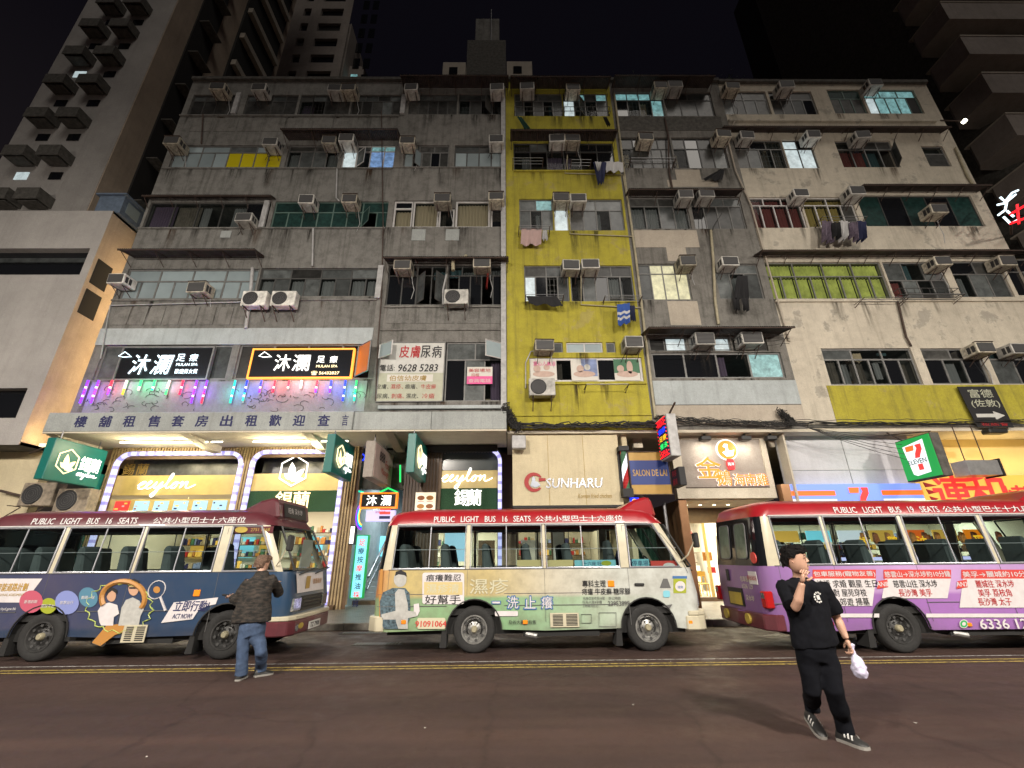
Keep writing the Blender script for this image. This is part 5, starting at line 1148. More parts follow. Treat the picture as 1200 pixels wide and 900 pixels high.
# interiors behind the purple bus
s4 = thing('convenience_store', 'bright convenience store and roast meat counter behind the purple bus', 'shop', (14, SHOP, PAVE))
interior(s4, 9.1, XE, 3.0, 420, (.95, 1, .85), D0=17.45, D1_=21.5); MB().box(9.1, XE, 14.7, SHOP + .2, 3.0, 3.06).build('ceiling', 'soffit_paint', s4)
for k in range(10):
    x = 9.4 + k * 1.0; MB().box(x, x + .85, 18.6 + (k % 3) * .4, 19.0 + (k % 3) * .4, PAVE, 1.9).build('display_shelf', ('shop_wall', 'box_cream', 'green_print', 'blue_print')[k % 4], s4)
for k, (x, m_) in enumerate(((10.0, 'box_yellow'), (11.2, 'box_cyan'), (12.4, 'box_white'), (13.6, 'box_yellow'), (14.8, 'box_orange'), (16.0, 'box_yellow'), (17.2, 'lit_amber'))): MB().box(x, x + .9, 17.45, 17.5, 2.05, 2.45).build('shelf_lightbox', m_, s4)
for k in range(5): text('燒鵝油雞叉'[k], (11.6 + k * .95, 15.2, 1.98), 'neon_yellow', s4, h=.34, bold=.014)
MB().box(10.2, 19, 15.35, 15.9, PAVE, 1.15).build('roast_counter', 'steel', s4); MB().box(10.2, 19, 15.3, 15.34, 1.42, 1.52).build('counter_light', 'led_lavender', s4)
for k in range(16): MB().lathe([(.001, 0), (.13, .01), (.14, .04), (.02, .05)], (10.5 + k * .5, 15.6, 1.3), 'z', 10).build('serving_dish', ('led_lavender_b', 'food_brown', 'blue_print')[k % 3], s4)
for k in range(12): MB().prism([(11.9 + k * .42, 2.3), (12.02 + k * .42, 2.25), (12.05 + k * .42, 2.0), (11.97 + k * .42, 1.82), (11.86 + k * .42, 2.0)], 15.6, 15.72).build('hanging_roast', ('food_orange', 'food_brown')[k % 2], s4, bevel=.02)
def goods(par, x0, x1, y, zs, n, pal, name='shelf_goods'):
    g = MB()
    for z in zs:
        g.box(x0, x1, y - .02, y + .22, z - .03, z, 0)
        x = x0 + .04
        while x < x1 - .1:
            w = rnd.uniform(.05, .16); h = rnd.uniform(.1, .28); g.box(x, x + w, y, y + .12, z + .001, z + h, rnd.randrange(1, len(pal))); x += w + rnd.uniform(.005, .06)
    return g.build(name, pal, par, kind='stuff')
PAL = ['wood_brown', 'ink_red', 'print_w', 'blue_print', 'food_orange', 'green_print', 'poster_tan', 'box_yellow', 'ink_navy']
mat('print_w', (.6, .58, .52), .6)
goods(shop, -13.4, -9.6, 19.5, (1.3, 1.75, 2.2, 2.65), 3, PAL); goods(shop, -8.8, -6.0, 19.5, (1.3, 1.75, 2.2, 2.65), 3, PAL); goods(shop2, xk0 + .2, xk0 + 1.3, 19.4, (1.2, 1.65, 2.1), 3, PAL)
goods(s3, .2, 3.5, 21.2, (1.2, 1.7, 2.2), 3, PAL); goods(cr_, xl + .2, 8.6, 21.6, (1.35, 1.75, 2.15, 2.5), 3, PAL); goods(s4, 9.3, 14.6, 18.4, (1.0, 1.4, 1.8, 2.2), 3, PAL); goods(s4, 14.8, 19, 18.4, (1.3, 1.7, 2.1), 3, PAL)
for x in (-12.4, -10.2, -8.0): MB().tube([(x, 17.8, 3.9), (x, 17.8, 3.2)], .01, 4).lathe([(.02, .2), (.16, .02), (.15, 0), (.001, .05)], (x, 17.8, 3.0), 'z', 14).build('pendant_lamp', 'lit_warm', shop)
for k, (px, py, w, h, m_) in enumerate(((815, 640, .3, .42, 'poster_white'), (829, 652, .35, .3, 'food_orange'), (843, 636, .28, .5, 'box_cream'), (834, 668, .3, .2, 'ink_red'))):
    p = W(px, py, SHOP + .3); MB().box(p[0] - w / 2, p[0] + w / 2, SHOP + .3, SHOP + .31, p[2] - h / 2, p[2] + h / 2).build('door_notice', m_, cr_)
# first-floor massage signs
t, (x0, x1, z0, z1) = box_sign(134, 408, 241, 444, 13.93, 'black sign with glowing bluish white characters in the leftmost first floor window', 'board_black', 'frame_alu', name='massage_sign', th=.1)
def ft(s_, px, py, m_, h, t_, D=13.9, w=None, **k): p = W(px, py, D); return text(s_, (p[0], D, p[2]), m_, t_, h=h, w=w, **k)
ft('沐', 164, 427, 'lit_cool', .72, t, w=.62, bold=.01, shear=.12); ft('瀾', 190, 427, 'lit_cool', .72, t, w=.66, bold=.01, shear=.12)
ft('足', 212, 419, 'lit_cool', .27, t, bold=.012); ft('療', 227, 419, 'lit_cool', .27, t, bold=.012); ft('MULAN SPA', 219, 427, 'lit_cool', .1, t, w=.72, bold=.01); ft('歡迎男女賓', 218, 435, 'lit_cool', .17, t, w=.76, bold=.01)
p = W(147, 416, 13.9); MB().tube([(p[0] - .22, 13.9, p[2] - .04), (p[0] - .05, 13.9, p[2] + .12), (p[0] + .1, 13.9, p[2] + .02), (p[0] + .22, 13.9, p[2] - .06), (p[0] - .05, 13.9, p[2] - .08)], .016, 5, closed=True).build('lotus_outline', 'lit_cool', t)
t, (x0, x1, z0, z1) = box_sign(291, 410, 410, 442, 13.93, 'black sign with warm white characters and phone number in orange lit window', 'board_black', 'lit_orange', name='massage_sign', th=.1, fw=.05)
ft('沐', 331, 425, 'lit_white', .6, t, w=.54, bold=.01); ft('瀾', 353, 425, 'lit_white', .6, t, w=.56, bold=.01)
ft('足', 376, 421, 'lit_white', .25, t, bold=.012); ft('療', 391, 421, 'lit_white', .25, t, bold=.012); ft('MULAN SPA', 383, 429, 'lit_warm', .09, t, w=.72, bold=.01); ft('☎ 56432827', 381, 437, 'lit_warm', .15, t, w=.95, bold=.01)
p = W(311, 416, 13.9); MB().tube([(p[0] - .22, 13.9, p[2] - .04), (p[0] - .05, 13.9, p[2] + .12), (p[0] + .1, 13.9, p[2] + .02), (p[0] + .22, 13.9, p[2] - .06), (p[0] - .05, 13.9, p[2] - .08)], .016, 5, closed=True).build('lotus_outline', 'lit_white', t)
light('AREA', ((x0 + x1) / 2, 13.8, z0 - .1), 8, (1, .6, .3), (3, .1), aim=(0, .3, -1), name='sign_down_light')
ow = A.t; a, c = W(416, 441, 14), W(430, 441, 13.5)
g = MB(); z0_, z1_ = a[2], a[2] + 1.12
g.add([(a[0], 14, z0_), (c[0], 13.5, z0_), (c[0], 13.5, z1_), (a[0], 14, z1_)], [(0, 1, 2, 3)]); ow = g.build('open_shutter', mat('orange_lit_tint', (.55, .17, .04), .3), ow)  # orange light on the open pane is put into its glass colour
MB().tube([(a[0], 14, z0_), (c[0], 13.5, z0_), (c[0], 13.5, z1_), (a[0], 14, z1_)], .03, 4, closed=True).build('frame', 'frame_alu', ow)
p = W(188, 426, 13.3); light('AREA', (p[0], 13.45, p[2] - .2), 9, (.6, .85, 1), (2.6, .5), aim=(0, 1, .55), name='sign_glow_light')
p = W(350, 426, 13.3); light('AREA', (p[0], 13.45, p[2] - .2), 6, (.85, .85, .95), (2.6, .5), aim=(0, 1, .55), name='sign_glow_light')
# skin clinic board
t, (x0, x1, z0, z1) = box_sign(441, 402, 518, 470, 13.96, 'white and cream skin clinic signboard with red and black characters', 'board_white', 'frame_alu', name='clinic_sign', th=.05, fw=.03)
for ch, x, m_ in (('皮', 474, 'ink_red'), ('膚', 487, 'ink_red'), ('尿', 499, 'ink_black'), ('病', 512, 'ink_black')): ft(ch, x, 412, m_, .46, t, D=13.945, w=.33, bold=.012)
ft('電話:', 454, 431, 'ink_black', .24, t, D=13.945, w=.5, bold=.01); ft('9628 5283', 490, 431, 'ink_black', .27, t, D=13.945, w=1.35, bold=.014, shear=.15)
zz = W(480, 437, 13.95)[2]; MB().box(x0, x1, 13.95, 13.959, z0, zz).build('lower_panel', 'board_greenish', t)
MB().box(x0 + .28, x1 - .35, 13.943, 13.949, zz - .32, zz - .06).build('name_plate', 'poster_white', t); ft('伯信幼皮膚', 478, 443, 'ink_gold', .2, t, D=13.935, w=1.25, bold=.012)
ft('皮膚、', 448, 453, 'ink_black', .18, t, D=13.94, w=.42); ft('濕疹、', 465, 453, 'ink_red', .18, t, D=13.94, w=.42); ft('痕癢、', 482, 453, 'ink_black', .18, t, D=13.94, w=.42); ft('牛皮癬', 502, 453, 'ink_red', .18, t, D=13.94, w=.5)
ft('尿病、', 449, 464, 'ink_black', .18, t, D=13.94, w=.42); ft('刺痛、', 466, 464, 'ink_red', .18, t, D=13.94, w=.42); ft('濕疣、', 483, 464, 'ink_black', .18, t, D=13.94, w=.42); ft('冷瘡', 502, 464, 'ink_red', .18, t, D=13.94, w=.42)
for (pa, pb, lab) in (((444, 420), (463, 404), 'pale open window sash at upper left of the clinic signboard'), ((590, 421), (570, 403), 'pale open window sash at upper right of the clinic windows')):
    a, c = W(*pa, 13.95), W(*pb, 13.95); xa_, xb_ = sorted((a[0], c[0])); d0 = 13.94 if a[0] < c[0] else 13.6; d1 = 13.6 if a[0] < c[0] else 13.94
    ps = [(xa_, d0, a[2]), (xb_, d1, a[2]), (xb_, d1, c[2]), (xa_, d0, c[2])]; MB().add(ps, [(0, 1, 2, 3)]).build('open_sash', PANE['b'], B.t); MB().tube(ps, .03, 4, closed=True).build('frame', 'frame_white', [o for o in C.objects if o.name.startswith('open_sash')][-1])
t, (x0, x1, z0, z1) = box_sign(547, 430, 577, 450, 13.98, 'small pink and white letting notice in the clinic window', 'poster_white', name='letting_notice', th=.01)
MB().box(x0, x1, 13.972, 13.979, z0, z0 + (z1 - z0) * .45).build('pink_panel', 'ink_pink', t); ft('美容場地', 562, 434, 'ink_red', .14, t, D=13.97, w=.75); ft('招租', 557, 439.5, 'ink_red', .13, t, D=13.97); ft('查詢電話', 562, 446, 'poster_white', .13, t, D=13.965, w=.75)
# LED strips
STR = [(103.7, 92.5, 475, 'pp'), (116, 105.5, 474, 'pp'), (132, 125, 464, 'rp'), (149, 140.5, 464, 'wy'), (166, 162, 458, 'gw'), (182, 178, 458, 'gt'), (199, 192.5, 464, 'wg'), (215, 209, 463, 'rr'), (231, 222.5, 473, 'pp'), (243, 235.5, 474, 'pr'),
       (276, 268, 473, 'tt'), (290, 282, 472, 'bt'), (306.7, 301, 462, 'bp'), (322.5, 317.5, 462, 'rr'), (339, 335.5, 456, 'rw'), (354, 352, 456, 'ww'), (372, 368, 462, 'rp'), (388.5, 385.5, 462, 'bp'), (405, 401, 471, 'bb'), (418, 413, 472, 'gt')]
LM = {'p': 'led_purple', 'r': 'led_red', 'w': 'led_white', 'y': 'neon_yellow', 'g': 'led_green', 't': 'led_teal', 'b': 'led_blue'}
LN = {'p': 'purple', 'r': 'red', 'w': 'white', 'y': 'yellow', 'g': 'green', 't': 'teal', 'b': 'blue'}
for i, (xa_, xb_, yb_, cc_) in enumerate(STR):
    a = W(xa_, 445.5, 13.9); c = W(xb_, yb_, 13.9)
    side = 'left' if i < 10 else 'right'; j = i if i < 10 else i - 10; od = ORD[j] if j < 7 else ('third from right', 'second from right', 'last')[j - 7]
    t = thing('light_tube', f'{LN[cc_[0]]} beaded light tube, {od} {"from left " if j < 7 else ""}under the {side} massage sign', 'light tube', (a[0], 13.9, c[2]), group='coloured light tubes hanging under the massage signs')
    MB().box(a[0] - .03, a[0] + .03, 13.92, 13.94, c[2], a[2]).build('backing', 'pipe_pale', t)
    g = MB(); n = int((a[2] - c[2]) / .075)
    for k in range(n): z = a[2] - .04 - k * .075; g.lathe([(.001, -.0), (.034, .0), (.034, .052), (.001, .052)], (a[0], 13.895, z - .0225), 'z', 6, mi=(1 if (k > n * .5) else 0) if k % 4 != 3 else 2)
    g.build('beads', [LM[cc_[0]], LM[cc_[1]], 'led_white'], t)
    light('POINT', (a[0], 13.74, (a[2] + c[2]) / 2), 7.5, {'p': (.3, .04, 1), 'r': (1, .03, .1), 'w': (.8, .6, .7), 'g': (.05, 1, .3), 't': (.02, .8, .7), 'b': (.04, .1, 1)}[cc_[0]], (.1, .1), name='tube_glow')
# drawn figures on the parapet behind the tubes
dr = thing('wall_drawing', 'black line drawing of plants and figures on the parapet below the light tubes', 'mural', W(250, 470, 13.98))
for k in range(70):
    px = rnd.choice([rnd.uniform(98, 150), rnd.uniform(140, 245), rnd.uniform(275, 425), rnd.uniform(290, 360)]); py = rnd.uniform(456, 481); q = []
    a0 = rnd.uniform(0, 6); r0 = rnd.uniform(2, 8)
    for s_ in range(7): a0 += rnd.uniform(.1, .8); q.append(W(px + r0 * math.cos(a0), min(482, py + r0 * .6 * math.sin(a0)), 13.985))
    MB().tube(q, .011, 4).build('ink_stroke', 'drawing_line', dr)
# posters in the yellow block
for i, (a, c, lab) in enumerate(((622, 653, 'spa poster with pink writing, left of three in the yellow tenement'), (670, 701, 'blue tinted spa poster, middle of three in the yellow tenement'), (721, 751, 'spa poster of a back massage, right of three in yellow tenement'))):
    t, (x0, x1, z0, z1) = box_sign(a, 421, c, 446, 14.02, lab, 'poster_white', name='poster', th=.02, cat='poster'); w, h = x1 - x0, z1 - z0; Dq = 14.012
    if i == 2: MB().box(x0, x1, Dq + .004, Dq + .007, z0 + h * .35, z1).build('backdrop_print', 'green_print', t)
    if i == 1: MB().box(x0 + w * .4, x1, Dq + .004, Dq + .007, z0 + h * .2, z1).build('backdrop_print', 'blue_print', t)
    bl = lambda u, v, ru, rv, m_: MB().prism([(x0 + w * (u + ru * math.cos(k * PI / 8)), z0 + h * (v + rv * math.sin(k * PI / 8))) for k in range(16)], Dq - .004, Dq + .003).build('figure_print', m_, t)
    bl(.5, .3, .42, .14, 'skin_print'); bl(.25 if i != 1 else .35, .55, .14, .17, 'skin_print'); bl(.62, .62, .12, .3 if i == 2 else .14, 'skin_print' if i != 1 else 'board_white')
    if i == 0: ft('賞心人美浴', 638, 426, 'ink_pink', .17, t, D=14.0, w=w * .85)
# black arrow banner
D_ = 13.86; P4 = [W(1122, 453, D_), W(1165, 453, D_), W(1188, 500, D_), W(1146, 501, D_)]
t = thing('banner', 'black hanging banner with pale characters and a white arrow', 'banner', P4[3]); xb0 = P4[3][0]; xb1 = P4[2][0]; zb0 = P4[3][2]; zb1 = P4[0][2]
MB().add([(P4[3][0], D_, zb0), (P4[2][0], D_, zb0), (P4[1][0], D_, zb1), (P4[0][0], D_, zb1), (P4[3][0], D_ + .03, zb0), (P4[2][0], D_ + .03, zb0), (P4[1][0], D_ + .03, zb1), (P4[0][0], D_ + .03, zb1)], [(0, 1, 2, 3), (7, 6, 5, 4), (0, 4, 5, 1), (1, 5, 6, 2), (2, 6, 7, 3), (3, 7, 4, 0)]).build('cloth', 'ink_black', t)
ft('富德', 1149, 461, 'board_greenish', .3, t, D=D_ - .01, w=.8, bold=.01); ft('(佐敦)', 1155, 473, 'board_greenish', .3, t, D=D_ - .01, w=.95, bold=.01); ft('夜總會', 1166, 497, 'ink_red', .12, t, D=D_ - .01, w=.9)
p = W(1160, 487, D_); MB().prism([(p[0] + a, p[2] + b_) for a, b_ in ((-.45, -.06), (.15, -.06), (.15, -.15), (.5, 0), (.15, .15), (.15, .06), (-.45, .06))], D_ - .012, D_ - .004).build('arrow', 'board_white', t)
fl = thing('floodlight', 'dark floodlight hanging under the black arrow banner', 'lamp', W(1165, 505, 13.6)); MB().box(-.3, .3, -.15, .15, -.1, .05).build('lamp_head', 'black_plastic', fl, local=True, bevel=.03); MB().box(-.04, .04, -.04, .3, .05, .12).build('bracket', 'black_plastic', fl, local=True)
# neon at the far right and corner lamp
ns = thing('neon_sign', 'white and red neon sign high at the far right edge', 'neon sign', W(1185, 250, 12.5))
for pts in (((1172, 231), (1178, 236), (1186, 226), (1193, 223)), ((1169, 240), (1178, 238), (1190, 228)), ((1180, 236), (1178, 246), (1170, 252)), ((1176, 254), (1184, 262), (1192, 258)), ((1180, 247), (1188, 254))): MB().tube([W(a, b_, 12.5) for a, b_ in pts], .035, 6).build('neon_tube', 'lit_cool', ns)
for pts in (((1192, 240), (1194, 262)), ((1184, 251), (1206, 238)), ((1184, 262), (1206, 254))): MB().tube([W(a, b_, 12.45) for a, b_ in pts], .04, 6).build('neon_tube', 'neon_red', ns)
MB().tube([W(1185, 262, 12.5), W(1185, 275, 13.9)], .04, 5).build('bracket', 'rust', ns)
cl = thing('corner_lamp', 'small glaring lamp on a bracket at the upper right corner', 'lamp', W(1130, 142, 13.8)); p = W(1130, 142, 13.8)
MB().lathe([(.001, -.08), (.08, -.07), (.08, .07), (.001, .08)], tuple(p), 'y', 12).build('lamp_glass', 'tube_light', cl); MB().tube([tuple(p), (p[0] - .8, 14, p[2] + .3)], .03, 5).build('bracket', 'rust', cl)
mat('beige_case', (.3, .25, .19), .7, vary=.5)
# ------------------------------------------------------------------ towers around
def pbox(b, px0, py0, px1, py1, D, dd, zt_=None, zb=0):
    x0, x1, z0, z1 = rect(px0, py0, px1, py1, D); b.box(x0, x1, D, D + dd, zb if zb is not None else z0, zt_ or z1); return x0, x1
pod = thing('podium_block', 'plain grey windowless podium with a long dark window strip at far left', 'building', (-20, 14, 0)); PX = -15.55
zt_ = W(80, 247, 14)[2]; zb_ = W(40, 521, 14)[2]
r = rect(-90, 291, 93, 322, 14); r2 = rect(-90, 455, 18, 490, 14)
holed_wall('front_wall', pod, 'tower_tile_b', -30, PX, zb_, zt_, 14, [(-29, r[1], r[2], r[3]), (-29, r2[1], r2[2], r2[3])], .3)
MB().add([(PX, 14, zb_), (PX, 30, zb_), (PX, 30, zt_), (PX, 14, zt_)], [(0, 1, 2, 3)]).box(-30, PX, 14.02, 16.4, zt_ - .1, zt_).build('side_wall', 'tower_tile', pod)
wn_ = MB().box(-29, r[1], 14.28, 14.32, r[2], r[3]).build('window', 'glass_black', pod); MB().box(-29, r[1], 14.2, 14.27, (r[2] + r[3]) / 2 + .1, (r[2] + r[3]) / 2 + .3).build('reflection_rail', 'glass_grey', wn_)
MB().box(-29, r2[1], 14.28, 14.32, r2[2], r2[3]).build('window', 'glass_black', pod)
for py in (300, 335): x0, x1, z0, z1 = rect(100, py, 140, py + 28, 14); MB().box(PX, PX + .02, 14.15, 14.8, z0, z1).build('side_opening', 'dark_room', pod)
bw = MB().box(-30, PX, 15.0, 15.3, 0, zb_ + .2).build('recessed_wall', 'beige_panel', pod); MB().box(-30, PX, 14.02, 15.0, zb_, zb_ + .1).build('underside', 'concrete_dark', pod)
for k, (px, py, s_, lab) in enumerate(((50, 568, 1.35, 'large beige condenser unit, left of the pair behind the green tea sign'), (90, 575, 1.35, 'large beige condenser unit, right of the pair partly behind green tea sign'))):
    p = W(px, py, 14.6); o = split_ac(px, py + 12, 14.6, lab, 1.2)
    for q in o.children:
        if q.name.startswith('casing'): q.data.materials[0] = M['beige_case']
pipe([(0, 500, 14.9), (60, 512, 14.9), (75, 520, 14.9)], .05, 'pipe_pale', 'pale pipe crossing the beige wall at far left', D=14.9)
pipe([(0, 575, 14.8), (60, 590, 14.8), (110, 592, 14.8)], .04, 'rust', 'dark pipe below the large condenser units at far left', D=14.8)
bg_ = thing('sheet_shed', 'blue grey rooftop cabin beside the left tower base', 'shed', W(140, 245, 14.3)); a = W(118, 245, 14.3); MB().box(a[0], PX + .15, 14.1, 15.2, zt_, zt_ + .85).build('cabin', mat('blue_sheet', (0.12, 0.16, 0.22), .5, vary=.3), bg_); MB().box(a[0] - .1, PX + .25, 14.0, 15.3, zt_ + .85, zt_ + .92).build('roof', 'blue_sheet', bg_)
MB().box(PX + .152, PX + .17, 14.3, 14.9, zt_ + .2, zt_ + .7).build('window', 'glass_frosted_blue', bg_)
tw = thing('tower_block', 'tall grey residential tower with two columns of hooded windows, upper left', 'building', (-23, 16.5, 0)); TX0, TX1, TD, TZ = -25.4, -19.9, 16.4, 75
TX1 = W(205, 10, TD)[0]; TX0 = W(104, 0, TD)[0]
MB().box(TX0, TX1, TD, TD + 9.2, zt_ - 3, TZ).build('wall', 'tower_tile', tw)
MB().box(TX0, TX1 - .05, TD - .02, TD, zt_, TZ).build('front_face', 'tower_tile_b', tw)
MB().box(TX1, TX1 + .1, TD + 1.35, TD + 2.9, 5, TZ - 2).build('recess_shade_strip', 'dark_room', tw)  # dark strip laid on the wall for the shade of a recess
MB().box(TX1, TX1 + .16, TD + 4.4, TD + 8.5, 5, TZ - 2).build('recess_shade_strip', 'dark_room', tw)  # second dark strip, again shade drawn flat on the side face
for k in range(20):
    z = 13 + k * 2.9; MB().box(TX1 + .1, TX1 + .7, TD + 1.5, TD + 2.8, z, z + .08).build('shelf_awning', 'concrete_dark', tw)
    MB().box(TX1 + .161, TX1 + .5, TD + 4.5, TD + 8.4, z + .6, z + 1.1).build('window_sill', 'dark_tower', tw)
HC = [[(131, 5), (112, 32), (94, 64), (72, 97), (51, 136), (26, 180), (5, 230)], [(162, 5), (146, 32), (129, 64), (110, 97), (87, 136), (66, 180), (41, 230)]]
for ci, col in enumerate(HC):
    for k, (px, py) in enumerate(col):
        p = W(px, py, TD - .4); w = .52
        h_ = MB().box(p[0] - w, p[0] + w, TD - .75, TD - .021, p[2] + .1, p[2] + .18)
        h_.hexa([(p[0] - w, TD - .75, p[2] - .45), (p[0] + w, TD - .75, p[2] - .45), (p[0] + w, TD - .7, p[2] - .45), (p[0] - w, TD - .7, p[2] - .45), (p[0] - w, TD - .75, p[2] + .1), (p[0] + w, TD - .75, p[2] + .1), (p[0] + w, TD - .7, p[2] + .1), (p[0] - w, TD - .7, p[2] + .1)])
        h_.box(p[0] - w, p[0] - w + .05, TD - .7, TD - .021, p[2] - .4, p[2] + .1).box(p[0] + w - .05, p[0] + w, TD - .7, TD - .021, p[2] - .4, p[2] + .1)
        h_.box(p[0] - w + .1, p[0] + w - .1, TD - .6, TD - .1, p[2] - .47, p[2] - .4).build('window_hood', 'concrete_dark', tw)
        lit_ = (ci, k) in ((0, 2), (0, 5)); MB().box(p[0] - .3, p[0] + .3, TD - .05, TD - .021, p[2] - 1.25, p[2] - .8).build('window', 'glass_lit_white' if lit_ else 'glass_black', tw)
bt = thing('tower_block', 'dark tower with small windows rising behind the grey tenements', 'building', (-14, 36, 0))
x0 = W(236, 60, 36)[0]; x1 = W(403, 60, 36)[0]; x2 = W(438, 60, 40)[0]
holes = []; 
for r_i in range(9):
    z = W(330, 93, 36)[2] + 3.0 * r_i
    for (pa, pb) in ((253, 283), (294, 308), (335, 345), (357, 386)):
        xa_, xb_ = W(pa, 93, 36)[0], W(pb, 93, 36)[0]; holes.append((xa_ + .01 * r_i, xb_, z, z + 1.5))
holed_wall('wall', bt, 'tower_band', x0, x1, 5, 66, 36, holes, .5); MB().box(x0, x1, 36.6, 50, 5, 66).build('core', 'tower_band', bt)
for k, h_ in enumerate(holes):
    MB().box(h_[0], h_[1], 36.35, 36.4, h_[2], h_[3]).build('window', 'glass_lit_white' if k in (1, 21) else 'glass_dusty' if k % 5 == 0 else 'glass_black', bt)
for k in range(10): MB().box(x0 - .5, x0 + 5.5, 35.2, 36, 36 + 3 * k, 36.5 + 3 * k).build('balcony_slab', 'tower_band', bt)
MB().box(x1, x2, 38, 50, 5, 60).build('wing', 'tower_band', bt)
for k in range(6):
    z = W(415, 90, 37)[2] + 3.0 * k
    for q in range(2): MB().box(x1 + .4 + q * 1.3, x1 + 1.2 + q * 1.3, 37.9, 37.99, z, z + 1.8).build('window', 'glass_black' if (k, q) != (0, 0) else 'glass_lit_cyan', bt)
rb = thing('rooftop_block', 'stepped dark lift tower standing on the roof in the middle', 'building', (-1, 22, topz(590, 96)))
b = MB(); x0, x1, z0, z1 = rect(546, 47, 593, 92, 20); b.box(x0, x1, 20, 23, 20, z1); b.build('lower_block', 'concrete_dark', rb)
b = MB(); x0, x1, z0b, z1b = rect(557, 22, 585, 47, 20.3); b.box(x0, x1, 20.3, 22.8, z1 + .001, z1b).build('upper_block', 'grey_render', rb); MB().tube([(x0 + 1.1, 20.25, 21), (x0 + 1.1, 20.25, z1b + 1)], .03, 5).build('antenna', 'steel', rb)
for (a, c, y_, lab) in ((518, 545, 73, 'low dark rooftop shed left of the stepped lift tower'), (594, 624, 72, 'low brownish rooftop shed right of the stepped lift tower')):
    x0, x1, z0, z1 = rect(a, y_, c, 92, 18); s_ = thing('rooftop_shed', lab, 'shed', ((x0 + x1) / 2, 18, 21)); MB().box(x0, x1, 18, 21, 21, z1).build('wall', 'dark_tower', s_); MB().box(x0 + .4, x0 + .9, 17.95, 18, z1 - 1.1, z1 - .5).build('window', 'glass_black', s_)
# bushes on the roof edge
for px, py, n, lab in ((852, 95, 260, 'dark shrub growing on the roof edge of the patchy tenement'), (730, 98, 60, 'small weed tuft on the roof of the patchy tenement')):
    c = W(px, py, 14.6); g = MB(); t = thing('shrub', lab, 'shrub', c); zr = P.Z1 + .16
    for k in range(n):
        q = Vector((c[0] + rnd.gauss(0, .35), 14.6 + rnd.gauss(0, .3), zr + abs(rnd.gauss(0.1, .4)))); s_ = rnd.uniform(.05, .12); a = Vector((rnd.uniform(-1, 1), rnd.uniform(-1, 1), rnd.uniform(-1, 1))).normalized(); b_ = a.orthogonal().normalized()
        g.add([q - a * s_, q + b_ * s_ * .4, q + a * s_, q - b_ * s_ * .4], [(0, 1, 2, 3)])
    g.build('foliage', mat('leaf', (0.05, 0.08, 0.035), .7, rand=.2), t); MB().tube([(c[0], 14.6, zr), (c[0] + .1, 14.6, zr + .5)], .03, 5).build('stem', 'wood_brown', t)
# right-hand towers
rt = thing('tower_block', 'brown tower with stacked rounded balconies at the upper right', 'building', (30, 26, 0))
cx_, cy_ = 31.0, 30.0
def rr_out(x0, x1, y0, y1, r, n=6):
    o = []
    for cx1_, cy1_, a0 in ((x1 - r, y0 + r, -PI / 2), (x1 - r, y1 - r, 0), (x0 + r, y1 - r, PI / 2), (x0 + r, y0 + r, PI)): o += [(cx1_ + r * math.cos(a0 + k * PI / 2 / n), cy1_ + r * math.sin(a0 + k * PI / 2 / n)) for k in range(n + 1)]
    return o
TR = 16.0; xr0 = W(1150, 86, TR)[0]; dd = ray(1107, 130); yr1 = xr0 * dd[1] / dd[0]; zr0 = W(1150, 86, TR)[2]; rh = 3.1
MB().prismz(rr_out(xr0 + 1.3, xr0 + 30, TR + 1.3, yr1 + 12, 1.5), 0, 80).build('core', 'concrete_dark', rt)
for k in range(-7, 12):
    z = zr0 + k * rh
    if 6 < z < 76: MB().prismz([(xr0, TR), (xr0 + 30, TR), (xr0 + 30, yr1), (xr0 + .3, yr1), (xr0, yr1 - .3)], z - 1.5, z).build('balcony_band', 'tower_band', rt); MB().box(xr0 - .02, xr0 + 30, TR - .04, yr1, z + .0, z + .08).build('coping', 'dark_tower', rt)
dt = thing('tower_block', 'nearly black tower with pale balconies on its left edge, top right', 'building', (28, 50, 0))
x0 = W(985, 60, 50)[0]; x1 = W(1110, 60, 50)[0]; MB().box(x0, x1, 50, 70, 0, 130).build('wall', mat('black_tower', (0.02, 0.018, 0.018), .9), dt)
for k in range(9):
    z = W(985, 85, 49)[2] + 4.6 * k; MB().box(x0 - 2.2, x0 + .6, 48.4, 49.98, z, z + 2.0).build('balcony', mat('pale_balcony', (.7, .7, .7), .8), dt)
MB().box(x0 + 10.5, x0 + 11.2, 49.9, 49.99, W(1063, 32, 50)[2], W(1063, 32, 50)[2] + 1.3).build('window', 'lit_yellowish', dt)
# street lamps on the opposite pavement, lighting the street
for x, lab in ((-18.0, 'first street lamp from left on the opposite pavement'), (-6.0, 'second street lamp from left on the opposite pavement'), (6.0, 'third street lamp from left on the opposite pavement'), (18.0, 'rightmost street lamp on the opposite pavement')):
    t = thing('street_lamp', lab, 'street lamp', (x, -6.5, 0)); t['group'] = 'street lamps on the opposite pavement'
    MB().tube([(x, -6.5, 0), (x, -6.5, 9.3)], [.11, .07], 12).build('pole', 'steel', t, smooth=True); MB().tube([(x, -6.5, 9.3), (x, -5.4, 9.75), (x, -4.2, 9.8)], .045, 8).build('arm', 'steel', t, smooth=True)
    MB().box(x - .17, x + .17, -4.5, -3.7, 9.74, 9.9).build('lamp_head', 'frame_alu', t, bevel=.03); MB().box(x - .14, x + .14, -4.45, -3.75, 9.72, 9.738).build('lamp_glass', 'tube_light', t)
    light('AREA', (x, -4.0, 9.7), LAMP_W, (1.0, .91, .8), (1.1, 1.1), aim=(0, .75, -1), name='street_lamp_light')
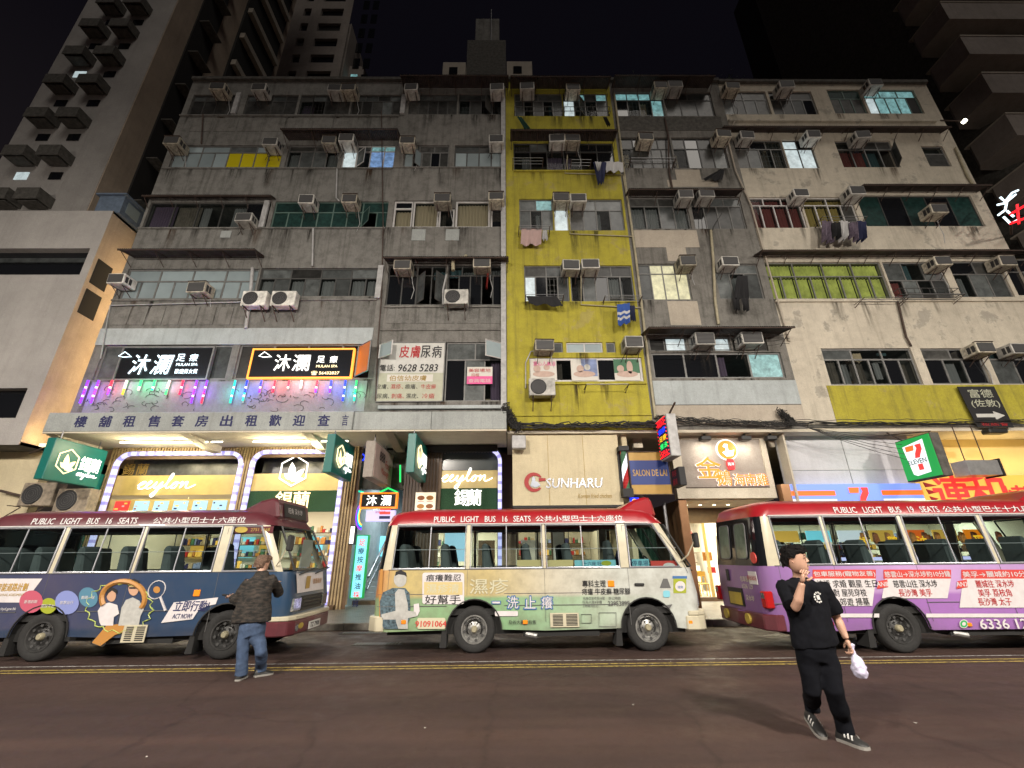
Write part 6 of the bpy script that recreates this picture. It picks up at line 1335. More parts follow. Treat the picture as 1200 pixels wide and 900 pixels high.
wl_ = light('AREA', (-14.36, 15.4, 9.5), 75, (1, .68, .34), (7.5, .25), aim=(-1, 0, 0), name='unseen_strip_light'); wl_.rotation_euler = Matrix(((0, 0, 1), (0, 1, 0), (1, 0, 0))).to_euler() if 0 else Vector((-1, 0, 0)).to_track_quat('-Z', 'X').to_euler()  # unseen light added, made tall to warm the podium side evenly
MB().box(-14.345, -14.305, 15.3, 15.5, 5.9, 13.1).build('unseen_light_strip', 'lit_warm', A.t)  # glowing strip added with that light, out of view
light('AREA', (-15.0, 14.3, 5.2), 14, (1, .68, .3), (.5, .5), aim=(-.25, .3, 1), name='alley_lamp_light')
al2 = thing('alley_lamp', 'warm lamp at the mouth of the alley beside the grey podium', 'lamp', (-15.0, 14.4, 5.1)); MB().box(-15.12, -14.88, 14.2, 14.4, 5.08, 5.18).build('lamp_head', 'lit_warm', al2); MB().tube([(-15, 14.3, 5.08), (-15.54, 14.4, 4.9)], .02, 5).build('bracket', 'rust', al2)
# ------------------------------------------------------------------ light buses
def admat(name, L, zs, top, bot, dirt=.35, stripe=None):
    m, n, l, b = _nt(name)
    t = n.new('ShaderNodeTexCoord'); s = n.new('ShaderNodeSeparateXYZ'); l.new(t.outputs['Object'], s.inputs[0])
    dv = n.new('ShaderNodeMath'); dv.operation = 'DIVIDE'; dv.inputs[1].default_value = L; l.new(s.outputs[0], dv.inputs[0])
    def ramp(st):
        r = n.new('ShaderNodeValToRGB'); e = r.color_ramp.elements
        e[0].position, e[0].color = st[0][0], (*st[0][1], 1); e[1].position, e[1].color = st[-1][0], (*st[-1][1], 1)
        for p_, c_ in st[1:-1]: q = e.new(p_); q.color = (*c_, 1)
        l.new(dv.outputs[0], r.inputs[0]); return r.outputs[0]
    A_, B_ = ramp(top), ramp(bot)
    nz = n.new('ShaderNodeTexNoise'); nz.inputs['Scale'].default_value = 3; nz.inputs['Detail'].default_value = 8; nz.inputs['Roughness'].default_value = .7; l.new(t.outputs['Object'], nz.inputs['Vector'])
    ad = n.new('ShaderNodeMath'); ad.operation = 'MULTIPLY_ADD'; ad.inputs[1].default_value = .06; l.new(nz.outputs[0], ad.inputs[0]); l.new(s.outputs[2], ad.inputs[2])
    mr = n.new('ShaderNodeMapRange'); mr.inputs[1].default_value = zs; mr.inputs[2].default_value = zs + .06; l.new(ad.outputs[0], mr.inputs[0])
    mx = n.new('ShaderNodeMix'); mx.data_type = 'RGBA'; l.new(mr.outputs[0], mx.inputs[0]); l.new(B_, mx.inputs[6]); l.new(A_, mx.inputs[7]); cur = mx.outputs[2]
    q = n.new('ShaderNodeMapRange'); q.inputs[1].default_value = .42; q.inputs[2].default_value = .75; q.inputs[4].default_value = dirt; l.new(nz.outputs[0], q.inputs[0])
    m2 = n.new('ShaderNodeMix'); m2.data_type = 'RGBA'; m2.inputs[7].default_value = (.16, .14, .1, 1); l.new(q.outputs[0], m2.inputs[0]); l.new(cur, m2.inputs[6]); cur = m2.outputs[2]
    # road grime thrown up on the lowest panels
    g = n.new('ShaderNodeMapRange'); g.inputs[1].default_value = .36; g.inputs[2].default_value = .62; g.inputs[3].default_value = .5; g.inputs[4].default_value = 0; l.new(s.outputs[2], g.inputs[0])
    g2 = n.new('ShaderNodeMath'); g2.operation = 'MULTIPLY'; l.new(g.outputs[0], g2.inputs[0]); l.new(nz.outputs[0], g2.inputs[1])
    m3 = n.new('ShaderNodeMix'); m3.data_type = 'RGBA'; m3.inputs[7].default_value = (.07, .06, .05, 1); l.new(g2.outputs[0], m3.inputs[0]); l.new(cur, m3.inputs[6])
    l.new(m3.outputs[2], b.inputs['Base Color']); b.inputs['Roughness'].default_value = .32; b.inputs['Coat Weight'].default_value = .25; MATS[name] = m
cr_c = (.5, .46, .33)
admat('ad_green', 6.15, .93, [(0.0, (.55, .2, .06)), (.04, (.5, .3, .12)), (.07, (.5, .4, .17)), (.35, (.5, .41, .2)), (.55, (.5, .47, .38)), (.75, (.5, .52, .48)), (1, (.5, .52, .5))], [(0, (.27, .36, .2)), (.15, (.23, .37, .2)), (.4, (.22, .39, .21)), (.62, (.32, .44, .3)), (.8, (.48, .52, .46)), (1, (.5, .52, .5))], .55)
admat('ad_blue', 6.15, .5, [(0, (.03, .05, .1)), (.3, (.055, .055, .11)), (.6, (.022, .046, .1)), (1, (.02, .052, .105))], [(0, (.013, .034, .085)), (1, (.015, .04, .09))], .12)
admat('ad_purple', 6.95, .95, [(0, (.2, .1, .26)), (.08, (.28, .15, .38)), (.4, (.5, .32, .58)), (.7, (.42, .26, .52)), (1, (.48, .32, .58))], [(0, (.17, .08, .22)), (.1, (.24, .11, .33)), (.5, (.33, .15, .44)), (1, (.26, .12, .38))], .2)
mat('bus_cream', (.5, .46, .34), .35, vary=.12, nscale=4, coat=.3); mat('bus_red', (.3, .012, .018), .3, vary=.15, nscale=3, coat=.4); mat('bus_maroon', (.1, .022, .03), .35, vary=.2, coat=.3); mat('bus_white', (.55, .55, .53), .35, vary=.1)
mat('tyre', (.018, .018, .018), .85, vary=.3, nscale=20, bump=.3); mat('rim', (.3, .3, .29), .4, .6, vary=.5, nscale=12); mat('rim_black', (.045, .045, .045), .5, .3, vary=.5, nscale=12); mat('rim_dark', (.05, .05, .05), .6, vary=.5); mat('hub', (.35, .32, .22), .5, .3)
mat('bus_under', (.015, .015, .015), .9); mat('seat_cloth', (.07, .085, .09), .9, vary=.2); mat('bus_trim', (.015, .015, .015), .5); mat('window_seal', (.42, .43, .47), .35, .4); mat('amber_lens', (.8, .25, .02), .2); mat('red_lens', (.35, .01, .01), .15); mat('clear_lens', (.55, .57, .6), .08, .8, vary=.8, nscale=30)
mat('plate_white', (.6, .6, .58), .5); mat('plate_yellow', (.4, .3, .05), .5, vary=.2); mat('lettering_white', (.62, .6, .6), .5); mat('line_grey', (.1, .1, .1), .6); mat('ceiling_grey', (.25, .25, .24), .8)
glassmat('bus_glass', (.72, .8, .78), .05, (.01, .012, .014))
mat('print_yellow', (.55, .45, .22), .4); mat('print_pale', (.52, .5, .36), .4); mat('print_face', (.42, .42, .4), .4, vary=.2, nscale=12); mat('print_jacket', (.09, .14, .17), .4, vary=.95, nscale=22); mat('print_blue', (.05, .14, .34), .4); mat('print_orange', (.42, .2, .05), .4); mat('print_lime', (.38, .46, .12), .4); mat('print_pink', (.45, .09, .14), .4)
mat('print_lav', (.2, .24, .5), .4); mat('print_teal', (.08, .2, .29), .4); mat('print_olive', (.3, .34, .03), .4); mat('print_red', (.55, .06, .05), .4); mat('print_white', (.6, .57, .58), .4, vary=.1); mat('print_purple', (.12, .03, .2), .4); mat('print_skin', (.5, .3, .2), .4); mat('print_green', (.04, .35, .1), .4); mat('print_cyan', (.2, .5, .6), .4)

class Bus:
    def __init__(s, label, X0, Yn, L, wins, wheels, ad, belt=1.40, wt=2.22, rt=2.50, red='bus_red', rearwin=False, frontbump='bus_cream', seal='window_seal', doorx=None, rim='rim'):
        s.X0, s.Yn, s.L = X0, Yn, L; s.t = t = thing('light_bus', label, 'minibus', (X0, Yn, 0)); Wd = 2.02
        K = L - 6.15; s.belt, s.wt = belt, wt
        LV = [(.36, .02, 6.12, .02, .22), (.95, 0, 6.15, 0, .25), (belt, .02, 6.08, 0, .25), (wt, .10, 5.66, .07, .25), (wt + .19, .16, 5.5, .115, .3), (rt - .02, .25, 5.38, .19, .35), (rt + .045, .5, 5.1, .42, .35), (rt + .07, 1.0, 4.6, .7, .2)]
        LV = [(z, xr, xf + K, i_, rc) for z, xr, xf, i_, rc in LV]; s.LV = LV
        cols = set()
        for a, b_ in wins: cols |= {a, b_}
        for cx in wheels: cols |= {round(cx + .5 * math.cos(k * PI / 12), 4) for k in range(13)}
        cols |= {.3, L - .3}; cols = sorted(c for c in cols if .25 < c < L - .2)
        arch_ = lambda x: max([.36] + [.385 + math.sqrt(max(0, .25 - (x - c) ** 2)) for c in wheels if abs(x - c) <= .5001])
        ysf = [.32, Wd / 2, Wd - .32]
        rings = []; seg = []
        for li, (z, xr, xf, ins, rc) in enumerate(LV):
            ring = []; sg = []
            for x in cols: xx = min(max(x, xr + rc), xf - rc); ring.append((xx, ins, arch_(xx) if li == 0 else z)); sg.append(('n', x))
            for k in range(1, 6): a = k * PI / 12; ring.append((xf - rc + rc * math.sin(a), ins + rc - rc * math.cos(a), z)); sg.append(('fc', k))
            for y in ysf: ring.append((xf, min(max(y, ins + rc), Wd - ins - rc), z)); sg.append(('f', y))
            for k in range(1, 6): a = k * PI / 12; ring.append((xf - rc + rc * math.cos(a), Wd - ins - rc + rc * math.sin(a), z)); sg.append(('fc2', k))
            for x in reversed(cols): xx = min(max(x, xr + rc), xf - rc); ring.append((xx, Wd - ins, arch_(xx) if li == 0 else z)); sg.append(('o', x))
            for k in range(1, 6): a = k * PI / 12; ring.append((xr + rc - rc * math.sin(a), Wd - ins - rc + rc * math.cos(a), z)); sg.append(('rc2', k))
            for y in reversed(ysf): ring.append((xr, min(max(y, ins + rc), Wd - ins - rc), z)); sg.append(('r', y))
            for k in range(1, 6): a = k * PI / 12; ring.append((xr + rc - rc * math.cos(a), ins + rc - rc * math.sin(a), z)); sg.append(('rc', k))
            rings.append(ring); seg = sg
        N = len(rings[0]); body = MB(); vs = [v for r in rings for v in r]; body.v = vs
        ws, rearq = [], []; wq = {}
        iswin = lambda a, b_: next((k for k, w in enumerate(wins) if w[0] - 1e-4 <= min(a, b_) and max(a, b_) <= w[1] + 1e-4), None)
        for li in range(len(LV) - 1):
            for i in range(N):
                j = (i + 1) % N; f = (li * N + i, li * N + j, (li + 1) * N + j, (li + 1) * N + i); A_, B_ = seg[i], seg[j]
                if li == 2:
                    if A_[0] == B_[0] and A_[0] in 'no':
                        k = iswin(A_[1], B_[1])
                        if k is not None: wq.setdefault((A_[0], k), []).append([vs[q] for q in f]); continue
                    if A_[0] in ('f',) and B_[0] in ('f', 'fc2') or (A_[0] == 'fc' and B_[0] in ('f', 'fc') and A_[1] >= 2) or (A_[0] == 'fc2' and A_[1] < 4 and B_[0] == 'fc2'): ws.append([vs[q] for q in f]); continue
                    if A_[0] in ('r', 'rc', 'rc2') and B_[0] in ('r', 'rc', 'rc2') and not (A_[0] == 'rc' and A_[1] > 3) : rearq.append([vs[q] for q in f]); continue
                body.f.append(f); body.m.append(0 if li < 2 else 1 if li == 2 else 2)
        body.f.append(tuple((len(LV) - 1) * N + i for i in range(N))); body.m.append(2)
        o = body.build('body', [ad, 'bus_cream', red], t, smooth=True, local=True)
        # window parts
        def lerp_side(x, z, off, far=False):
            k = (z - belt) / (wt - belt); ins = .07 * k; y = ins + off
            return (x, (Wd - y) if far else y, z)
        for (side, k), qs in sorted(wq.items()):
            far = side == 'o'; xs0 = min(p[0] for q in qs for p in q if abs(p[2] - belt) < .01); xs1 = max(p[0] for q in qs for p in q if abs(p[2] - belt) < .01)
            xt0 = min(p[0] for q in qs for p in q if abs(p[2] - wt) < .01); xt1 = max(p[0] for q in qs for p in q if abs(p[2] - wt) < .01)
            loop = [lerp_side(xs0 + .02, belt + .02, -.004, far), lerp_side(xs1 - .02, belt + .02, -.004, far), lerp_side(xt1 - .02, wt - .02, -.004, far), lerp_side(xt0 + .02, wt - .02, -.004, far)]
            fr = MB().tube(loop, .022, 4, closed=True)
            if xs1 - xs0 > 1.1 and not (doorx and abs(xs0 - doorx) < .2):
                xm = (xs0 + xs1) / 2; fr.tube([lerp_side(xm, belt + .02, .004, far), lerp_side(xm, wt - .02, .004, far)], .011, 4)
            if not far: fr.tube([lerp_side(xs0 + .03, belt + .36, .03), lerp_side(xs1 - .03, belt + .36, .03)], .007, 4)
            wo = fr.build('window', seal, t, local=True)
            g = MB()
            for q in qs: g.add([(p[0], p[1] + (-.012 if far else .012), p[2]) for p in q], [(0, 1, 2, 3)])
            g.build('pane', 'bus_glass', wo, local=True)
        g = MB()
        for q in ws: g.add([(p[0] - .012, p[1], p[2]) for p in q], [(0, 1, 2, 3)])
        wso = MB().tube([(6.09 + K, .2, belt + .02), (6.1 + K, 1.0, belt + .0), (6.09 + K, 1.82, belt + .02), (5.68 + K, 1.75, wt - .02), (5.68 + K, .27, wt - .02)], .022, 4, closed=True).build('windscreen', 'bus_trim', t, local=True); g.build('pane', 'bus_glass', wso, local=True)
        if rearwin:
            rw = thing('rear_window', None, None); rw.parent = t; rw.name = 'rear_window'
            for k in ('category',):
                if k in rw: del rw[k]
            g = MB()
            holes_ = []
            for q in rearq: g.add([(p[0] - .004, p[1], p[2]) for p in q], [(0, 1, 2, 3)])
            g.build('dark_glass', 'glass_black', rw, local=True)
            for y0_, y1_ in ((.45, .88), (1.14, 1.57)):
                P_ = lambda y, z: (.0 + (z - belt) / (wt - belt) * .08 - .001, y, z)
                pts = []
                for (yy, zz, a0) in ((y1_ - .08, belt + .2, -PI / 2), (y1_ - .08, wt - .18, 0), (y0_ + .08, wt - .18, PI / 2), (y0_ + .08, belt + .2, PI)):
                    for k in range(4): a = a0 + k * PI / 6; pts.append(P_(yy + .08 * math.cos(a), zz + .08 * math.sin(a)))
                MB().tube(pts, .014, 4, closed=True).build('pane_rim', 'line_grey', rw, local=True); MB().add([(p[0] - .003, p[1], p[2]) for p in pts], [tuple(reversed(range(len(pts))))]).build('pane', 'rear_pane', rw, local=True)
        else:
            g = MB()
            for q in rearq: g.add(q, [(0, 1, 2, 3)])
            g.build('rear_window', 'glass_black', t, local=True)
        # wheels
        for cx in wheels:
            for yy, sgn in ((.04, 1), (Wd - .04, -1)):
                w = bpy.data.objects.new('wheel', None); C.objects.link(w); w.parent = t; w.location = (cx, yy, .385)
                T = lambda prof: [(r, y * sgn) for r, y in prof]
                MB().lathe(T([(.235, .015), (.27, 0), (.335, -.005), (.365, .01), (.385, .04), (.385, .19), (.36, .22), (.2, .22)]), (0, 0, 0), 'y', 36).build('tyre', 'tyre', w, smooth=True, local=True)
                MB().lathe(T([(.001, .05), (.07, .05), (.1, .075), (.15, .085), (.18, .04), (.2, .045), (.215, .0), (.238, .0), (.24, .02)]), (0, 0, 0), 'y', 36).build('rim', rim, w, smooth=True, local=True)
                if sgn == 1:
                    g = MB()
                    for k in range(8): a = k * PI / 4 + .2; g.lathe([(.001, .045), (.026, .045), (.026, .06), (.001, .06)], (.178 * math.cos(a), -.02, .178 * math.sin(a)), 'y', 10)
                    g.build('vent_holes', 'rim_dark', w, local=True, kind='stuff')
                    g = MB()
                    for k in range(6): a = k * PI / 3; g.lathe([(.001, .045), (.014, .045), (.014, .08), (.001, .08)], (.105 * math.cos(a), -.03, .105 * math.sin(a)), 'y', 6)
                    g.build('wheel_nuts', 'rim_dark', w, local=True)
                    MB().lathe([(.001, .0), (.04, .0), (.058, .02), (.06, .08)], (0, -.02, 0), 'y', 16).build('hub', 'hub', w, smooth=True, local=True)
            MB().box(cx - .49, cx + .49, .25, Wd - .25, .36, .95).build('wheel_housing', 'bus_under', t, local=True)
            pts = [(cx + .505 * math.cos(k * PI / 14), -.006, .385 + .505 * math.sin(k * PI / 14)) for k in range(15)]; MB().tube(pts, .014, 4).build('arch_lip', 'bus_trim', t, local=True)
        MB().box(.3, L - .35, .12, Wd - .12, .3, .62).box(wheels[0] + .9, wheels[1] - .9, .08, .4, .26, .36).build('underframe', 'bus_under', t, local=True)
        MB().tube([(wheels[0] + .95, .1, .3), (wheels[0] + 1.15, .03, .27)], .045, 8).build('exhaust', 'rim', t, local=True)
        xf0 = 6.15 + K
        # cabin
        MB().box(.15, L - .4, .06, Wd - .06, .62, .72).build('floor', 'bus_under', t, local=True)
        n_ = 5 if L < 6.5 else 6
        for k in range(n_):
            for y_ in (.3, .95 if k else .72, 1.5):
                x = .55 + k * .8
                if y_ == .95: continue
                q = MB().prism([(x, 1.12), (x + .45, 1.12), (x + .45, 1.22), (x + .1, 1.24), (x - .02, 1.85), (x - .1, 1.88), (x - .14, 1.8), (x - .1, 1.1)], y_ - .2, y_ + .24); q.box(x + .1, x + .3, y_ - .03, y_ + .03, .72, 1.12)
                q.build('seat', 'seat_cloth', t, local=True, bevel=.03)
        x = L - 1.55; MB().prism([(x, 1.1), (x + .5, 1.1), (x + .5, 1.22), (x + .12, 1.24), (x - .02, 1.9), (x - .1, 1.92), (x - .12, 1.1)], .25, .72).build('seat', 'seat_cloth', t, local=True, bevel=.03)
        xs = L - .78; c = Vector((xs, .48, 1.45)); u = Vector((-.5, 0, .85)).normalized(); v = Vector((0, 1, 0)); MB().tube([c + (u * math.cos(k * PI / 9) + v * math.sin(k * PI / 9)) * .19 for k in range(18)], .016, 5, closed=True).tube([c + v * .18, c - v * .18], .016, 4).tube([c, c + Vector((.25, 0, -.35))], .025, 5).build('steering_wheel', 'bus_trim', t, local=True)
        MB().box(L - .55, L - .14, .15, Wd - .15, 1.1, 1.36).build('dashboard', 'bus_trim', t, local=True, bevel=.04)
        for y_ in (.62, 1.3): MB().tube([(.6, y_, wt - .08), (L - 1.7, y_, wt - .08)], .014, 5).build('grab_rail', 'steel', t, local=True)
        for xx in [w_[0] - .035 for w_ in wins[1:]]:
            MB().tube([(xx, -.001, .5 if min(abs(xx - c_) for c_ in wheels) > .5 else .95), (xx, -.001, belt)], .0035, 4).build('panel_seam', 'line_grey', t, local=True)
        MB().tube([(.26, -.003, belt + .004), (xf0 - .3, -.003, belt + .004)], .008, 4).build('belt_moulding', 'line_grey', t, local=True)
        MB().tube([(.35, .055, wt + .012), (xf0 - .85, .055, wt + .012)], .012, 4).build('rain_gutter', 'bus_white', t, local=True)
        for cx in wheels: MB().prism([(cx - .62, .1), (cx - .5, .1), (cx - .5, .42), (cx - .58, .42)], .04, .34).build('mudflap', 'bus_under', t, local=True)
        # front end
        xf = 6.15 + K
        MB().prismz([(xf - .12, -.015), (xf + .02, .06), (xf + .09, .22), (xf + .12, 1.01), (xf + .09, Wd - .22), (xf + .02, Wd - .06), (xf - .12, Wd + .015), (xf - .35, Wd + .015), (xf - .35, -.015)], .34, .58).build('bumper', frontbump, t, local=True, bevel=.02)
        MB().prismz([(xf - .12, -.018), (xf + .02, .055), (xf + .095, .22), (xf + .125, 1.01), (xf + .095, Wd - .22), (xf + .02, Wd - .055), (xf - .12, Wd + .018), (xf - .3, Wd + .018), (xf - .3, -.018)], .582, .66).build('bumper_trim', 'bus_cream', t, local=True, bevel=.015)
        MB().prismz([(.1, -.01), (.25, -.01), (.25, Wd + .01), (.1, Wd + .01), (-.06, Wd - .15), (-.1, 1.01), (-.06, .15)], .36, .62).build('rear_bumper', 'bus_cream' if not rearwin else 'bus_maroon', t, local=True, bevel=.02)
        for y_ in (.1, Wd - .5):
            h_ = MB().prismz([(xf - .14, y_ + (0 if y_ < 1 else .4)), (xf + .012, y_ + (.1 if y_ < 1 else .3)), (xf + .03, y_ + (.4 if y_ < 1 else 0)), (xf - .14, y_ + (.4 if y_ < 1 else 0))][:4], .72, .94).build('headlight', 'clear_lens', t, local=True, bevel=.012)
        g = MB()
        for k in range(4): g.box(xf - .02, xf + .028, .52, Wd - .52, .72 + k * .06, .755 + k * .06)
        g.box(xf - .04, xf + .004, .51, Wd - .51, .7, .96); g.build('grille', 'bus_trim', t, local=True)
        MB().box(xf + .122, xf + .135, .74, 1.28, .37, .5).build('number_plate', 'plate_white', t, local=True)
        for y0_, y1_ in ((.3, .95), (1.05, 1.7)): MB().tube([(xf + .0, y0_, belt - .06), (xf + .02, y1_, belt + .04)], .014, 4).build('wiper', 'bus_trim', t, local=True)
        # roof fairing with destination window
        xr_ = L - 6.15
        fa = MB().prism([(4.75 + xr_, rt - .03), (5.15 + xr_, rt + .2), (5.42 + xr_, rt + .27), (5.5 + xr_, rt + .22), (5.58 + xr_, rt - .14), (5.3 + xr_, rt - .16)], .28, Wd - .28).build('roof_fairing', red, t, local=True, bevel=.05)
        f1 = (5.515 + xr_, rt + .18); f2 = (5.582 + xr_, rt - .09)
        MB().add([(f1[0] + .008, .5, f1[1]), (f2[0] + .008, .5, f2[1]), (f2[0] + .008, Wd - .5, f2[1]), (f1[0] + .008, Wd - .5, f1[1])], [(0, 1, 2, 3)]).build('destination_window', 'bus_trim', fa, local=True)
        # side details
        MB().tube([(xf - .32, -.005, belt + .1), (xf - .2, -.12, belt + .22), (xf - .05, -.2, belt + .5)], .013, 4).build('mirror_arm', 'bus_cream', t, local=True); MB().box(xf - .08, xf - .0, -.28, -.12, belt + .35, belt + .62).build('mirror', 'bus_trim', t, local=True, bevel=.02)
        s.K = K; s.Wd = Wd
    def line(s, pts, r=.006, name='panel_line', m='line_grey', closed=False): return MB().tube([(x, -.002 + (.07 * max(0, (z - s.belt) / (s.wt - s.belt))), z) for x, z in pts], r, 4, closed=closed).build(name, m, s.t, local=True)
    def pt(s, px, py, off=0.0): p = W(px, py, s.Yn); return (p[0] - s.X0, off, p[2])
    def flat(s, pts, m, off=.006, name='print'):
        q = [s.pt(*p) for p in pts]; return MB().add([(x, -off, z) for x, _, z in q], [tuple(range(len(q)))]).build(name, m, s.t, local=True)
    def ell(s, px, py, rx, ry, m, off=.006, ang=0, name='print', n=20):
        return s.flat([(px + rx * math.cos(a) * math.cos(ang) - ry * math.sin(a) * math.sin(ang), py + rx * math.cos(a) * math.sin(ang) + ry * math.sin(a) * math.cos(ang)) for a in [-k * 2 * PI / n for k in range(n)]], m, off, name)
    def rbox(s, x0, y0, x1, y1, m, off=.006, name='print', r=0):
        if r:
            pts = []
            for cx, cy, a0 in ((x1 - r, y0 + r, 0), (x0 + r, y0 + r, PI / 2), (x0 + r, y1 - r, PI), (x1 - r, y1 - r, 3 * PI / 2)): pts += [(cx + r * math.cos(a0 + k * PI / 8), cy - r * math.sin(a0 + k * PI / 8)) for k in range(5)]
            return s.flat(pts, m, off, name)
        return s.flat([(x0, y1), (x1, y1), (x1, y0), (x0, y0)], m, off, name)
    def wr(s, t_, px, py, h, m, w=None, off=.012, **k): p = W(px, py, s.Yn); return text(t_, (p[0], s.Yn - off, p[2]), m, s.t, h=h, w=w, **k)
    def roofline(s, eng, e0, e1, chi, c0, c1, py):
        k = .045 / .19; z = s.wt + .105; y = s.Yn + .07 + .5 * .045 - .012
        for st, a, c in ((eng, e0, e1), (chi, c0, c1)):
            xa, xb = W(a, py, s.Yn)[0], W(c, py, s.Yn)[0]; text(st, ((xa + xb) / 2, y, z), 'lettering_white', s.t, h=.115, w=xb - xa, U=(0, k, 1), bold=.012)
    def vent(s, x0, y0, x1, y1):
        a = s.pt(x0, y1); c = s.pt(x1, y0); v = MB().box(a[0], c[0], -.012, .0, a[2], c[2]).build('side_vent', 'bus_cream', s.t, local=True); g = MB(); xm = (a[0] + c[0]) / 2
        for q0, q1 in ((a[0] + .05, xm - .03), (xm + .03, c[0] - .03)):
            n = 8
            for k in range(n): z = a[2] + .025 + k * (c[2] - a[2] - .04) / n; g.box(q0, q1, -.016, -.0125, z, z + (c[2] - a[2]) / n * .5)
        g.build('louvre', 'bus_trim', v, local=True)
    def lens(s, px, py, w=.07, h=.05, m='amber_lens'): p = s.pt(px, py); MB().box(p[0] - w, p[0] + w, -.02, 0, p[2] - h, p[2] + h).build('side_lamp', m, s.t, local=True, bevel=.01)

mat('rear_pane', (.14, .18, .14), .15, vary=.5, nscale=3)
# green bus in the middle
G = Bus('red roofed minibus in the middle with faded yellow and green advert', -2.52, 9.15, 6.15, [(.1, .24), (.31, 1.72), (1.79, 3.2), (3.25, 4.68), (4.84, 5.84)], (1.9, 5.1), 'ad_green', doorx=4.84)
G.roofline('PUBLIC   LIGHT   BUS   16   SEATS', 508, 622, '公共小型巴士十六座位', 628, 731, 608)
G.ell(469, 679, 7.5, 9, 'print_face', .007); G.flat([(463, 675), (464, 670), (470, 668), (476, 671), (477, 676), (474, 674), (467, 673)][::-1], 'ink_black', .009)
G.flat([(446, 728), (445, 705), (449, 694), (460, 689), (475, 689), (480, 695), (481, 712), (480, 726), (475, 737), (450, 737)], 'print_jacket', .006)
G.flat([(464, 728), (463, 695), (467, 690), (474, 691), (478, 708), (478, 737), (467, 737)], 'print_face', .008); G.flat([(448, 726), (447, 720), (470, 714), (487, 717), (489, 722), (470, 726)], 'print_face', .01); G.flat([(485, 720), (485, 708), (491, 707), (492, 716), (489, 722)], 'print_white', .009)
G.flat([(445, 737), (444, 690), (446, 667), (449, 667), (448, 690), (446, 737)], 'print_orange', .005)
G.rbox(495, 671, 544, 708, 'print_white', .006, r=3); G.rbox(497, 682, 542, 697, 'print_yellow', .009); G.wr('痕癢難忍', 520, 677, .12, 'ink_black', w=.66, bold=.006); G.wr('濕疹清', 519, 689.5, .15, 'print_pale', w=.6, bold=.015); G.wr('好幫手', 519, 702.5, .15, 'ink_black', w=.66, bold=.006)
G.wr('濕疹', 573, 687, .26, 'print_pale', w=.72, bold=.01)
for ch, px in (('一', 581), ('洗', 601), ('止', 621), ('癢', 641)):
    if ch == '一': G.rbox(576, 704, 587, 708, 'print_blue', .007); G.rbox(577, 705, 586, 707, 'print_white', .012)
    else: G.wr(ch, px, 706, .225, 'print_blue', w=.225, bold=.045, off=.008); G.wr(ch, px, 706, .2, 'print_white', w=.2, bold=.006, off=.013)
G.rbox(489, 724, 522, 737, 'print_green' if 0 else 'print_pale', .005, r=2); G.wr('91091064', 505, 731, .095, 'print_red', w=.56, bold=.02)
G.wr('專科主理', 696, 684, .12, 'ink_black', w=.44, bold=.008); G.wr('痔瘡 牛皮癬 糖尿腳', 710, 693, .11, 'ink_black', w=.9, bold=.006); G.wr('旺角亞皆老街16號', 696, 701, .055, 'line_grey', w=.4); G.wr('旺角大廈4字樓', 694, 705.5, .055, 'line_grey', w=.36); G.wr('(港鐵站口)', 692, 710, .055, 'line_grey', w=.28); G.wr('辦公時間', 720, 701, .055, 'line_grey', w=.22); G.wr('23953899', 725, 707, .08, 'line_grey', w=.4, bold=.01); G.wr('及各大藥行有售', 612, 729, .07, 'ink_black', w=.5)
G.rbox(580, 716, 607, 722, 'print_white', .006, r=1.5)
G.vent(645, 718, 678, 735); G.lens(473, 729, .045, .035); G.lens(615.5, 729, .045, .035); G.lens(716, 684, .06, .055); G.lens(809, 729, .04, .03)
G.line([(4.78, .44), (4.78, 2.18)], .005); G.line([(4.78, 2.18), (5.3, 2.2), (5.55, 2.0), (5.86, 1.55), (5.95, 1.3)], .005)
for (a, b_, c, d) in ((681, 720, 693, 730), (702, 718, 722, 734)): G.line([G.pt(a, d)[::2], G.pt(c, d)[::2], G.pt(c, b_)[::2], G.pt(a, b_)[::2]], .005, closed=True, name='access_flap')
G.line([(.1, .98), (1.35, .98)], .006); G.line([(2.45, .98), (4.55, .98)], .006); G.line([(.1, .78), (1.38, .78)], .007); G.line([(2.45, .78), (4.55, .78)], .007)
hd = G.pt(749, 685); MB().box(hd[0] - .09, hd[0] + .09, -.03, 0, hd[2] - .025, hd[2] + .025).build('door_handle', 'bus_trim', G.t, local=True, bevel=.01)
G.flat([(773, 689), (777, 678), (782, 678), (786, 689)], 'line_grey', .007); G.rbox(777, 692, 785, 700, 'print_cyan', .007, r=2); G.rbox(789, 678, 804, 695, 'print_olive', .006); G.ell(797, 687, 6, 6, 'print_white', .009); G.wr('清爽', 797, 688, .05, 'print_blue'); G.rbox(788, 675, 805, 678, 'print_blue', .007)
G.flat([(776, 710), (788, 708), (784, 714)], 'line_grey', .007)
# advert and fare stickers inside the windows
def sticker(bus, px0, py0, px1, py1, m, name='window_sticker'):
    p0, p1 = bus.pt(px0, py1), bus.pt(px1, py0); return MB().box(p0[0], p1[0], .05, .055, p0[2], p1[2]).build(name, m, bus.t, local=True)
sticker(G, 606, 656, 634, 664, 'print_yellow'); sticker(G, 641, 656, 672, 664, 'print_yellow'); sticker(G, 674, 656, 722, 664.5, 'box_lilac' if 0 else 'print_cyan'); sticker(G, 742, 655, 761, 665, 'print_cyan'); sticker(G, 764, 657, 794, 665, 'print_red')
G.ell(785, 663, 7, 3.5, 'print_white', -.045); G.ell(711, 660, 6, 3, 'print_olive', -.045)
G.wr('十六座 旺角', 697, 660.5, .08, 'ink_navy', off=-.047); G.wr('停車場', 751, 660, .1, 'ink_navy', off=-.047)
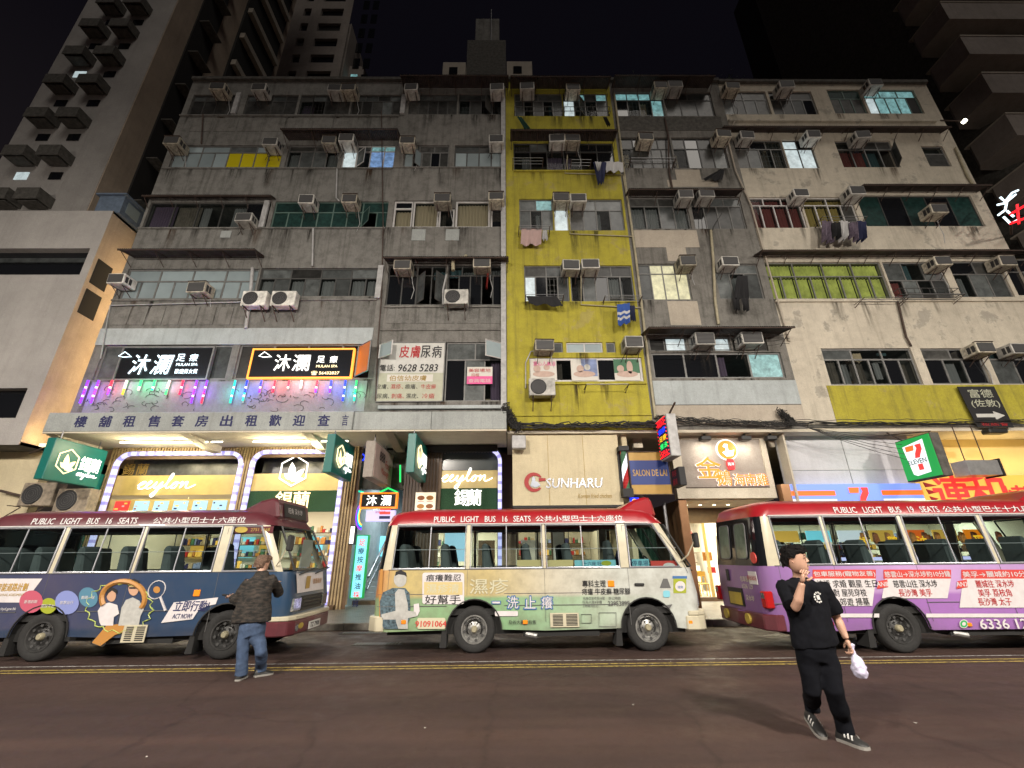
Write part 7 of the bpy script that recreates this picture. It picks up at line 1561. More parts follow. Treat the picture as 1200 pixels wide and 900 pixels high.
# navy blue bus at left
N_ = Bus('navy blue minibus at left with dull maroon roof and campaign advert of a couple', -10.08, 8.85, 6.15, [(.1, .24), (.31, 1.72), (1.79, 3.2), (3.25, 4.68), (4.84, 5.84)], (1.9, 5.1), 'ad_blue', red='bus_maroon', frontbump='bus_maroon', seal='window_seal', doorx=4.84, rim='rim_black')
N_.roofline('PUBLIC   LIGHT   BUS   16   SEATS', 33, 157, '公共小型巴士十六座位', 176, 285, 610)
N_.flat([(0, 706), (0, 678), (50, 678), (38, 694), (28, 706)], 'print_white', .006); N_.wr('智能道路計劃', 15, 688, .13, 'salon_gold', w=.55, bold=.02); N_.wr('PERSONAL ASSESSMENT', 12, 697, .04, 'ink_gold', w=.5); N_.wr('www.hyd.gov.hk', 6, 714, .06, 'lettering_white', w=.4)
for (px, py, rx, ry, m_, s_) in ((37, 705, 14, 13, 'print_pink', '香港創新'), (57, 710, 10, 9, 'print_olive', '開放平台'), (79, 706, 14, 14, 'print_lav', '智慧出行'), (104, 700, 11, 12, 'print_teal', '數碼一站')): N_.ell(px, py, rx, ry, m_, .008 + .001 * (px % 3), -.5); N_.wr(s_, px, py, .055, 'lettering_white', off=.016)
ring = [N_.pt(145 + 25 * math.cos(a), 701 + 20 * math.sin(a)) for a in [k * PI / 16 for k in range(14, 36)]]; q = [(x, -.004, z) for x, _, z in ring]
MB().tube(q, .045, 6).build('ring_print', 'print_orange', N_.t, local=True); N_.flat([(108, 753), (125, 733), (150, 730), (160, 722), (164, 726), (155, 738), (135, 744), (118, 757)], 'print_orange', .007)
for (x, y, m_, fl_) in ((128, 698, 'print_skin', 0), (156, 694, 'print_skin', 0)):
    pass
N_.flat([(117, 729), (115, 716), (120, 708), (129, 706), (138, 709), (140, 719), (134, 723), (133, 733), (119, 733)], 'print_white', .009); N_.ell(131, 698, 5.5, 7, 'print_skin', .011); N_.flat([(125, 700), (126, 691), (132, 688), (138, 691), (138, 696), (132, 692), (128, 695)][::-1], 'ink_black', .013)
N_.flat([(139, 733), (143, 712), (148, 703), (156, 700), (164, 704), (169, 714), (165, 722), (163, 733)], 'print_face', .0095); N_.ell(157, 690, 6, 8, 'print_skin', .0115); N_.flat([(150, 688), (151, 681), (158, 678), (164, 681), (164, 687), (158, 684)][::-1], 'ink_black', .013); N_.rbox(152, 688, 162, 690, 'ink_black', .014)
g = MB(); q = []
for k in range(60): a = k * PI / 28; r_ = 1 + .07 * math.sin(k * 1.9); p = N_.pt(140 + 40 * r_ * math.cos(a) * .95, 712 + 30 * r_ * math.sin(a) * .95); q.append((p[0], -.006, p[2])) if 680 < 712 + 30 * r_ * math.sin(a) * .95 < 748 else None
g.tube(q, .01, 4).build('outline_print', 'print_lime', N_.t, local=True)
p = N_.pt(184, 691); MB().tube([(p[0] + .15 * math.cos(k * PI / 8), -.006, p[2] + .15 * math.sin(k * PI / 8)) for k in range(16)], .008, 4, closed=True).tube([(p[0] + .1, -.006, p[2] - .12), (p[0] + .25, -.006, p[2] - .34)], .02, 4).build('lens_print', 'print_white', N_.t, local=True); N_.ell(184, 691, 4, 4, 'print_orange', .008)
N_.flat([(189, 730), (204, 706), (256, 700), (253, 708), (243, 710), (233, 715), (226, 725.5)], 'print_white', .007); N_.wr('立即行動!', 225, 710, .17, 'ink_navy', w=.62, bold=.02, shear=.2, lean=0); N_.wr('ACT NOW!', 214, 722, .075, 'ink_navy', w=.34, bold=.02, shear=.2)
N_.vent(141, 732, 174, 753); N_.lens(231, 695, .06, .055); N_.line([(4.78, .44), (4.78, 2.18)], .005); N_.line([(.1, .78), (1.38, .78)], .007); N_.line([(2.45, .78), (4.55, .78)], .007)
MB().box(4.9, 5.62, .065, .072, 2.08, 2.2).build('door_header', 'bus_maroon', N_.t, local=True); text('2751 6668', (-10.08 + 5.38, 8.85 + .058, 2.14), 'ink_gold', N_.t, h=.06, bold=.02); MB().prism([(5.02 + .12 * math.cos(k * PI / 8), 2.14 + .055 * math.sin(k * PI / 8)) for k in range(16)], .055, .064).build('yellow_badge', 'plate_yellow', N_.t, local=True)
# front prints of the blue bus (its nose is in view)
xf_ = 6.15
MB().add([(xf_ - .02, .2, 1.36), (xf_ + .008, .3, 1.02), (xf_ + .012, 1.55, 1.02), (xf_ - .03, 1.5, 1.36)], [(0, 1, 2, 3)]).build('nose_print', 'print_white', N_.t, local=True)
text('智慧政府', (-10.08 + xf_ + .02, 8.85 + 1.15, 1.2), 'print_orange', N_.t, h=.1, X=(0, 1, 0), bold=.01); MB().box(xf_ + .012, xf_ + .018, .62, .8, 1.08, 1.3).build('nose_badge', 'ink_gold', N_.t, local=True)
text('TZ 7908', (-10.08 + xf_ + .14, 8.85 + 1.01, .435), 'ink_black', N_.t, h=.08, w=.42, X=(0, 1, 0), bold=.02)
MB().prismx([(.45 + .1 * math.cos(k * PI / 8), .47 + .05 * math.sin(k * PI / 8)) for k in range(16)], xf_ + .1, xf_ + .108).build('bumper_badge', 'plate_yellow', N_.t, local=True)
MB().lathe([(.001, .1), (.06, .1), (.06, .0)], (xf_ - .0, .3, .45), 'x', 14).build('fog_lamp', 'clear_lens', N_.t, local=True)
text('旺角 深水埗', (-10.08 + 5.56, 8.85 + 1.01, 2.55), 'lettering_white', N_.t, h=.12, X=(0, 1, 0), U=(-.2, 0, 1))
# things behind the windscreen of the blue bus
MB().box(xf_ - .3, xf_ - .29, .5, .75, 1.42, 1.62).build('windscreen_card', 'print_orange', N_.t, local=True); MB().box(xf_ - .42, xf_ - .41, 1.2, 1.7, 1.45, 2.0).build('windscreen_card', 'poster_white', N_.t, local=True)
# boards and passengers' glow inside the blue bus
for k in range(3): sticker(N_, 10 + k * 80, 654, 70 + k * 80, 663, 'print_cyan' if 0 else 'screen_dim', 'route_board') if 'screen_dim' in M else None
# purple bus at right
U_ = Bus('purple minibus at right with red and white route panels and nineteen seats', 4.62, 8.72, 6.95, [(.1, .24), (.36, 1.34), (1.38, 2.84), (2.9, 4.38), (4.44, 5.5), (5.68, 6.62)], (2.27, 5.9), 'ad_purple', belt=1.42, wt=2.3, rt=2.57, rearwin=True, doorx=5.68, rim='rim_black')
U_.roofline('PUBLIC   LIGHT   BUS   19   SEATS', 981, 1105, '公共小型巴士十九座位', 1110, 1226, 598)
def panel(px0, px1, y0, ym, y1, title, rows, cx):
    U_.rbox(px0, y0, px1, ym, 'print_red', .008); U_.flat([(px0 + 2 - 4, y1), (px1 - 4, y1), (px1, ym), (px0 + 2, ym)], 'print_white', .007); U_.wr(title, (px0 + px1) / 2, (y0 + ym) / 2, .1, 'print_white', w=(px1 - px0) * .0152, bold=.015, off=.013)
    for k, (r, m_) in enumerate(rows): U_.wr(r, cx, ym + 6 + k * 10.5, .125, m_, bold=.008, off=.013, w=len(r) * .1)
panel(952, 1026, 667.5, 678, 710, '包車服務(寵物友善)', (('結婚 求婚 觀星 生日', 'ink_black'), ('派對 屋苑穿梭', 'ink_black'), ('晚宴 郊遊 掃墓', 'ink_black')), 992)
panel(1035, 1114, 667.5, 678, 701, '慈雲山→深水埗約10分鐘', (('慈雲山往 深水埗', 'ink_black'), ('長沙灣 美孚', 'ink_red')), 1072)
panel(1126, 1212, 667.5, 678, 712, '美孚→麗城約10分鐘', (('麗城往 深水埗', 'ink_red'), ('美孚 荔枝角', 'ink_red'), ('長沙灣 太子', 'ink_red')), 1165)
for px, s_ in ((1033, 'AN8'), (1126, 'AN2')): U_.flat([(px - 6, 690), (px - 5, 681), (px + 6, 679), (px + 7, 688)], 'print_red', .016); U_.wr(s_, px, 684.5, .075, 'print_white', off=.018, bold=.02, shear=.1)
U_.rbox(968, 719, 1030, 723.5, 'print_white', .006); U_.rbox(1085, 719, 1260, 723.5, 'print_white', .006)
U_.ell(1129, 731, 5.2, 5.2, 'print_white', .007); U_.ell(1129, 731, 4.3, 4.3, 'print_green', .009); U_.ell(1129, 731, 2.2, 2.2, 'print_white', .011); U_.wr('6336 129', 1180, 731, .15, 'print_white', w=.98, bold=.02, off=.012); U_.lens(1136, 732, .04, .03); U_.lens(975, 731, .03, .03, 'red_lens')
U_.line([(.1, .8), (1.7, .8)], .007); U_.line([(2.85, .8), (5.3, .8)], .007)
# dark film behind the rearmost quarter window, rear lamps, plates
for y0_, y1_ in ((-.012, .16), (U_.Wd - .16, U_.Wd + .012)): MB().box(-.035, .12, y0_, y1_, .72, 1.0).build('tail_lamp', 'red_lens', U_.t, local=True, bevel=.02); MB().box(-.04, -.03, y0_ + .03, y1_ - .03, .88, .97).build('reversing_lamp', 'clear_lens', U_.t, local=True)
MB().box(-.02, .01, .85, 1.45, .68, 1.0).build('rear_plate_recess', 'bus_trim', U_.t, local=True); MB().box(-.03, -.02, .9, 1.4, .7, .92).build('number_plate', 'plate_yellow', U_.t, local=True)
MB().lathe([(.001, -.12), (.09, -.12), (.09, -.05)], (-.0, .62, .5), 'x', 16).build('round_reflector', 'plate_yellow', U_.t, local=True); MB().lathe([(.001, -.12), (.09, -.12), (.09, -.05)], (-.0, 1.5, .5), 'x', 16).build('round_reflector', 'plate_yellow', U_.t, local=True)
def rr(t_, y, z, h, m_, **k): return text(t_, (U_.X0 - .018, U_.Yn + y, z), m_, U_.t, h=h, X=(0, -1, 0), **k)
rr('包車服務', .62, 1.18, .1, 'print_pale'); rr('6336 1298' [:8], .6, 1.05, .08, 'print_pale'); rr('深水埗', .58, .85, .1, 'print_pale'); MB().box(-.012, -.004, .2, .5, 1.1, 1.32).build('side_notice', 'print_white', U_.t, local=True)
text('即日起站', (U_.X0 - .03, U_.Yn + .35, 1.21), 'ink_red', U_.t, h=.08, X=(0, -1, 0)); MB().lathe([(.001, -.02), (.1, -.02), (.1, 0)], (.02, .22, 1.56), 'x', 14).build('rear_disc', 'print_red', U_.t, local=True)
MB().box(-.02, .0, 1.3, 1.42, 1.12, 1.34).build('rear_handle', 'bus_trim', U_.t, local=True, bevel=.01)
# ------------------------------------------------------------------ people
mat('skin', (.46, .27, .19), .55, vary=.08, nscale=20); mat('hair_black', (.006, .005, .005), .8, vary=.4, nscale=60, bump=.5, spec=.15); mat('tee_black', (.006, .0065, .009), .95, vary=.3, nscale=14, spec=.12); mat('trouser_black', (.005, .0055, .008), .95, vary=.2, nscale=10, spec=.12)
mat('shoe_black', (.02, .02, .02), .5); mat('shoe_white', (.6, .6, .58), .6); mat('bag_plastic', (.55, .53, .68), .35, vary=.12, nscale=16); mat('denim', (.045, .075, .14), .85, vary=.45, nscale=6, bump=.2); mat('hair_brown', (.12, .07, .045), .8, vary=.4, nscale=40, bump=.4); mat('sole', (.25, .24, .22), .7)
def camo():
    m, n, l, b = _nt('jacket_pattern'); t = n.new('ShaderNodeTexCoord'); mp = n.new('ShaderNodeMapping'); mp.inputs['Scale'].default_value = (9, 9, 26); z = n.new('ShaderNodeTexNoise'); z.inputs['Scale'].default_value = 1.3; z.inputs['Detail'].default_value = 4
    l.new(t.outputs['Object'], mp.inputs[0]); l.new(mp.outputs[0], z.inputs['Vector']); q = n.new('ShaderNodeValToRGB'); q.color_ramp.interpolation = 'CONSTANT'; e = q.color_ramp.elements; e[0].color = (.01, .009, .008, 1); e[1].position = .48; e[1].color = (.026, .021, .017, 1); k = e.new(.6); k.color = (.045, .034, .027, 1)
    l.new(z.outputs[0], q.inputs[0]); l.new(q.outputs[0], b.inputs['Base Color']); b.inputs['Roughness'].default_value = .9; MATS['jacket_pattern'] = m
camo()
def skin(name, pts, edges, m, parent, root=0, sub=2, noise=0.0):
    """pts: [(pos, radius or (rx, ry))]; one continuous skinned surface, stored as plain mesh"""
    off = wpos(parent) if parent else Vector()
    me = bpy.data.meshes.new(name); me.from_pydata([tuple(Vector(p) - off) for p, r in pts], edges, [])
    o = bpy.data.objects.new(name, me); C.objects.link(o); o.modifiers.new('s', 'SKIN'); sv = me.skin_vertices[0].data if me.skin_vertices else None
    if sv is None:
        bm = bmesh.new(); bm.from_mesh(me); bm.verts.layers.skin.verify(); bm.to_mesh(me); bm.free(); sv = me.skin_vertices[0].data
    for i, (p, r) in enumerate(pts): sv[i].radius = r if isinstance(r, tuple) else (r, r); sv[i].use_root = (i == root)
    o.modifiers['s'].use_smooth_shade = True; md = o.modifiers.new('u', 'SUBSURF'); md.levels = md.render_levels = sub
    if noise:
        tx = bpy.data.textures.new('folds', 'CLOUDS'); tx.noise_scale = .13; dm = o.modifiers.new('d', 'DISPLACE'); dm.texture = tx; dm.strength = noise; dm.mid_level = .5; dm.texture_coords = 'GLOBAL'
    dg = bpy.context.evaluated_depsgraph_get(); m2 = bpy.data.meshes.new_from_object(o.evaluated_get(dg)); bpy.data.objects.remove(o)
    m2.name = name; m2.materials.clear(); m2.materials.append(M[m])
    for p in m2.polygons: p.use_smooth = True
    return add(bpy.data.objects.new(name, m2), parent)
def form(name, tubes, m, parent, vox=.014, folds=0.0, fs=.1, smooth=4, side=(1, 0, 0)):
    """closed tubes of elliptical rings [(centre, half width, half depth)] melted into one continuous surface"""
    off = wpos(parent); b = MB(); n = 18
    for tb in tubes:
        sd0 = Vector(side); vs = []; N = len(tb)
        for i, (p, rx, ry) in enumerate(tb):
            t = (Vector(tb[min(N - 1, i + 1)][0]) - Vector(tb[max(0, i - 1)][0])).normalized()
            s_ = sd0 - t * sd0.dot(t); s_ = s_.normalized() if s_.length > .15 else t.orthogonal().normalized(); w = t.cross(s_)
            for k in range(n): a = 2 * PI * k / n; vs.append(Vector(p) - off + s_ * rx * math.cos(a) + w * ry * math.sin(a))
        b.add(vs, [(i * n + k, i * n + (k + 1) % n, (i + 1) * n + (k + 1) % n, (i + 1) * n + k) for i in range(N - 1) for k in range(n)] + [tuple(reversed(range(n))), tuple(range((N - 1) * n, N * n))])
    me = bpy.data.meshes.new(name); me.from_pydata([tuple(v) for v in b.v], [], b.f)
    bm = bmesh.new(); bm.from_mesh(me); bmesh.ops.recalc_face_normals(bm, faces=bm.faces); bm.to_mesh(me); bm.free()
    o = bpy.data.objects.new(name, me); C.objects.link(o); r = o.modifiers.new('r', 'REMESH'); r.mode = 'VOXEL'; r.voxel_size = vox
    q = o.modifiers.new('s', 'SMOOTH'); q.iterations = smooth; q.factor = .5
    if folds:
        tx = bpy.data.textures.new('folds', 'CLOUDS'); tx.noise_scale = fs; tx.noise_depth = 2; dm = o.modifiers.new('d', 'DISPLACE'); dm.texture = tx; dm.strength = folds; dm.mid_level = .5
    dg = bpy.context.evaluated_depsgraph_get(); m2 = bpy.data.meshes.new_from_object(o.evaluated_get(dg)); bpy.data.objects.remove(o)
    m2.name = name; m2.materials.clear(); m2.materials.append(M[m])
    for p in m2.polygons: p.use_smooth = True
    return add(bpy.data.objects.new(name, m2), parent)
def GR(px, py, z=0.0): d = ray(px, py); t = (z - 1.6) / d[2]; return Vector((d[0] * t, d[1] * t, z))
def head(c, fwd, s, parent, hairm, hair='short', up=(0, 0, 1)):
    """face with brow, eyes, nose, lips, chin and ears; c = centre of the skull, s = half of head height"""
    f = Vector(fwd).normalized(); u = (Vector(up) - f * Vector(up).dot(f)).normalized(); r = f.cross(u); c = Vector(c)
    P_ = lambda x, y, z: c + r * x * s + f * y * s + u * z * s     # x right, y forward, z up
    prof = [(-1.02, .3, .34), (-.95, .42, .5), (-.78, .55, .62), (-.55, .66, .72), (-.3, .72, .82), (0, .76, .88), (.3, .78, .92), (.6, .72, .88), (.82, .55, .7), (.96, .3, .4), (1.02, .04, .06)]
    n = 20; vs = []; g = MB()
    for z, wx, wy in prof:
        for k in range(n):
            a = 2 * PI * k / n; x = wx * math.cos(a); y = wy * math.sin(a)
            if y > 0:
                front = max(0, math.sin(a)) ** 3; cx = abs(math.cos(a))
                if -1.02 <= z < -.7: y += .22 * front
                if -.7 <= z < -.4: y += .1 * front
                if z < .2: y *= 1.0
                if abs(z) < .05: y -= .05 * front
                if .25 < z < .4: y += .03 * front
            else:
                y *= 1.05 if z > -.2 else .55 + .5 * max(0, (z + 1) / .8)
            vs.append(P_(x, y - .02, z))
    L_ = len(prof); g.add(vs, [(i * n + k, i * n + (k + 1) % n, (i + 1) * n + (k + 1) % n, (i + 1) * n + k) for i in range(L_ - 1) for k in range(n)] + [tuple(range(n))[::-1], tuple(range((L_ - 1) * n, L_ * n))])
    # nose, lips, ears melt into the same mesh
    g.add([P_(0, .86, .12), P_(-.13, .8, -.3), P_(.13, .8, -.3), P_(0, 1.02, -.24), P_(0, .84, -.36)], [(0, 1, 3), (0, 3, 2), (1, 4, 3), (3, 4, 2)])
    for z, w, o_ in ((-.5, .22, .93), (-.58, .2, .92)): g.add([P_(-w, o_ - .12, z), P_(0, o_, z + .05), P_(w, o_ - .12, z), P_(0, o_, z - .05)], [(0, 1, 2, 3)])
    for sx_ in (-1, 1):
        g.add([P_(sx_ * .74, .05, .12), P_(sx_ * .92, -.08, .16), P_(sx_ * .93, -.1, -.12), P_(sx_ * .78, .04, -.3), P_(sx_ * .72, -.1, -.05)], [(0, 1, 4), (1, 2, 4), (2, 3, 4), (0, 4, 3)])
    o = g.build('head', 'skin', parent, smooth=True)
    for sx_ in (-1, 1):
        MB().add([P_(sx_ * .42, .74, .02), P_(sx_ * .32, .8, .06), P_(sx_ * .17, .83, .02), P_(sx_ * .3, .8, -.03)], [(0, 1, 2, 3)]).build('eye', 'hair_black', o)
        MB().add([P_(sx_ * .48, .73, .17), P_(sx_ * .32, .85, .24), P_(sx_ * .13, .88, .2), P_(sx_ * .3, .85, .18)], [(0, 1, 2, 3)]).build('eyebrow', 'hair_black', o)
    h = MB(); n = 28; rows = 9; vs = []
    rr2 = random.Random(3)
    for j in range(rows + 1):
        t = j / rows
        for k in range(n):
            a = 2 * PI * k / n; front = math.sin(a)
            low = .42 if front > .35 else (.1 if front > -.25 else -.52)      # hairline: forehead, temple, nape
            if hair == 'crop': low += .04
            el = PI / 2 * (1 - t); z = low + (1.12 - low) * math.sin(el) if True else 0
            rad = math.cos(el) ** .42; th_ = (.12 if hair == 'short' else .15) * (1 + .6 * rr2.uniform(-1, 1))
            x = (.78 + th_) * rad * math.cos(a); y = (.92 + th_ * (1.5 if front > .3 and t > .3 else 1)) * rad * math.sin(a)
            if j == rows: x *= .96; y *= .96
            vs.append(P_(x, y - .04, z + (.06 * rr2.uniform(-1, 1) if hair == 'short' else 0)))
    h.add(vs, [(j * n + k, (j + 1) * n + k, (j + 1) * n + (k + 1) % n, j * n + (k + 1) % n) for j in range(rows) for k in range(n)] + [tuple(range(n))])
    if hair == 'short':
        for k in range(90):
            a = rr2.uniform(0, 2 * PI); el = rr2.uniform(.15, 1.4); front = math.sin(a)
            b0 = Vector((.82 * math.cos(el) ** .6 * math.cos(a), .95 * math.cos(el) ** .6 * math.sin(a), .35 + .75 * math.sin(el))); tip = b0 * 1.1 + Vector((rr2.uniform(-.1, .1), .14, rr2.uniform(-.12, .1))); sd = Vector((-math.sin(a), math.cos(a), 0)) * .08
            h.add([P_(*(b0 - sd)), P_(*(b0 + sd)), P_(*tip)], [(0, 1, 2)])
    h.build('hair', hairm, o if False else parent, smooth=False)
    return o
def hand(wrist, d, palm_n, parent, curl=.5, s=1.0, side=1, name='hand'):
    """palm with four fingers and thumb, each finger its own chain; d = pointing direction, palm_n = palm normal"""
    w = Vector(wrist); d = Vector(d).normalized(); n_ = Vector(palm_n).normalized(); n_ = (n_ - d * n_.dot(d)).normalized(); sd = d.cross(n_) * side
    pts = [(w, .026 * s), (w + d * .04 * s, (.036 * s, .02 * s)), (w + d * .085 * s, (.038 * s, .017 * s))]; ed = [(0, 1), (1, 2)]
    skin(name, pts, ed, 'skin', parent, 0, 2)
    for k, (o_, L) in enumerate(((-.03, .062), (-.01, .072), (.01, .068), (.029, .052))):
        p0 = w + d * .085 * s + sd * o_ * s; q = [(p0 - d * .01 * s, .0095 * s)]; a = 0; p = p0
        for j in range(3): a += curl * (.5 + .25 * j); dd = d * math.cos(a) + n_ * math.sin(a); p = p + dd * L * s * (.42, .32, .26)[j]; q.append((p, .0085 * s - .001 * s * j))
        skin('finger', q, [(0, 1), (1, 2), (2, 3)], 'skin', parent, 0, 1)
    p0 = w + d * .03 * s - sd * .034 * s; t1 = p0 + (d * .6 - sd * .7 + n_ * .3).normalized() * .035 * s; t2 = t1 + (d * .8 - sd * .1 + n_ * .6).normalized() * .03 * s
    skin('thumb', [(p0, .012 * s), (t1, .0105 * s), (t2, .009 * s)], [(0, 1), (1, 2)], 'skin', parent, 0, 1)
def shoe(heel, toe, parent, up=(0, 0, 1), m='shoe_black', stripes=True):
    h = Vector(heel); t = Vector(toe); f = (t - h).normalized(); u = Vector(up); u = (u - f * u.dot(f)).normalized(); r = f.cross(u); L = (t - h).length
    P_ = lambda x, y, z: h + f * x * L + r * y + u * z
    prof = [(0, .03, .07), (.05, .038, .1), (.25, .04, .105), (.42, .043, .09), (.6, .05, .07), (.8, .05, .055), (.93, .04, .045), (1, .02, .03)]
    g = MB(); n = 10; vs = []
    for x, w, z in prof:
        for k in range(n): a = PI * k / (n - 1); vs.append(P_(x, w * math.cos(a), .02 + (z - .02) * math.sin(a) ** .7))
    g.add(vs, [(i * n + k, (i + 1) * n + k, (i + 1) * n + k + 1, i * n + k + 1) for i in range(len(prof) - 1) for k in range(n - 1)] + [tuple(range(n))]); o = g.build('shoe', m, parent, smooth=True)
    g = MB(); k_ = len(prof); vs = [P_(x, w * 1.08, z) for z in (0, .024) for x, w, _ in prof] ; vs2 = [P_(x, -w * 1.08, z) for z in (0, .024) for x, w, _ in prof]
    g.add(vs + vs2, [(i, i + 1, k_ + i + 1, k_ + i) for i in range(k_ - 1)] + [(2 * k_ + i + 1, 2 * k_ + i, 3 * k_ + i, 3 * k_ + i + 1) for i in range(k_ - 1)] + [(i, i + 1, 2 * k_ + i + 1, 2 * k_ + i) for i in range(k_ - 1)] + [(k_ + i + 1, k_ + i, 3 * k_ + i, 3 * k_ + i + 1) for i in range(k_ - 1)] + [(k_ - 1, 2 * k_ - 1, 4 * k_ - 1, 3 * k_ - 1), (0, 2 * k_, 3 * k_, k_)]); g.build('sole', 'sole', o)
    if stripes:
        for sd in (-1, 1):
            for j in range(3):
                x = .36 + .12 * j; g = MB(); vs = []
                for q in range(5):
                    a = .25 + .75 * q / 4; wv = .0455 * math.cos(a) + .001; zv = .02 + (.082 - .008 * j) * math.sin(a) ** .7 + .0035
                    vs += [P_(x - .03 * q / 4, sd * (wv + .003), zv), P_(x + .055 - .03 * q / 4, sd * (wv + .003), zv)]
                g.add(vs, [(2 * q, 2 * q + 1, 2 * q + 3, 2 * q + 2) for q in range(4)]).build('stripe', 'shoe_white', o)
# man crossing the road
DD = 4.86
J = lambda px, py, dy=0.0: W(px, py, DD + dy)
m1 = thing('person', 'man in black T-shirt and trousers crossing the road, hand at mouth, looking aside', 'person', (J(975, 860)[0], DD, 0))
neck = J(937, 674); shL = J(919, 688, .02); elL = J(933, 712, -.2); wrL = J(940, 683, -.27); shR = J(965, 691); elR = J(981, 725, .03); wrR = J(992, 749, -.03)
toeR = GR(1011, 877); heelR = GR(985, 868); heelL = GR(953, 858); toeL = GR(967, 868)
hipL = J(945, 765, .02); knL = J(951, 808, .0); anL = Vector((heelL[0] + .03, heelL[1] - .02, .2)); hipR = J(966, 765); knR = J(977, 808, -.06); anR = Vector((heelR[0] + .04, heelR[1] - .04, .1))
form('body', [[(J(955, 756), .13, .1), (J(950, 730), .13, .1), (J(944, 700), .15, .1), (J(939, 684), .12, .07), (neck, .058, .062), (J(934, 664, -.03), .055, .06)],
    [(J(937, 686), .06, .06), (shL, .055, .055), (shL.lerp(elL, .5), .047, .05), (elL, .042, .044), (elL.lerp(wrL, .3), .044, .046), (elL.lerp(wrL, .75), .032, .034), (wrL, .027, .031)],
    [(J(944, 686), .06, .06), (shR, .055, .055), (shR.lerp(elR, .5), .047, .05), (elR, .04, .042), (elR.lerp(wrR, .3), .042, .044), (elR.lerp(wrR, .75), .03, .032), (wrR, .026, .03)],
    [(J(955, 756), .06, .06), (hipL, .06, .06), (knL, .03, .03), (anL, .028, .028)], [(J(957, 756), .06, .06), (hipR, .06, .06), (knR, .03, .03), (anR, .028, .028)]], 'skin', m1, .011, smooth=3)
form('t_shirt', [[(J(956, 757), .218, .15), (J(955, 754), .22, .155), (J(951, 735), .205, .15), (J(946, 715), .205, .145), (J(942, 699), .21, .14), (J(940, 688), .205, .12), (J(939, 681), .14, .09), (J(938, 677), .078, .075)],
    [(J(936, 692), .1, .1), (shL + Vector((.0, 0, -.0)), .085, .085), (shL.lerp(elL, .5), .092, .09), (shL.lerp(elL, .9), .1, .085)],
    [(J(948, 692), .1, .1), (shR, .085, .085), (shR.lerp(elR, .45), .09, .09), (shR.lerp(elR, .82), .095, .085)]], 'tee_black', m1, .012, .035, .16, 3)
form('trousers', [[(J(955, 750), .175, .13), (J(955, 764), .18, .13), (J(956, 775), .15, .12)], [(J(948, 765), .11, .12), (hipL + Vector((0, 0, -.1)), .1, .11), (hipL.lerp(knL, .6), .085, .09), (knL, .076, .08), (knL.lerp(anL, .5), .074, .078), (anL + Vector((0, 0, .06)), .066, .07), (anL + Vector((0, 0, -.03)), .066, .075)],
    [(J(963, 765), .11, .12), (hipR + Vector((0, 0, -.1)), .105, .115), (hipR.lerp(knR, .6), .09, .095), (knR, .082, .085), (knR.lerp(anR, .5), .078, .082), (anR + Vector((0, 0, .1)), .07, .075), (anR + Vector((0, 0, -.03)), .07, .08)]], 'trouser_black', m1, .012, .03, .2, 4)
head(J(931, 655.5, -.04), (.74, -.65, .1), .122, m1, 'hair_black')
hand(wrL, (.25, -.15, .9), (.6, .3, .1), m1, curl=1.1, s=1.05, side=1); hand(wrR, (.15, -.1, -1), (-.8, .1, 0), m1, curl=1.2, s=1.05, side=-1)
ct = Vector(wrL) + Vector((.045, -.03, .11)); 
p = J(959, 700, -.165); e_ = MB()
for k in range(9): a0 = .6 + k * .55; e_.add([(p[0] + r_ * math.cos(a), p[1] - .0 + .01 * math.cos(a), p[2] + r_ * math.sin(a)) for r_, a in ((.035, a0), (.05, a0 + .05), (.05, a0 + .4), (.035, a0 + .35))], [(0, 1, 2, 3)])
e_.add([(p[0] - .012, p[1], p[2] - .02), (p[0] + .018, p[1], p[2] - .02), (p[0] + .012, p[1], p[2] + .022), (p[0] - .018, p[1], p[2] + .018)], [(0, 1, 2, 3)]).build('chest_emblem', 'shoe_white', m1)
fR = (toeR - heelR).normalized(); shoe(heelR - fR * .02, heelR + fR * .25, m1); fL = (toeL - heelL).normalized(); shoe(heelL - fL * .06 + Vector((0, 0, .1)), heelL + fL * .2, m1)
bg0 = Vector(wrR) + Vector((.02, -.02, -.09)); tb = thing('carrier_bag', 'small knotted lilac white plastic bag in the hand of the man in black', 'bag', bg0 + Vector((0, 0, -.3)))
form('bag', [[(bg0 + Vector((0, 0, .05)), .02, .02), (bg0, .012, .012), (bg0 + Vector((.004, 0, -.04)), .022, .02), (bg0 + Vector((.01, 0, -.08)), .05, .04), (bg0 + Vector((.016, 0, -.14)), .066, .05), (bg0 + Vector((.02, 0, -.195)), .062, .048), (bg0 + Vector((.022, 0, -.225)), .042, .035)], [(bg0 + Vector((.02, 0, .06)), .018, .006), (bg0 + Vector((.0, 0, .0)), .01, .006)]], 'bag_plastic', tb, .007, .03, .05, 1)
# man at the blue bus, seen from behind
DD2 = 7.5
Q = lambda px, py, dy=0.0: W(px, py, DD2 + dy)
m2 = thing('person', 'man in dark patterned jacket and jeans seen from behind, leaning on the blue bus', 'person', (Q(292, 780)[0], DD2, 0))
nk = Q(306, 671, .05); sA = Q(290, 683, .02); eA = Q(277, 704, -.0); wA = Q(270, 699, .22); sB = Q(318, 680, .06); eB = Q(327, 694, .3); wB = Q(322, 684, .6)
fA = GR(281, 797); fB = GR(304, 793); hA = Q(289, 737); kA = Q(284, 765, -.02); aA = fA + Vector((0, .02, .1)); hB = Q(303, 737, .02); kB = Q(306, 763, .0); aB = fB + Vector((-.02, .04, .1))
arms = [[(Q(300, 683, .03), .07, .07), (sA, .06, .06), (eA, .045, .045), (wA, .028, .03)], [(Q(308, 682, .04), .07, .07), (sB, .06, .06), (eB, .045, .045), (wB, .028, .03)]]
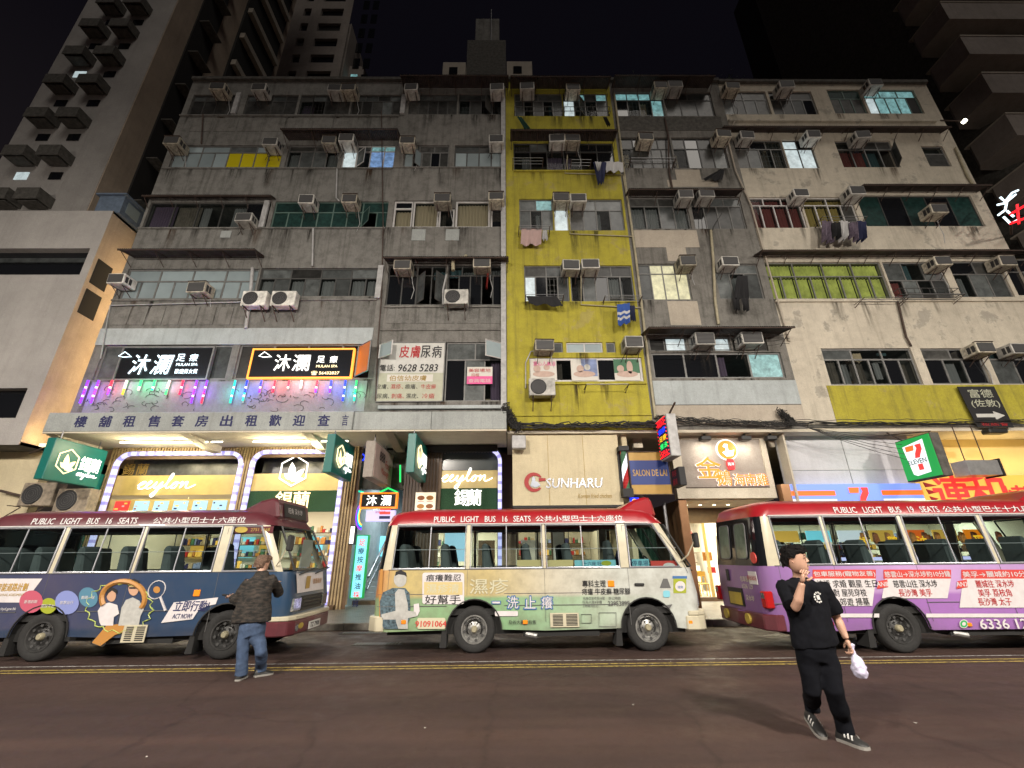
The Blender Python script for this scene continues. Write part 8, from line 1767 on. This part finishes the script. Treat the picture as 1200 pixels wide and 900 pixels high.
form('body', [[(Q(296, 732), .13, .1), (Q(300, 700), .15, .1), (Q(305, 679, .04), .12, .08), (nk, .06, .06), (Q(308, 662, .08), .056, .056)]] + arms + [[(Q(296, 732), .05, .05), (hA, .05, .05), (kA, .03, .03), (aA, .028, .028)], [(Q(297, 732), .05, .05), (hB, .05, .05), (kB, .03, .03), (aB, .028, .028)]], 'skin', m2, .012, smooth=3)
form('jacket', [[(Q(294, 729), .29, .17), (Q(295, 722), .28, .17), (Q(298, 705), .24, .15), (Q(302, 690, .02), .215, .14), (Q(305, 680, .03), .19, .12), (Q(306, 674, .04), .11, .09), (Q(307, 669, .05), .08, .08)],
    [(Q(300, 686, .03), .1, .1), (sA, .09, .09), (sA.lerp(eA, .5), .085, .085), (eA, .08, .08), (eA.lerp(wA, .8), .058, .058)], [(Q(309, 685, .04), .1, .1), (sB, .09, .09), (sB.lerp(eB, .5), .085, .085), (eB, .078, .078), (eB.lerp(wB, .85), .055, .055)]], 'jacket_pattern', m2, .014, .05, .16, 3)
form('jeans', [[(Q(296, 724), .18, .135), (Q(296, 736), .185, .15), (Q(297, 745), .15, .13)], [(Q(290, 737), .11, .125), (hA + Vector((0, 0, -.12)), .1, .115), (hA.lerp(kA, .65), .088, .095), (kA, .078, .082), (kA.lerp(aA, .5), .078, .084), (aA + Vector((0, 0, .03)), .082, .088), (aA + Vector((0, 0, -.05)), .085, .09)],
    [(Q(301, 737), .11, .125), (hB + Vector((0, 0, -.12)), .102, .115), (hB.lerp(kB, .65), .088, .095), (kB, .078, .082), (kB.lerp(aB, .5), .078, .084), (aB + Vector((0, 0, .03)), .08, .086), (aB + Vector((0, 0, -.05)), .083, .088)]], 'denim', m2, .012, .035, .16, 3)
head(Q(308, 660.5, .1), (.35, .9, -.05), .118, m2, 'hair_brown', 'crop')
hand(wA, (-.7, .5, .1), (0, .5, -.5), m2, curl=1.0, side=1); hand(wB, (.1, .9, .3), (0, .3, -.9), m2, curl=.3, side=-1)
shoe((aA[0], aA[1] - .09, 0), (aA[0] - .02, aA[1] + .17, 0), m2, stripes=False); shoe((aB[0] - .05, aB[1] - .07, 0), (aB[0] + .14, aB[1] + .12, 0), m2, stripes=False)
ub = thing('umbrella', 'short dark folded umbrella in the left hand of the man at the blue bus', 'umbrella', wA); MB().tube([Q(277, 700, .18), Q(261, 697, .28)], [.03, .014], 8).build('folded_umbrella', 'ink_black', ub)
# driver of the green bus
m3 = thing('person', 'driver sitting behind the wheel of the green bus, dark clothes', 'person', (G.X0 + 4.95, G.Yn + .5, 1.2)); dx, dy = G.X0, G.Yn
B_ = lambda x, y, z: Vector((dx + x, dy + y, z))
skin('body', [(B_(4.75, .5, 1.28), .13), (B_(4.78, .5, 1.5), .15), (B_(4.8, .5, 1.68), .1), (B_(4.84, .5, 1.76), .05), (B_(4.82, .3, 1.62), .06), (B_(5.05, .28, 1.42), .05), (B_(5.3, .38, 1.5), .035), (B_(4.82, .7, 1.62), .06), (B_(5.05, .72, 1.42), .05), (B_(5.3, .6, 1.5), .035), (B_(5.2, .4, 1.22), .08), (B_(5.2, .6, 1.22), .08)],
     [(0, 1), (1, 2), (2, 3), (2, 4), (4, 5), (5, 6), (2, 7), (7, 8), (8, 9), (0, 10), (0, 11)], 'cloth_navy', m3)
head(B_(4.88, .5, 1.9), (1, -.1, -.05), .115, m3, 'hair_black')
